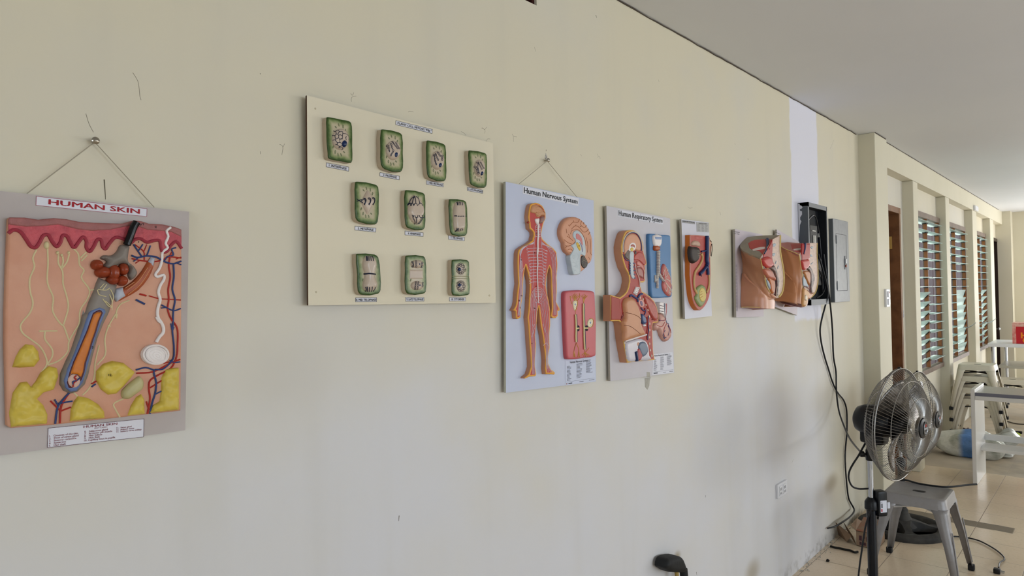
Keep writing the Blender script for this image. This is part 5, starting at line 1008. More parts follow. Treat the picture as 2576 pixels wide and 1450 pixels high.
def pelvis(root, rimL, topplane, cutL, cutR, wallL, thigh, hc, h0, crease, skin):
    """skin shell: rows from the wall (left) round to the cut plane; pixels with their own distance from the wall"""
    rows_ = []
    rim = [topplane.at(*topplane.uv((x, y))) for x, y, o_ in rimL]            # wall -> cut edge
    n = 14
    def resample(P, n):
        L = [0]
        for a, b_ in zip(P, P[1:]): L.append(L[-1]+(b_-a).length)
        out = []
        for k in range(n):
            s_ = L[-1]*k/(n-1); i = max(j for j in range(len(L)) if L[j] <= s_+1e-9); i = min(i, len(P)-2)
            t = (s_-L[i])/max(L[i+1]-L[i], 1e-9); out.append(P[i].lerp(P[i+1], t))
        return out
    top_row = resample(catmull(rim, 6), n); rows_.append(top_row)
    cl = catmull([pt(x, y, 1, WALL_Y-hc) for x, y in cutL], 5); wl = catmull([pt(x, y, 1, WALL_Y-h0) for x, y in wallL], 5)
    m = 22
    A = resample(wl, m); B = resample(cl, m); d0 = []
    for i in range(n):
        th = i/(n-1)*math.pi/2; q = Vector((A[0].x+(B[0].x-A[0].x)*(1-math.cos(th)**.55), A[0].y+(B[0].y-A[0].y)*math.sin(th)**.55, A[0].z+(B[0].z-A[0].z)*i/(n-1))); d0.append(top_row[i]-q)
    for k in range(1, m):
        a, b_ = A[k], B[k]; row = []
        for i in range(n):
            t = i/(n-1); th = t*math.pi/2
            # superellipse quarter from the wall edge to the cut edge
            e = .55; x = a.x+(b_.x-a.x)*(1-math.cos(th)**e) if True else 0
            y = a.y+(b_.y-a.y)*math.sin(th)**e; z = a.z+(b_.z-a.z)*t
            c = crease(t, k/(m-1)); nrm = Vector((-.6, -.8, 0)); row.append(Vector((x, y, z))+nrm*c)
        u_ = min(1, k/4); 
        fade = (1-k/(m-1))**2; row = [row[i]+d0[i]*fade for i in range(n)]
        rows_.append(row)
    v = [p for r_ in rows_ for p in r_]; f = []
    for j in range(len(rows_)-1):
        for i in range(n-1): f.append((j*n+i, j*n+i+1, (j+1)*n+i+1, (j+1)*n+i))
    sk = obj('skin', v, f, skin, root, True)
    return sk, rim, A, B
def loft(name, rings, m, parent, closed=True, cap=True):
    n = len(rings[0]); v = [p for r_ in rings for p in r_]; f = []
    for j in range(len(rings)-1):
        for i in range(n if closed else n-1): f.append((j*n+i, j*n+(i+1) % n, (j+1)*n+(i+1) % n, (j+1)*n+i))
    if cap: f.append(tuple(range(n))[::-1]); f.append(tuple((len(rings)-1)*n+i for i in range(n)))
    o = obj(name, v, f, m, parent, True); sharp(o, 50); return o
CUTY = mat('subcutaneous_yellow', 'c9b06a', .45); DARKB = mat('bowel_dark', '4c3a34', .35, noise=(60, '7c5a50', .8), bump=('noise', 60, .6))
DEEPR = mat('deep_red', '9c1f22', .3); PELR = mat('pelvic_red', 'b23c38', .32); SLATE = mat('disc_blue', '97a3ad', .4); LINING = mat('grey_lining', '9c968c', .45, noise=(60, '8a857c', .7))
def spine_marks(pl2, strip, sq, parent, f):
    for s_ in sq: puff('disc', pl2, f(*s_), .0012, .0018, .002, SLATE, parent)

# ---- first (female) pelvis
BO5 = .022
q4 = [(3.124, 1.895), (3.46, 1.887), (3.45, 1.461), (3.114, 1.47)]
root, q = rect_board('female_pelvis_board', 'pinkish board with a big half pelvis model, left of the tilted pelvis board', q4, BO5, .012)
nV = Plane((0, WALL_Y-BO5, 0), (0, -1, 0))
mb_ = [('Human Reproductive', .05, .945, .80, .972, .02), ('System - Female', .12, .905, .72, .93, .02)]
qq = quad(nV, fM((140, 110), (345, 150), (335, 245), (150, 215)), 0)
lettering('title_lettering', [('Human Reproductive', .02, .56, 1, .92, .02), ('System - Female', .10, .05, .95, .42, .02)], nV, qq, .0006, mat('ink_soft', '4a4b55', .6), root)
qv = quad(nV, fM((230, 1020), (280, 1010))+fN((300, 1180), (240, 1190)), 0)   # vertical strip
mbt = []
for k in range(4):
    pass
it = [('#', .62, .02, .74, .60), ('#', .62, .64, .74, .74), ('#', .62, .78, .74, .97)]
rnd = random.Random(11)
for k in range(3):
    for j in range(14): it.append(('#', .02+.19*k, .03+.068*j, .08+.19*k, .03+.068*j+.03+.03*rnd.random()))
lettering('side_lettering', it, nV, qv, .0006, mat('ink_faint', '8d8694', .6), root)
hc = .14; off0 = BO5
MSK = mat('pelvis_skin', 'b98465', .36, noise=(5, 'ae785a', .4), spec=.45); MSK2 = mat('thigh_skin', 'c28a6e', .34, noise=(6, 'b87e62', .5), spec=.45)
def cr1(t, s): 
    c0 = 1-(1-s)*1.6; d = (t-(1-max(0, min(1, (1-s)*1.35)))); return -.010*math.exp(-(d/.09)**2) if s > .25 else 0
rimL = [(1861, 618, .026), (1862.7, 624.7, .045), (1870, 632, .07), (1885.6, 640, .098), (1898, 644, .12), (1912.9, 650.7, .14)]
cutL = fM((925, 900), (960, 1050), (1000, 1250), (1050, 1430))+fN((1090, 430), (1140, 560), (1210, 660), (1290, 760), (1400, 790))
wallL = [(1861, 618)]+fM((395, 850), (430, 1100), (405, 1400))+fN((385, 300), (377, 700), (372, 1000))
a3 = pt(1861, 618, 1, WALL_Y-.026); b3 = pt(1964.5, 591.5, 1, WALL_Y-hc); c3 = pt(1912.9, 650.7, 1, WALL_Y-hc)
pt_top = cutplane3(a3, b3, c3)
sk, rim, A, B = pelvis(root, rimL, pt_top, cutL, None, wallL, None, hc, off0, cr1, MSK)
lv = [((1866, 688), (1868.5, 689), .034), ((1865.5, 705), (1880, 704), .062), ((1865, 718), (1896, 717), .090), ((1864.5, 730), (1912, 729), .112), ((1864, 740), (1926, 739), .124), ((1863.7, 750), (1943, 749), .130), ((1863.5, 760), (1948, 757), .132), ((1863.8, 774), (1947.7, 777.3), .132)]
loft_t = None
pc = Plane((0, WALL_Y-hc, 0), (0, -1, 0))
TH1 = lv
cut = fM((925, 900), (985, 800), (1010, 780), (1280, 360), (1500, 240), (1497, 450), (1502, 700), (1545, 950), (1590, 1200), (1605, 1400))+fN((1605, 200), (1592, 450), (1545, 650), (1440, 775), (1400, 790), (1290, 760), (1210, 660), (1140, 560), (1090, 430), (1050, 250))+fM((1050, 1430), (1000, 1250), (960, 1050))
cp = puff('cut_face', pc, cut, -.004, .004, .002, mat('section_bone', 'cbb3a2', .42, noise=(60, 'b59a92', .8)), root, sidemat=MSK)
back_skin(fM((1500, 240), (1497, 450), (1502, 700), (1545, 950), (1590, 1200), (1605, 1400))+fN((1605, 200), (1592, 450), (1545, 650), (1440, 775), (1400, 790)), MSK, root)
ptube('fat_layer', pc, [(fM((1480, 250), (1478, 450), (1478, 700), (1520, 950), (1565, 1200), (1580, 1400))+fN((1582, 200), (1568, 450), (1525, 640), (1440, 750)), .0050)], .0005, .005, CUTY, root, 4, 8)
ptube('fat_layer', pc, [(fM((928, 905), (962, 1060), (1002, 1250), (1052, 1420))+fN((1092, 420), (1145, 550), (1210, 640)), .0022)], .0012, .002, CUTY, root, 4, 8)
ptube('abdominal_lining', pc, [(fM((965, 870), (1000, 1060), (1040, 1250), (1100, 1420))+fN((1150, 330), (1220, 540)), .0040)], .0002, .004, LINING, root, 4, 8)
upper = puff('pelvic_muscle', pc, fM((1010, 790), (1040, 770), (1120, 640), (1180, 540), (1270, 360), (1278, 560), (1262, 860), (1300, 1020), (1330, 1100), (1200, 1190), (1130, 1180), (1060, 1060), (1020, 960)), 0, .003, .004, DEEPR, root)
puff('rectal_bulge', pc, fM((1020, 920), (1120, 850), (1250, 860), (1300, 1010), (1320, 1100), (1200, 1180), (1120, 1150), (1040, 1040)), .001, .014, .014, PELR, root, 2)
puff('bowel', pc, fM((1210, 1170), (1330, 1090), (1400, 1230), (1450, 1430))+fN((1475, 300), (1450, 500), (1440, 700), (1380, 720), (1400, 500), (1390, 300), (1340, 60)), .001, .008, .008, DARKB, root, 2)
ut = puff('uterus', pc, fM((1060, 1200), (1200, 1190), (1290, 1260), (1360, 1400))+fN((1370, 180), (1390, 300), (1310, 260), (1200, 230), (1130, 170), (1070, 30)), .001, .014, .012, mat('uterus_rose', 'b0654f', .35, noise=(30, 'a05844', .6)), root, 2)
ptube('uterine_cavity', pc, [fN((1235, 100), (1300, 160), (1350, 230), (1372, 300))], .0125, .0016, MAROON, ut, 4, 6)
puff('bladder', pc, fN((1150, 190), (1240, 230), (1340, 290), (1350, 450), (1330, 640), (1280, 660), (1240, 560), (1220, 400)), .001, .009, .009, mat('bladder_orange', 'b56a3e', .38, noise=(30, 'a55c34', .6)), root, 2)
puff('pubic_bone', pc, fN((1110, 260), (1150, 290), (1210, 400), (1250, 540), (1220, 545), (1150, 420)), .001, .005, .004, SLATE, root, 2)
ptube('vaginal_canal', pc, [fN((1375, 310), (1365, 480), (1350, 620), (1320, 700))], .008, .0026, MAROON, root, 4, 6)
ptube('fold_pale', pc, [fN((1410, 290), (1395, 440), (1375, 600), (1370, 700), (1400, 760))], .006, .0022, BONE, root, 4, 6)
puff('labia', pc, fN((1230, 660), (1290, 650), (1370, 720), (1400, 780), (1340, 790), (1270, 740)), -.004, .012, .010, MSK2, root, 2)
ptube('yellow_ridge', pc, [fM((1025, 990), (1090, 1060), (1130, 1180))], .008, .0024, YELL, root, 4, 6)
for s_ in (((1280, 490), (1350, 470), (1370, 520), (1330, 570), (1280, 570)), ((1270, 755), (1345, 745), (1350, 790), (1310, 835), (1270, 820)), ((1340, 1050), (1375, 965), (1390, 975), (1360, 1060)), ((1410, 1170), (1440, 1090), (1450, 1110), (1425, 1190))):
    puff('disc', pc, fM(*s_), .0005, .0018, .002, SLATE, root)
thigh('thigh_stump', TH1, MSK2, root, .10)
obj('stump_base', [pt(*q_, 1, WALL_Y-o_) for q_, o_ in zip(fN((385, 1042), (560, 1036), (900, 1046), (1310, 1075), (1290, 1092), (1000, 1102), (720, 1116), (560, 1080)), (.03, .07, .115, .132, .120, .09, .05, .03))], [tuple(range(8))], mat('stump_mauve', 'a07a78', .45), root)
ptube('fat_rim', nV, [fN((400, 1043), (560, 1037), (900, 1046), (1290, 1072))], .09, .0012, CUTY, root, 3, 5)
# oblique top opening
a3 = pt(1861, 618, 1, WALL_Y-.026); b3 = pt(1964.5, 591.5, 1, WALL_Y-hc); c3 = pt(1912.9, 650.7, 1, WALL_Y-hc)
rimpx = fM((345, 540), (365, 610), (450, 690), (620, 780), (760, 825), (925, 900), (1010, 780), (1280, 362), (1500, 240), (1300, 240), (1000, 252), (800, 268), (560, 300), (430, 390))
tp = puff('body_wall_rim', pt_top, rimpx, -.006, .006, .001, TAUPE, root, sidemat=TAUPE)
puff('iliac_muscle', pt_top, fM((580, 470), (660, 410), (760, 375), (1000, 355), (1278, 362), (1030, 755), (975, 770), (900, 690), (800, 670), (700, 660), (620, 600)), 0, .0012, .003, mat('iliacus_red', 'b04640', .38, noise=(16, 'a53c38', .6)), tp)
puff('iliac_crest', pt_top, fM((690, 645), (800, 600), (920, 575), (1060, 565), (1065, 625), (900, 645), (720, 672)), .001, .0022, .002, mat('crest_white', 'cdb9b2', .4), tp)
ptube('iliac_vein', pt_top, [(fM((1118, 360), (1125, 440), (1120, 540), (1090, 660), (1035, 765)), (.0080, .003))], .004, .008, mat('vein_navy', '27335a', .3), tp, 4, 12)
ptube('artery_opening', pt_top, [fM((1180, 632), (1188, 636))], .006, .0022, INK, tp)

# ---- second (male) pelvis
q4 = [(3.66, 1.925), (4.0, 1.872), (3.935, 1.450), (3.593, 1.510)]
root, q = rect_board('male_pelvis_board', 'tilted white board with a smaller half pelvis model beside the open breaker box', q4, .022, .012)
ptube('scribble', nV, [fM((1330, 150), (1400, 180), (1485, 225)), fM((1325, 205), (1345, 215))], .0005, .0009, MATS['ink_soft'], root, 0, 4)
hc = .14
MSK3 = mat('pelvis_skin_tan', 'b67a52', .36, noise=(5, 'ab7049', .4), spec=.45)
def cr2(t, s): return -.012*math.exp(-((t-.74)/.07)**2)*max(0, min(1, (s-.45)*4))+.006*math.exp(-((t-.45)/.2)**2)*max(0, min(1, (s-.5)*3))
rimL = [(1955, 610, .03), (1957, 616, .05), (1965, 620, .07), (1976, 626.9, .09), (1992, 632.8, .115), (2009.6, 640.6, .14)]
cutL = fO((455, 310), (480, 500), (510, 700), (530, 850), (522, 950), (512, 1100), (518, 1200), (525, 1262))
wallL = [(1955, 610), (1957, 640), (1958, 680), (1956, 715), (1951, 740), (1949, 757)]
a3 = pt(1955, 610, 1, WALL_Y-.03); b3 = pt(2056.8, 611, 1, WALL_Y-hc); c3 = pt(2009.6, 640.6, 1, WALL_Y-hc); pt2 = cutplane3(a3, b3, c3)
sk, rim, A, B = pelvis(root, rimL, pt2, cutL, None, wallL, None, hc, .026, cr2, MSK3)
thigh('thigh_stump', [((1958, 684), (1970, 684), .06), ((1957, 696), (1983, 696), .085), ((1955.5, 708), (1993, 707), .105), ((1953.5, 722), (2001.5, 721), .118), ((1952, 735), (2003.5, 734), .122), ((1950.5, 748), (2004.5, 749), .124), ((1949.5, 757), (2006.5, 767), .124)], MSK3, root, .08)
cut = fO((455, 310), (505, 265), (530, 90), (815, 85), (812, 300), (830, 600), (830, 850), (792, 1030), (700, 1140), (635, 1165), (630, 1240), (610, 1312), (570, 1320), (525, 1262), (515, 1100), (525, 950), (530, 850), (510, 700), (480, 500))
puff('cut_face', pc, cut, -.004, .004, .002, MATS['section_bone'], root, sidemat=MSK3)
back_skin(fO((815, 85), (812, 300), (830, 600), (830, 850), (792, 1030), (700, 1140), (635, 1165), (630, 1240), (610, 1312)), MSK3, root)
ptube('fat_layer', pc, [(fO((806, 95), (803, 300), (820, 600), (818, 850), (780, 1020), (695, 1125), (640, 1150)), .0030), (fO((460, 315), (487, 500), (518, 700), (538, 850), (530, 950), (520, 1100), (525, 1250)), .0022)], .0008, .003, CUTY, root, 4, 8)
ptube('abdominal_lining', pc, [(fO((492, 310), (510, 500), (545, 700), (560, 830), (540, 960), (530, 1200)), .0028)], .0006, .003, LINING, root, 4, 8)
puff('pelvic_muscle', pc, fO((515, 310), (525, 95), (680, 95), (672, 400), (620, 440), (520, 430)), 0, .006, .008, DEEPR, root)
ptube('iliac_vein', pc, [(fO((570, 95), (565, 200), (545, 300)), (.0085, .005))], .005, .008, MATS['vein_navy'], root, 4, 12)
puff('rectal_bulge', pc, fO((525, 430), (620, 400), (665, 400), (680, 520), (620, 600), (560, 600), (540, 500)), .001, .012, .012, PELR, root, 2)
puff('bowel', pc, fO((610, 570), (680, 530), (740, 650), (770, 760), (760, 860), (730, 960), (740, 1020), (700, 1050), (690, 900), (690, 700), (660, 620)), .001, .008, .008, DARKB, root, 2)
puff('bladder', pc, fO((560, 640), (640, 620), (680, 660), (688, 760), (680, 900), (630, 830), (590, 720)), .001, .009, .009, mat('bladder_tan', 'b07242', .38, noise=(30, 'a5673a', .6)), root, 2)
puff('pubic_bone', pc, fO((545, 730), (600, 800), (640, 940), (600, 920), (550, 910), (545, 830)), .001, .005, .004, SLATE, root, 2)
ptube('urethra', pc, [fO((655, 850), (660, 960), (590, 930), (550, 940), (540, 1100), (530, 1260)), fO((660, 960), (680, 1040), (620, 1000))], .004, .0018, mat('urethra_mauve', '8c5a60', .4), root, 3, 6)
puff('scrotum', pc, fO((560, 960), (620, 980), (680, 1060), (640, 1160), (630, 1240), (600, 1305), (545, 1290), (555, 1100)), .001, .010, .010, mat('scrotum_tan', 'c08f58', .4), root, 2)
puff('testis', pc, ell(fO, 605, 1140, 22, 60, 14), .010, .006, .006, BONE, root)
puff('buttock_section', pc, fO((630, 1060), (700, 1060), (760, 1040), (700, 1135), (640, 1160)), .001, .006, .006, MSK3, root, 2)
for s_ in (((680, 170), (720, 150), (740, 180), (710, 205)), ((680, 310), (700, 310), (725, 355), (680, 350)), ((685, 495), (725, 455), (720, 480), (700, 505))): puff('disc', pc, fO(*s_), .0005, .0018, .002, SLATE, root)
# level top
zt = pt(2056, 611, 1, WALL_Y-hc).z
tp = puff('body_wall_rim', pt2, fO((60, 90), (120, 160), (200, 207), (320, 252), (455, 312), (515, 275), (540, 95), (240, 72)), -.01, .01, .001, mat('rim_rose', 'a86a60', .42, noise=(20, '9c6058', .5)), root)
puff('iliac_muscle', pt2, fO((300, 110), (530, 97), (515, 262), (400, 250), (330, 200)), 0, .0012, .003, MATS['iliacus_red'], tp)
puff('iliac_crest', pt2, fO((345, 205), (430, 185), (525, 183), (530, 215), (440, 225), (370, 225)), .001, .0022, .002, MATS['crest_white'], tp)
ptube('fat_layer', pt2, [fO((112, 155), (200, 207), (320, 252), (455, 312))], .0012, .0018, CUTY, tp, 4, 6)
# bottom face of the second model
rings = []
for s_ in range(3):
    rings.append([pt(*p, 1, WALL_Y-o_) for p, o_ in zip(fO((50, 1200+2*s_), (150, 1255), (300, 1300), (500, 1330), (610, 1312), (525, 1262), (300, 1215+s_), (120, 1196)), (.03, .06, .09, .13, .14, .139, .08, .04))])
obj('stump_base', rings[0], [tuple(range(8))], mat('stump_mauve', 'a07a78', .45), root)

# ================================================================== breaker box and its cover
GREYM = mat('grey_enamel', '8b8d90', .45, .1, noise=(30, '7e8083', .5)); GREYD = mat('grey_enamel_dark', '4a4f56', .45, .2); BLK = mat('box_interior', '14171c', .6)
x0, x1, z0, z1, d_ = 4.052, 4.395, 1.503, 2.105, .056; y0 = WALL_Y-d_
root = thing('breaker_box', 'open dark grey breaker box on the wall with a black interior and loose wires', 'electrical box', ((x0+x1)/2, WALL_Y, z0))
MB().box((x0, y0, z0), (x0+.012, WALL_Y, z1)).box((x1-.008, y0, z0), (x1, WALL_Y, z1)).box((x0, y0, z1-.022), (x1, WALL_Y, z1)).box((x0, y0, z0), (x1, WALL_Y, z0+.03)).build('housing', None, root, mats=[GREYD])
MB().box((x0+.0, y0-.002, z0), (x0+.016, y0, z1)).box((x1-.010, y0-.002, z0), (x1, y0, z1)).box((x0, y0-.002, z1-.026), (x1, y0, z1)).box((x0, y0-.002, z0), (x1, y0, z0+.034)).build('front_rim', mat('rim_grey', '7f8185', .5), root)
MB().box((x0+.012, WALL_Y-.006, z0+.03), (x1-.008, WALL_Y-.002, z1-.022)).box((x0+.0121, y0+.004, z0+.031), (x0+.014, WALL_Y, z1-.023)).box((x1-.010, y0+.004, z0+.031), (x1-.0081, WALL_Y, z1-.023)).box((x0+.013, y0+.004, z1-.025), (x1-.009, WALL_Y, z1-.0221)).box((x0+.013, y0+.004, z0+.0301), (x1-.009, WALL_Y, z0+.033)).build('back_plate', BLK, root)
mb = MB(); mb.box((4.12, y0+.012, 1.80), (4.25, y0+.04, 1.98), bev=.004); mb.box((4.16, y0+.008, 1.62), (4.30, y0+.035, 1.78), bev=.004)
brk = mb.build('breaker', mat('breaker_black', '090a0c', .5), root)
MB().box((4.165, y0+.008, 1.872), (4.180, y0+.013, 1.918)).box((4.190, y0+.008, 1.872), (4.203, y0+.013, 1.918)).box((4.15, y0+.008, 1.942), (4.21, y0+.013, 1.947)).box((4.17, y0+.008, 1.850), (4.20, y0+.013, 1.856)).box((4.30, y0+.02, 1.915), (4.32, y0+.03, 1.938)).build('terminal', mat('terminal_pale', 'b8b8b4', .35, .4), brk)
MB().tube(catmull([(4.1, y0+.03, 1.99), (4.2, y0+.012, 2.04), (4.3, y0+.02, 1.95), (4.33, y0+.02, 1.8), (4.34, y0+.015, 1.6)], 5), .004, 6).tube(catmull([(4.10, y0+.02, 1.83), (4.16, y0+.0, 1.74), (4.27, y0+.0, 1.68), (4.31, y0+.01, 1.58)], 5), .006, 6).tube(catmull([(4.33, y0+.02, 1.72), (4.33, y0+.0, 1.62), (4.28, y0, 1.57), (4.2, y0+.01, 1.545)], 5), .004, 6).build('wire', mat('wire_black', '1b1c20', .35), root, True)
plb = Plane((x0, 0, 0), (-1, 0, 0))
chips = [[(188, 160), (225, 172), (238, 190), (222, 210), (205, 205)], [(198, 225), (230, 235), (232, 270), (215, 300), (205, 280)], [(196, 310), (212, 330), (225, 350), (205, 400), (198, 440)], [(186, 148), (205, 150), (212, 300), (206, 420), (196, 560), (190, 300)]]
for c in chips: puff('plaster_smear', plb, fU(*[(x_+28, y_) for x_, y_ in c]), 0, .0008, .003, mat('plaster_white', 'c9c9cf', .7), root)
root = thing('panel_cover', 'closed grey metal panel cover with a latch, right of the open breaker box', 'panel cover', (4.77, WALL_Y, 1.507))
cx0, cx1, cz0, cz1, cd = 4.612, 4.935, 1.508, 2.052, .028; y0 = WALL_Y-cd
MB().box((cx0, y0, cz0), (cx1, WALL_Y, cz1), bev=.003).build('cover_plate', GREYM, root)
MB().box((cx0-.001, y0+.003, cz0+.003), (cx0+.003, WALL_Y, cz1-.003)).build('side_flange', GREYD, root)
dl = MB()
for (a, b_) in (((cx0+.05, cz1-.095), (cx1-.06, cz1-.095)), ((cx1-.055, cz1-.095), (cx1-.055, cz0+.075)), ((cx1-.055, cz0+.075), (cx0+.05, cz0+.075)), ((cx0+.05, cz0+.075), (cx0+.05, cz1-.095))): dl.tube([(a[0], y0, a[1]), (b_[0], y0, b_[1])], .0012, 4)
dl.build('inner_door_seam', mat('seam_dark', '3a3d42', .6), root)
MB().box((cx0+.045, y0-.004, 1.89), (cx0+.055, y0, 1.945), bev=.001).box((cx0+.045, y0-.004, 1.59), (cx0+.055, y0, 1.645), bev=.001).build('hinge', GREYD, root)
lt = MB().box((cx1-.105, y0-.003, 1.725), (cx1-.075, y0, 1.815), bev=.001).build('latch_recess', GREYD, root)
MB().box((cx1-.098, y0-.010, 1.765), (cx1-.082, y0-.002, 1.795), bev=.002).build('latch_slide', WPL, root)
MB().lathe((cx1-.090, y0-.002, 1.748), (0, -1, 0), [(.009, 0), (.009, .006), (0, .008)], 12).build('latch_button', mat('latch_red', '8a3a24', .4), root)

# hanging power cables
CABLE = mat('black_cable', '15161a', .4)
pa = [(2058, 639, .05), (2070, 679, .06), (2079, 714, .065), (2083, 740, .065), (2076, 770, .05), (2068, 800, .03), (2063, 830, .02), (2066, 862, .015), (2075, 900, .012), (2083.5, 927, .01), (2093, 958, .012), (2105, 985, .012), (2123, 1009, .012), (2129.6, 1032, .012), (2130.4, 1088, .012), (2126.3, 1137, .012), (2126.3, 1165, .012), (2130, 1217, .012), (2134.5, 1253, .012), (2139, 1264, .012), (2147.5, 1279, .02), (2148.5, 1287, .04), (2139, 1300, .05), (2118, 1315, .05), (2099, 1326, .035), (2082, 1330, .012)]
o = MB().tube(catmull([pt(x, y, 1, WALL_Y-a) for x, y, a in pa], 4), .0052, 8).build('power_cable', CABLE, None, True); tag(o, 'black cable hanging from the breaker box down to the foot of the wall', 'cable')
pb = [(2072, 640, .05), (2080, 700, .06), (2086, 745, .065), (2090, 780, .04), (2094, 830, .02), (2097, 900, .012), (2103, 936, .012), (2104, 983, .02), (2110, 1032, .06), (2121, 1066, .12), (2135, 1099, .2), (2157, 1129, .33), (2177, 1149, .44)]
o = MB().tube(catmull([pt(x, y, 1, WALL_Y-a) for x, y, a in pb], 4), [.0052]*(4*12+1), 8).build('power_cable', CABLE, None, True); tag(o, 'black cable running from the breaker box to the near fan', 'cable')

# ================================================================== stand fans
CHROME = mat('chrome', 'b4b6ba', .22, 1); WIRE = mat('guard_wire', '8b8884', .32, .9); FBLK = mat('fan_black', '101114', .38)
BLADE = mat('fan_blade', '4a4541', .22, .75, noise=(40, '8f8b86', .5)); DUSTB = mat('dusty_black', '2d2c2b', .75, noise=(14, '46433f', .7))
def stand_fan(name, label, px_, py_, zc, RR, dv, off, tubes, badge, group):
    A = Vector(dv).normalized(); S = A.cross(Vector((0, 0, 1))).normalized(); U = S.cross(A)
    root = thing(name, label, 'fan', (px_, py_, 0), group)
    C = Vector((px_, py_, zc))+A*off                      # centre of the rim plane
    def P(r, a, d): return C+A*d+(U*math.cos(a)+S*math.sin(a))*r
    DF, DB = .105*RR/.27, .10*RR/.27
    def fd(r): t = max(0, (r/RR-.2)/.8); return DF*(1-t**2.4)
    def bd_(r): t = max(0, (r/RR-.3)/.7); return -DB*(1-t**3)
    mb = MB(); N = 96
    for k in range(N):
        a = 2*math.pi*k/N; mb.tube([P(r, a+.30*(1-r/RR), fd(r)) for r in np.linspace(RR*.17, RR, 10)], .0010, 4, cap=False)
    for r in (RR*.20, RR*.52, RR*.80): mb.tube([P(r, 2*math.pi*k/48, fd(r)) for k in range(48)], .0019, 5, closed=True)
    mb.build('front_guard', WIRE, root, True)
    mb = MB()
    for k in range(N):
        a = 2*math.pi*k/N; mb.tube([P(r, a-.30*(1-r/RR), bd_(r)) for r in np.linspace(RR*.30, RR, 9)], .0010, 4, cap=False)
    for r in (RR*.32, RR*.55, RR*.80): mb.tube([P(r, 2*math.pi*k/48, bd_(r)) for k in range(48)], .0019, 5, closed=True)
    mb.build('rear_guard', WIRE, root, True)
    MB().tube([P(RR+.002, 2*math.pi*k/72, .004) for k in range(72)], .0030, 8, closed=True).tube([P(RR+.001, 2*math.pi*k/72, -.006) for k in range(72)], .0024, 8, closed=True).build('guard_rim', mat('rim_steel', '8f8d8a', .38, .9), root, True)
    c2 = P(RR+.006, 0, 0); MB().obox(c2, (A, S, U), (.006, .007, .004), 0, .0015).build('rim_clip', FBLK, root)
    # badge cap
    cap = MB().lathe(C, A, [(.000, DF+.012), (.030, DF+.011), (RR*.175, DF+.006), (RR*.195, DF-.004), (RR*.19, DF-.014)], 32).build('badge_cap', FBLK, root, True)
    if badge:
        q = [P(.043, R(a_), DF+.0135) for a_ in (45, -45, -135, 135)]
        bm_ = MB().add([C+A*(DF+.0135)+U*.032*math.cos(t_)+S*.021*math.sin(t_) for t_ in np.linspace(0, 2*math.pi, 24, endpoint=False)], [tuple(range(24))]); bb = bm_.build('badge', mat('badge_black', '17171a', .35), cap)
        MB().tube([C+A*(DF+.0138)+U*.032*math.cos(t_)+S*.021*math.sin(t_) for t_ in np.linspace(0, 2*math.pi, 32, endpoint=False)], .0009, 4, closed=True).build('badge_ring', CHROME, cap)
        def rct(u0, u1, s0, s1): return [C+A*(DF+.0142)+S*s0+U*u0, C+A*(DF+.0142)+S*s1+U*u0, C+A*(DF+.0142)+S*s1+U*u1, C+A*(DF+.0142)+S*s0+U*u1]
        pb_ = Plane(C+A*(DF+.0142), A); V, F_ = text_mesh('3D', .03); sx = .020/(max(v.x for v in V)-min(v.x for v in V)); x0 = min(v.x for v in V)
        MB().add([pb_.at((v.x-x0)*sx-.010, .008+v.y*.016, .0001) for v in V], F_).build('badge_emblem', mat('badge_red', 'c4463c', .4), cap)
        V, F_ = text_mesh('3D FAN', .02); x0 = min(v.x for v in V); sx = .030/(max(v.x for v in V)-x0)
        MB().add(rct(-.005, .004, -.018, .018), [(0, 1, 2, 3)]).add(rct(-.018, -.015, -.012, .012), [(0, 1, 2, 3)]).add(rct(-.024, -.021, -.009, .009), [(0, 1, 2, 3)]).build('badge_print', mat('badge_silver', '8f9298', .35, .5), cap)
    # blades
    for k in range(3):
        a0 = 2*math.pi*k/3+.35; v = []; nr, na = 9, 9
        for i in range(nr):
            r = RR*(.16+.70*i/(nr-1)); wd = R(34+30*math.sin(math.pi*min(1, (i/(nr-1))*.62+.18)))
            for j in range(na):
                s_ = j/(na-1)-.5; a = a0+wd*s_*1.25+.25*(i/(nr-1)); d = -.038*s_*2*(1-.3*i/(nr-1))+.010-.012*(s_*2)**2
                rr = r*(1-.06*(abs(s_)*2)**3 if i == nr-1 else 1); v.append(P(rr, a, d))
        f = [(i*na+j, i*na+j+1, (i+1)*na+j+1, (i+1)*na+j) for i in range(nr-1) for j in range(na-1)]
        o = obj('blade', v, f, BLADE, root, True); m_ = o.modifiers.new('s', 'SOLIDIFY'); m_.thickness = .0016
    MB().lathe(C, A, [(RR*.13, -.03), (RR*.17, -.01), (RR*.17, .025), (RR*.12, .04), (0, .046)], 24).build('hub', FBLK, root, True)
    # motor housing behind the guard, its gearbox and the neck
    mot = MB().lathe(C, A, [(.055, -.028), (.072, -.045), (.078, -.10), (.074, -.155), (.060, -.188), (.035, -.203), (0, -.206)], 32).build('motor_housing', FBLK, root, True)
    g = C-A*.115-Vector((0, 0, .072)); MB().obox(g, (A, S, U), (.055, .042, .040), 0, .018).build('gearbox', FBLK, root, True)
    base = Vector((px_, py_, 0)); nz = zc-.125
    MB().tube([g-Vector((0, 0, .01)), Vector((px_, py_, nz-.03))], [.024, .019], 14).lathe(Vector((px_, py_, nz-.075)), (0, 0, 1), [(.0175, 0), (.020, .004), (.020, .05), (.014, .058)], 16).build('neck', FBLK, root, True)
    z1, r1, z2, r2 = tubes                                  # thin chrome tube above z1, wide black tube below
    MB().tube([(px_, py_, z1-.05), (px_, py_, nz-.03)], r1, 16).build('upper_tube', CHROME, root, True)
    MB().tube([(px_, py_, .10), (px_, py_, z1)], r2, 20).build('lower_tube', mat('tube_black', '0f1218', .25), root, True)
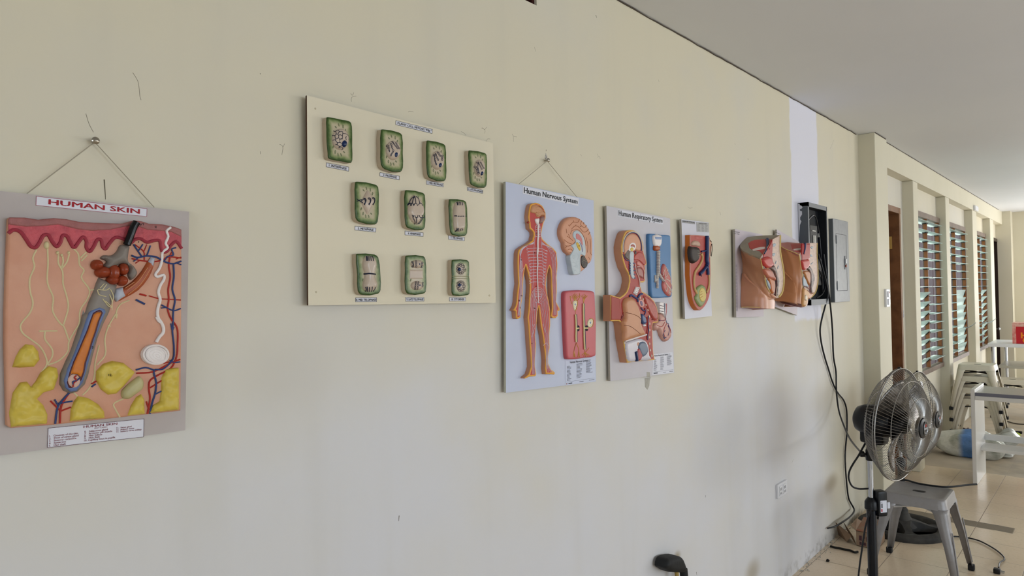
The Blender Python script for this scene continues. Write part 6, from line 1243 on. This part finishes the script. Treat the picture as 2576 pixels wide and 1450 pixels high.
    MB().lathe((px_, py_, z1-.035), (0, 0, 1), [(r2+.001, 0), (r2+.008, .006), (r2+.007, .04), (r2+.001, .05), (r1+.002, .062)], 20).build('height_collar', FBLK, root, True)
    kx = Vector((px_, py_, nz-.045)); sd = Vector((-.55, .84, 0)).normalized()
    MB().tube([kx, kx+sd*.03], .006, 8).lathe(kx+sd*.026, sd, [(.010, 0), (.015, .003), (.015, .016), (.011, .021), (0, .022)], 10).build('tilt_knob', FBLK, root, True)
    # ring base with spokes and a ribbed skirt
    mb = MB(); rb = z2
    mb.lathe((px_, py_, 0), (0, 0, 1), [(rb*.74, .004), (rb*.98, .0), (rb, .012), (rb*.985, .034), (rb*.90, .046), (rb*.78, .040), (rb*.72, .024), (rb*.74, .004)], 56)
    for k in range(4):
        a = R(25+90*k); d_ = Vector((math.cos(a), math.sin(a), 0)); t_ = Vector((-d_.y, d_.x, 0)); v = []
        for (s_, w_, h_) in ((.02, .055, .085), (.10, .030, .060), (rb*.60, .026, .040), (rb*.82, .055, .036)):
            p = Vector((px_, py_, 0))+d_*s_; v += [p-t_*w_+Vector((0, 0, .004)), p-t_*w_*.8+Vector((0, 0, h_)), p+t_*w_*.8+Vector((0, 0, h_)), p+t_*w_+Vector((0, 0, .004))]
        mb.add(v, [(4*i+j, 4*i+(j+1) % 4, 4*(i+1)+(j+1) % 4, 4*(i+1)+j) for i in range(3) for j in range(4)]+[(3, 2, 1, 0), (12, 13, 14, 15)])
    mb.lathe((px_, py_, .03), (0, 0, 1), [(.085, 0), (.07, .025), (.062, .03), (.055, .05), (.049, .055), (.043, .075), (.037, .08), (.032, .11), (.026, .115), (r2+.002, .13)], 24)
    mb.build('base', DUSTB, root, True)
    return root, C, A, S, U
DV = (-.175, -.984, -.03)
r_, C1, A1, S1, U1 = stand_fan('stand_fan', 'near black stand fan with a chrome wire guard, its pole cut by the bottom edge', 3.618, .926, .952, .262, DV, .138, (.545, .0125, .23, .0225), True, 'industrial stand fans')
r2_, C2, A2, S2, U2 = stand_fan('stand_fan', 'farther black stand fan behind the near one, its dusty ring base beyond the grey stool', 5.0, 1.095, .755, .292, (-.10, -.995, -.02), .105, (.45, .012, .265, .021), True, 'industrial stand fans')
# speed control box on the near pole
cb = Vector((3.640, .893, .545))
sx, sy = Vector((.78, -.62, 0)), Vector((-.62, -.78, 0))
ctl = MB().obox(cb, (sx, sy, (0, 0, 1)), (.026, .024, .062), 0, .012).build('control_box', FBLK, r_, True)
f0 = cb+sy*.0245
def facep(u, z): return f0+sx*u+Vector((0, 0, z))
MB().add([facep(-.016, -.040), facep(.018, -.040), facep(.018, .018), facep(-.016, .018)], [(0, 1, 2, 3)]).build('rating_label', mat('label_white', 'd5d8e4', .5), ctl)
f0 = cb+sy*.0250
MB().add([facep(-.013+.0*k, .010-.006*k) for k in (0,)]+[facep(-.005, .010), facep(-.005, .013), facep(-.013, .013)], [(0, 1, 2, 3)]).add([facep(-.013, -.018), facep(-.004, -.018), facep(-.004, .004), facep(-.013, .004)], [(0, 1, 2, 3)]).build('label_print', INKG, ctl)
MB().add([facep(-.013, -.036), facep(-.006, -.036), facep(-.006, -.022), facep(-.013, -.022)], [(0, 1, 2, 3)]).build('label_red_print', mat('print_red', 'a8343c', .5), ctl)
MB().obox(cb+sx*.036+sy*.01-Vector((0, 0, .012)), (sx, sy, (0, 0, 1)), (.011, .001, .015)).build('hang_tag', mat('label_white', 'd5d8e4', .5), r_)
pc_ = [(2181, 1108, 3.62), (2170, 1128, 3.6), (2159, 1148, 3.58), (2146, 1168, 3.57), (2137, 1186, 3.57), (2135, 1204, 3.57), (2143, 1223, 3.58), (2157, 1230, 3.6), (2186, 1230, 3.625)]
MB().tube(catmull([pt(x, y, 0, X_) for x, y, X_ in pc_], 4), .0045, 8).build('fan_cord', CABLE, r_, True)
pd_ = [(2196, 1262, 3.60), (2190, 1285, 3.59), (2179, 1318, 3.585), (2173, 1350, 3.58), (2168, 1385, 3.57), (2163, 1420, 3.56), (2158, 1465, 3.55), (2154, 1500, 3.54)]
MB().tube(catmull([pt(x, y, 0, X_) for x, y, X_ in pd_], 4), .0042, 8).build('fan_cord', CABLE, r_, True)

# ================================================================== metal stools
def make_stool(m, mh):
    root = thing('metal_stool', 'x', 'stool')
    H, a, b_ = .46, .150, .158
    # dished seat with rounded rim and apron
    def sq(h, rad, r_, n=10):
        o = []
        for cx, cy, a0 in ((1, 1, 0), (-1, 1, 90), (-1, -1, 180), (1, -1, 270)):
            for k in range(n): t = R(a0+90*k/(n-1)); o.append(Vector((cx*(h-rad)+rad*math.cos(t), cy*(h-rad)+rad*math.sin(t), r_)))
        return o
    rings = [sq(.02, .015, H-.007), sq(.07, .03, H-.0065), sq(.118, .035, H-.005), sq(.128, .036, H-.001), sq(a-.012, .038, H), sq(a-.004, .040, H-.002), sq(a, .042, H-.009), sq(a+.003, .042, H-.03), sq(b_, .042, H-.055), sq(b_-.003, .040, H-.056), sq(a-.003, .040, H-.02)]
    n = len(rings[0]); v = [p for q in rings for p in q]; f = [(j*n+i, j*n+(i+1) % n, (j+1)*n+(i+1) % n, (j+1)*n+i) for j in range(len(rings)-1) for i in range(n)]+[tuple(range(n))]
    st = obj('seat', v, f, m, root, True); sharp(st, 45)
    MB().add(sq(.0, .0, 0, 2)[:0], []).add([Vector((.018*math.copysign(abs(math.cos(t))**.6, math.cos(t)), .032*math.copysign(abs(math.sin(t))**.6, math.sin(t)), H-.0062)) for t in np.linspace(0, 2*math.pi, 16, endpoint=False)], [tuple(range(16))]).build('grip_hole', mat('hole_dark', '2a2826', .8), st)
    for cx, cy in ((1, 1), (-1, 1), (-1, -1), (1, -1)):
        # leg: a tapering pressed-steel angle wrapped round the corner
        rows_ = []
        for z, w_, hh in ((H-.05, .078, .157), (H-.075, .066, .160), (H-.12, .057, .166), (.22, .043, .188), (.03, .029, .214)):
            rad = min(.030, w_*.6); P_ = [Vector((hh-w_, hh, z)), Vector((hh-rad, hh, z))]+[Vector((hh-rad+rad*math.sin(R(t)), hh-rad+rad*math.cos(R(t)), z)) for t in (22, 45, 68)]+[Vector((hh, hh-rad, z)), Vector((hh, hh-w_, z))]
            rows_.append([Vector((p.x*cx, p.y*cy, p.z)) for p in P_])
        n = 7; v = [p for q in rows_ for p in q]; f = [(j*n+i, j*n+i+1, (j+1)*n+i+1, (j+1)*n+i) if cx*cy > 0 else (j*n+i+1, j*n+i, (j+1)*n+i, (j+1)*n+i+1) for j in range(4) for i in range(n-1)]
        lg = obj('leg', v, f, m, root, True); md = lg.modifiers.new('s', 'SOLIDIFY'); md.thickness = .0022; md.offset = -1
        MB().tube([(cx*.158, cy*.1782, .30), (cx*.198, cy*.2122, .05)], .0035, 6).build('rib', m, lg, True)
        MB().box((cx*.190, cy*.190, 0), (cx*.222, cy*.222, .034), bev=.006).build('foot_cap', mat('rubber_black', '17171a', .6), lg)
    mb = MB(); 
    for s_ in (1, -1): mb.tube([(-.150, -.150*s_, H-.085), (.150, .150*s_, H-.085)], .007, 8)
    mb.build('cross_brace', mh, root, True)
    return root
def copy_tree(o, parent=None):
    c = o.copy(); COL.objects.link(c)
    if parent: c.parent = parent
    for ch in list(o.children):
        if ch.name in BASE_NAMES: copy_tree(ch, c)
    return c
SGREY = mat('stool_silver', '8f8c8c', .42, .25, noise=(40, '86837f', .5), bump=('noise', 200, .15)); SWHITE = mat('stool_white', 'd8cfbd', .3, noise=(30, 'cfc6b2', .4))
s1 = make_stool(SGREY, mat('brace_white', 'c8c8c8', .4)); s1.location = (4.315, .858, 0); s1['label'] = 'silver grey metal stool beside the near fan pole with a cord across its seat'
s2 = make_stool(SWHITE, mat('brace_black', '1c1a18', .6)); BASE_NAMES = {o.name for o in bpy.data.objects}
s2.location = (8.22, 1.085, 0); s2['label'] = 'cream metal stool, lowest of the stack by the second window'; s2['group'] = 'cream metal stools'
for k, lb in enumerate(('second', 'third', 'topmost')):
    c = copy_tree(s2); c.location = (8.22, 1.085, .115*(k+1)); c['label'] = 'cream metal stool, '+('topmost' if k == 2 else lb+' from the bottom')+' of the stack by the second window'
c = copy_tree(s2); c.location = (10.10, .985, 0); c.rotation_euler = (0, 0, R(4)); c['label'] = 'single cream metal stool beyond the stack, in front of the far table'

# black cord lying across the grey stool, and the cord with a plug on the floor
pq = [(2262, 1205, .468), (2285, 1210, .467), (2310, 1217, .467), (2340, 1222, .468), (2370, 1225.5, .469), (2400, 1225, .469), (2430, 1221, .470), (2457, 1219, .470)]
o = MB().tube(catmull([pt(x, y, 2, z) for x, y, z in pq], 4), .0055, 8).build('loose_cord', CABLE, None, True); tag(o, 'black cord end lying across the seat of the grey stool', 'cord')
pq = [(2385, 1350, .008), (2423, 1352, .008), (2458, 1359.5, .008), (2487, 1373, .008), (2513, 1390, .008), (2527, 1406.6, .008), (2516, 1416, .01), (2512, 1428, .02)]
root = thing('floor_cord', 'thin black cord with a plug curling over the floor tiles', 'cord', tuple(pt(2507, 1437, 2, 0)))
MB().tube(catmull([pt(x, y, 2, z) for x, y, z in pq], 5), .0042, 8).build('cord', CABLE, root, True)
c = pt(2507, 1437, 2, .014); 
pg = MB().box((c.x-.018, c.y-.018, .002), (c.x+.018, c.y+.014, .028), bev=.005).build('plug', mat('plug_black', '0c0c0e', .4), root, True)
MB().box((c.x-.012, c.y-.036, .010), (c.x-.008, c.y-.018, .018)).box((c.x+.008, c.y-.036, .010), (c.x+.012, c.y-.018, .018)).build('prong', METAL, pg)

# ================================================================== desks and table
MEL = mat('melamine_white', 'd6d4d0', .32, noise=(2, 'cfcdc6', .5)); TOPG = mat('speckled_top', 'a39f96', .3, noise=(160, '8b877e', .8)); EDG = mat('edge_grey', '6d6d78', .4)
root = thing('low_desk', 'white panel desk with a speckled grey top standing on the tiles', 'desk', (6.7, .3, 0))
MB().box((6.47, .878, 0), (6.955, .908, .765), bev=.004).build('side_panel', MEL, root)
MB().box((6.47, -.55, 0), (6.955, -.52, .765), bev=.004).build('side_panel', MEL, root)
tp = MB().box((6.475, -.52, .712), (6.95, .878, .738)).build('top', TOPG, root)
MB().box((6.470, -.52, .716), (6.4755, .878, .742)).build('edge_band', EDG, tp)
MB().box((6.468, -.52, .682), (6.50, .878, .715), bev=.002).build('front_rail', MEL, root)
MB().box((6.925, -.52, .285), (6.95, .878, .335), bev=.003).build('back_rail', MEL, root)
MB().box((6.70, -.52, .235), (6.93, .878, .262), bev=.003).build('shelf', MEL, root)
root = thing('work_table', 'far white topped table with chrome legs and a lower shelf by the third window', 'table', (10.78, .5, 0))
TX0, TX1, TZ = 10.40, 11.16, .86
MB().box((TX0, -.4, TZ-.045), (TX1, 1.262, TZ), bev=.004).build('table_top', mat('table_white', 'e6e6ea', .3), root)
MB().box((TX0+.03, -.36, .548), (TX1-.03, 1.16, .582), bev=.004).build('shelf', mat('shelf_grey', 'b5b0a4', .35), root)
l1 = pt(2498, 885, 0, TX0+.06).y; l2 = pt(2530, 885, 0, TX1-.06).y
for lx, ly in ((TX0+.06, l1), (TX1-.06, l2), (TX0+.06, -.36), (TX1-.06, -.36)):
    lg = MB().tube([(lx, ly, .01), (lx, ly, TZ-.044)], .021, 14).build('leg', CHROME, root, True)
    MB().lathe((lx, ly, 0), (0, 0, 1), [(.028, 0), (.028, .012), (.022, .02)], 14).build('foot_cap', mat('rubber_black', '17171a', .6), lg, True)
# red carton on the table
root = thing('red_carton', 'red and white printed carton with orange letters on the far table', 'carton', (10.6, .75, TZ))
RX0, RX1 = 10.46, 10.74; RY1 = pt(2547, 840, 0, RX0).y; RY0 = RY1-.42; RT = pt(2556, 813, 0, RX0).z
MB().box((RX0, RY0, TZ+.001), (RX1, RY1, RT), bev=.004).build('carton_body', mat('carton_red', 'c4232e', .4), root)
ym = pt(2556, 840, 0, RX0).y; MB().box((RX0-.0015, ym, TZ+.001), (RX1+.001, RY1+.0015, RT+.001)).box((RX0-.0015, RY0, RT-.045), (RX1, ym, RT+.001)).build('carton_side', mat('carton_pink', 'e8bdb0', .4, noise=(14, 'cf4a48', .8)), root)
for s_, x_, y_ in (('H', 2567, 851), ('C', 2572, 863.5)):
    q_ = pt(x_, y_, 0, RX0-.0012); V, F_ = text_mesh(s_, .03); MB().add([(RX0-.0012, q_.y-v.x*.105, q_.z+v.y*.098) for v in V], F_).build('printed_letter', mat('letter_orange', 'ee8a1e', .4), root)

# ================================================================== clutter on the floor
BAGM = bpy.data.materials.new('plastic_bag'); BAGM.use_nodes = True; nt = BAGM.node_tree; b = nt.nodes['Principled BSDF']
b.inputs['Roughness'].default_value = .25
tc = nt.nodes.new('ShaderNodeTexCoord'); n1 = nt.nodes.new('ShaderNodeTexNoise'); n1.inputs['Scale'].default_value = 6; nt.links.new(tc.outputs['Object'], n1.inputs[0])
rp = nt.nodes.new('ShaderNodeValToRGB'); e = rp.color_ramp.elements; e[0].position = .40; e[0].color = lin('9fa398'); e[1].position = .6; e[1].color = lin('d3d4cd'); nt.links.new(n1.outputs['Fac'], rp.inputs[0])
sp = nt.nodes.new('ShaderNodeSeparateXYZ'); nt.links.new(tc.outputs['Object'], sp.inputs[0])
def mrange(inp, a, c_):
    n = nt.nodes.new('ShaderNodeMapRange'); n.interpolation_type = 'SMOOTHSTEP'; n.inputs['From Min'].default_value = a; n.inputs['From Max'].default_value = c_; nt.links.new(inp, n.inputs['Value']); return n.outputs[0]
m1 = nt.nodes.new('ShaderNodeMath'); m1.operation = 'MULTIPLY'; nt.links.new(mrange(sp.outputs['Y'], 1.16, 1.10), m1.inputs[0]); nt.links.new(mrange(sp.outputs['Y'], .97, 1.0), m1.inputs[1])
mx = nt.nodes.new('ShaderNodeMix'); mx.data_type = 'RGBA'; nt.links.new(m1.outputs[0], mx.inputs['Factor']); nt.links.new(rp.outputs[0], mx.inputs['A']); mx.inputs['B'].default_value = lin('5b86c4'); nt.links.new(mx.outputs['Result'], b.inputs['Base Color'])
bn = nt.nodes.new('ShaderNodeBump'); bn.inputs['Strength'].default_value = .9; bn.inputs['Distance'].default_value = .03; n2 = nt.nodes.new('ShaderNodeTexNoise'); n2.inputs['Scale'].default_value = 14; n2.inputs['Detail'].default_value = 6; nt.links.new(tc.outputs['Object'], n2.inputs[0]); nt.links.new(n2.outputs['Fac'], bn.inputs['Height']); nt.links.new(bn.outputs[0], b.inputs['Normal'])
def lump(name, c, s_, m, seed, parent, amp=.12, rot=0):
    bm = bmesh.new(); bmesh.ops.create_icosphere(bm, subdivisions=4, radius=1); rnd = np.random.RandomState(seed); ks = rnd.normal(size=(9, 3))*2.4; ph = rnd.rand(9)*6.3
    v = []
    for p in bm.verts:
        q = np.array(p.co); d = 1+amp*sum(math.sin(ks[i]@q*1.6+ph[i])/(1+i*.35) for i in range(9))*.55
        z = q[2]*d*s_[2]; x, y = q[0]*d*s_[0], q[1]*d*s_[1]; v.append(Vector((c[0]+x*math.cos(rot)-y*math.sin(rot), c[1]+x*math.sin(rot)+y*math.cos(rot), max(.002, c[2]+z))))
    f = [[q.index for q in g.verts] for g in bm.faces]; bm.free(); return obj(name, v, f, m, parent, True)
root = thing('plastic_bag', 'clouded plastic bag with blue contents lying on the floor behind the desk', 'bag', (7.62, 1.06, 0))
lump('bag_body', (7.56, 1.08, .10), (.17, .27, .135), BAGM, 3, root)
CLR = mat('clear_plastic', 'c5c7c2', .2, noise=(20, 'a9aba5', .6), bump=('noise', 30, .9), alpha=.75)
lump('bag_neck', (7.95, .83, .10), (.14, .10, .12), CLR, 9, root, .2)
lump('bag_corner', (7.70, .82, .035), (.10, .07, .035), CLR, 5, root, .2)
def floor_strip(name, pxs, r, m, lab, cat, z=.008):
    o = MB().tube(catmull([pt(x, y, 2, z) for x, y in pxs], 4), r, 6).build(name, m, None, True); return tag(o, lab, cat)
RUB = mat('rubbish_black', '16140f', .7)
floor_strip('plastic_strip', [(2089, 1375), (2100, 1378), (2112, 1380), (2125, 1383), (2140, 1386), (2150, 1390.5), (2158, 1389)], .0065, RUB, 'crumpled black plastic strip on the tiles near the wall', 'strip')
floor_strip('plastic_strip', [(2525, 1084), (2540, 1085), (2552, 1088), (2562, 1088), (2571, 1089)], .014, RUB, 'black strip of rubbish on the dusty floor beyond the desk', 'strip', .012)
floor_strip('green_scrap', [(2551, 1090), (2558, 1091), (2565, 1094)], .011, mat('lime_scrap', 'b9cf4a', .5), 'small lime green scrap beside the black rubbish on the far floor', 'scrap', .01)
floor_strip('thin_cord', [(2519, 1054), (2530, 1059), (2545, 1064), (2560, 1067), (2576, 1068)], .006, mat('brown_cord', '3a332a', .6), 'thin dark cord on the dusty floor behind the stool stack', 'cord')
floor_strip('dark_litter', [(2416, 1081), (2424, 1079), (2430, 1082), (2436, 1079)], .012, mat('litter_brown', '3a1a14', .7), 'small dark red piece of litter beside the stool stack feet', 'litter', .012)
o = lump('pebble', tuple(pt(2082, 1411, 2, .006)), (.011, .009, .008), RUB, 2, None); tag(o, 'small black pebble on the floor tile near the wall', 'pebble')
# mortar crumbs along the foot of the wall
mb = MB(); rnd = random.Random(5)
for k in range(110):
    x = rnd.uniform(3.9, 5.3); y = WALL_Y-abs(rnd.gauss(0, .02))-.004; r = rnd.uniform(.0015, .0045); mb.obox((x, y, r*.4), ((1, .2, 0), (-.2, 1, 0), (0, 0, 1)), (r, r*.8, r*.5))
o = mb.build('mortar_crumbs', mat('mortar', 'a8a49a', .9)); tag(o, 'grey mortar crumbs along the foot of the cream wall', 'rubble', kind='stuff')
# opened carton by the wall
CARD = mat('cardboard', '8d7560', .75, noise=(12, '806852', .6)); CARDI = mat('cardboard_inside', '5c4632', .8); 
root = thing('cardboard_box', 'small opened cardboard box with red print on the floor against the wall', 'box', (4.65, 1.13, 0))
X0, X1, Y0, Y1, Z1 = 4.512, 4.70, 1.13, 1.245, .095
MB().box((X0, Y0, .001), (X1, Y1, .004)).box((X0, Y0, 0.001), (X0+.003, Y1, Z1)).box((X1-.003, Y0, .001), (X1, Y1, Z1+.01)).box((X0, Y0, .001), (X1, Y0+.003, Z1)).build('box_body', CARD, root)
obj('lid', [(X0, Y0, Z1), (X0, Y1, Z1), (X1+.02, Y1+.01, Z1+.028), (X1+.02, Y0, Z1+.028), (X0, Y0, Z1-.003), (X0, Y1, Z1-.003), (X1+.02, Y1+.01, Z1+.025), (X1+.02, Y0, Z1+.025)], [(0, 3, 2, 1), (4, 5, 6, 7), (0, 1, 5, 4), (1, 2, 6, 5), (2, 3, 7, 6), (3, 0, 4, 7)], mat('cardboard_print', '917863', .75, noise=(16, 'a0533e', .7)), root)
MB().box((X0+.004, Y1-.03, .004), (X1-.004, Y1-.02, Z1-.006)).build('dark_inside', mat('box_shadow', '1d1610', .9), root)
def flap(name, P_, m): 
    n_ = (Vector(P_[1])-Vector(P_[0])).cross(Vector(P_[2])-Vector(P_[0])).normalized()*.0025; v = [Vector(p) for p in P_]+[Vector(p)+n_ for p in P_]; k = len(P_)
    return obj(name, v, [tuple(range(k))[::-1], tuple(range(k, 2*k))]+[(i, (i+1) % k, k+(i+1) % k, k+i) for i in range(k)], m, root)
flap('flap', [(X0, Y1, .004), (X0+.01, Y1+.02, .05), (X0+.05, Y1+.085, .115), (X0+.20, Y1+.11, .02)], CARDI)
flap('flap', [(X0+.02, Y1+.03, .05), (X0+.06, Y1+.135, .10), (X0+.12, Y1+.138, .004), (X0+.02, Y1+.06, .004)], CARD)
flap('flap', [(X0, Y1, Z1), (X0+.02, Y1+.035, Z1+.02), (X0+.10, Y1+.02, Z1+.045), (X0+.15, Y1, Z1+.015)], CARD)
pf = Plane((X0, 0, 0), (-1, 0, 0)); P_ = []
mb = MB()
for (a, b_, c_, d_) in ((.02, .40, .10, .72), (.14, .58, .19, .72), (.22, .40, .24, .72), (.27, .58, .33, .72), (.36, .40, .40, .72), (.03, .12, .09, .32), (.13, .12, .21, .32), (.24, .12, .29, .32), (.33, .12, .40, .32)):
    y_a, y_b = Y1-.012-.2*a, Y1-.012-.2*c_; mb.add([(X0-.0006, y_a, Z1*b_), (X0-.0006, y_b, Z1*b_), (X0-.0006, y_b, Z1*d_), (X0-.0006, y_a, Z1*d_)], [(0, 1, 2, 3)])
mb.build('printed_marks', mat('print_plum', '4e3238', .7), root)

# black rubber head of a tool leaning on the wall, cut by the bottom edge
fZ = Frame(1660, 1380, 20.71); pz = wallplane(.012)
root = thing('rubber_mallet', 'black rubber headed mallet with a wooden handle leaning on the wall', 'mallet', (2.42, WALL_Y-.04, 0))
MBK = mat('mallet_rubber', '1a1b1c', .65, bump=('noise', 60, .3))
hd = puff('head', pz, fZ((385, 1060), (400, 900), (450, 720), (540, 590), (700, 525), (900, 480), (1100, 460), (1260, 490), (1335, 570), (1430, 800), (1530, 1170), (1515, 1240), (1440, 1300), (1300, 1340), (1000, 1330), (700, 1310), (560, 1220), (430, 1130)), 0, .055, .022, MBK, root, 1)
a = pt(*fZ((860, 1270))[0], 1, WALL_Y-.045); MB().tube([(a.x, a.y, a.z+.02), (a.x+.005, a.y-.03, .0)], .0085, 12).build('handle', mat('handle_wood', 'a8904e', .5, noise=(20, '8c743a', .6)), root, True)
a = pt(*fZ((1230, 1330))[0], 1, WALL_Y-.045); MB().tube([(a.x, a.y, a.z+.02), (a.x+.01, a.y-.03, .0)], .0165, 14).build('grip', MBK, root, True)
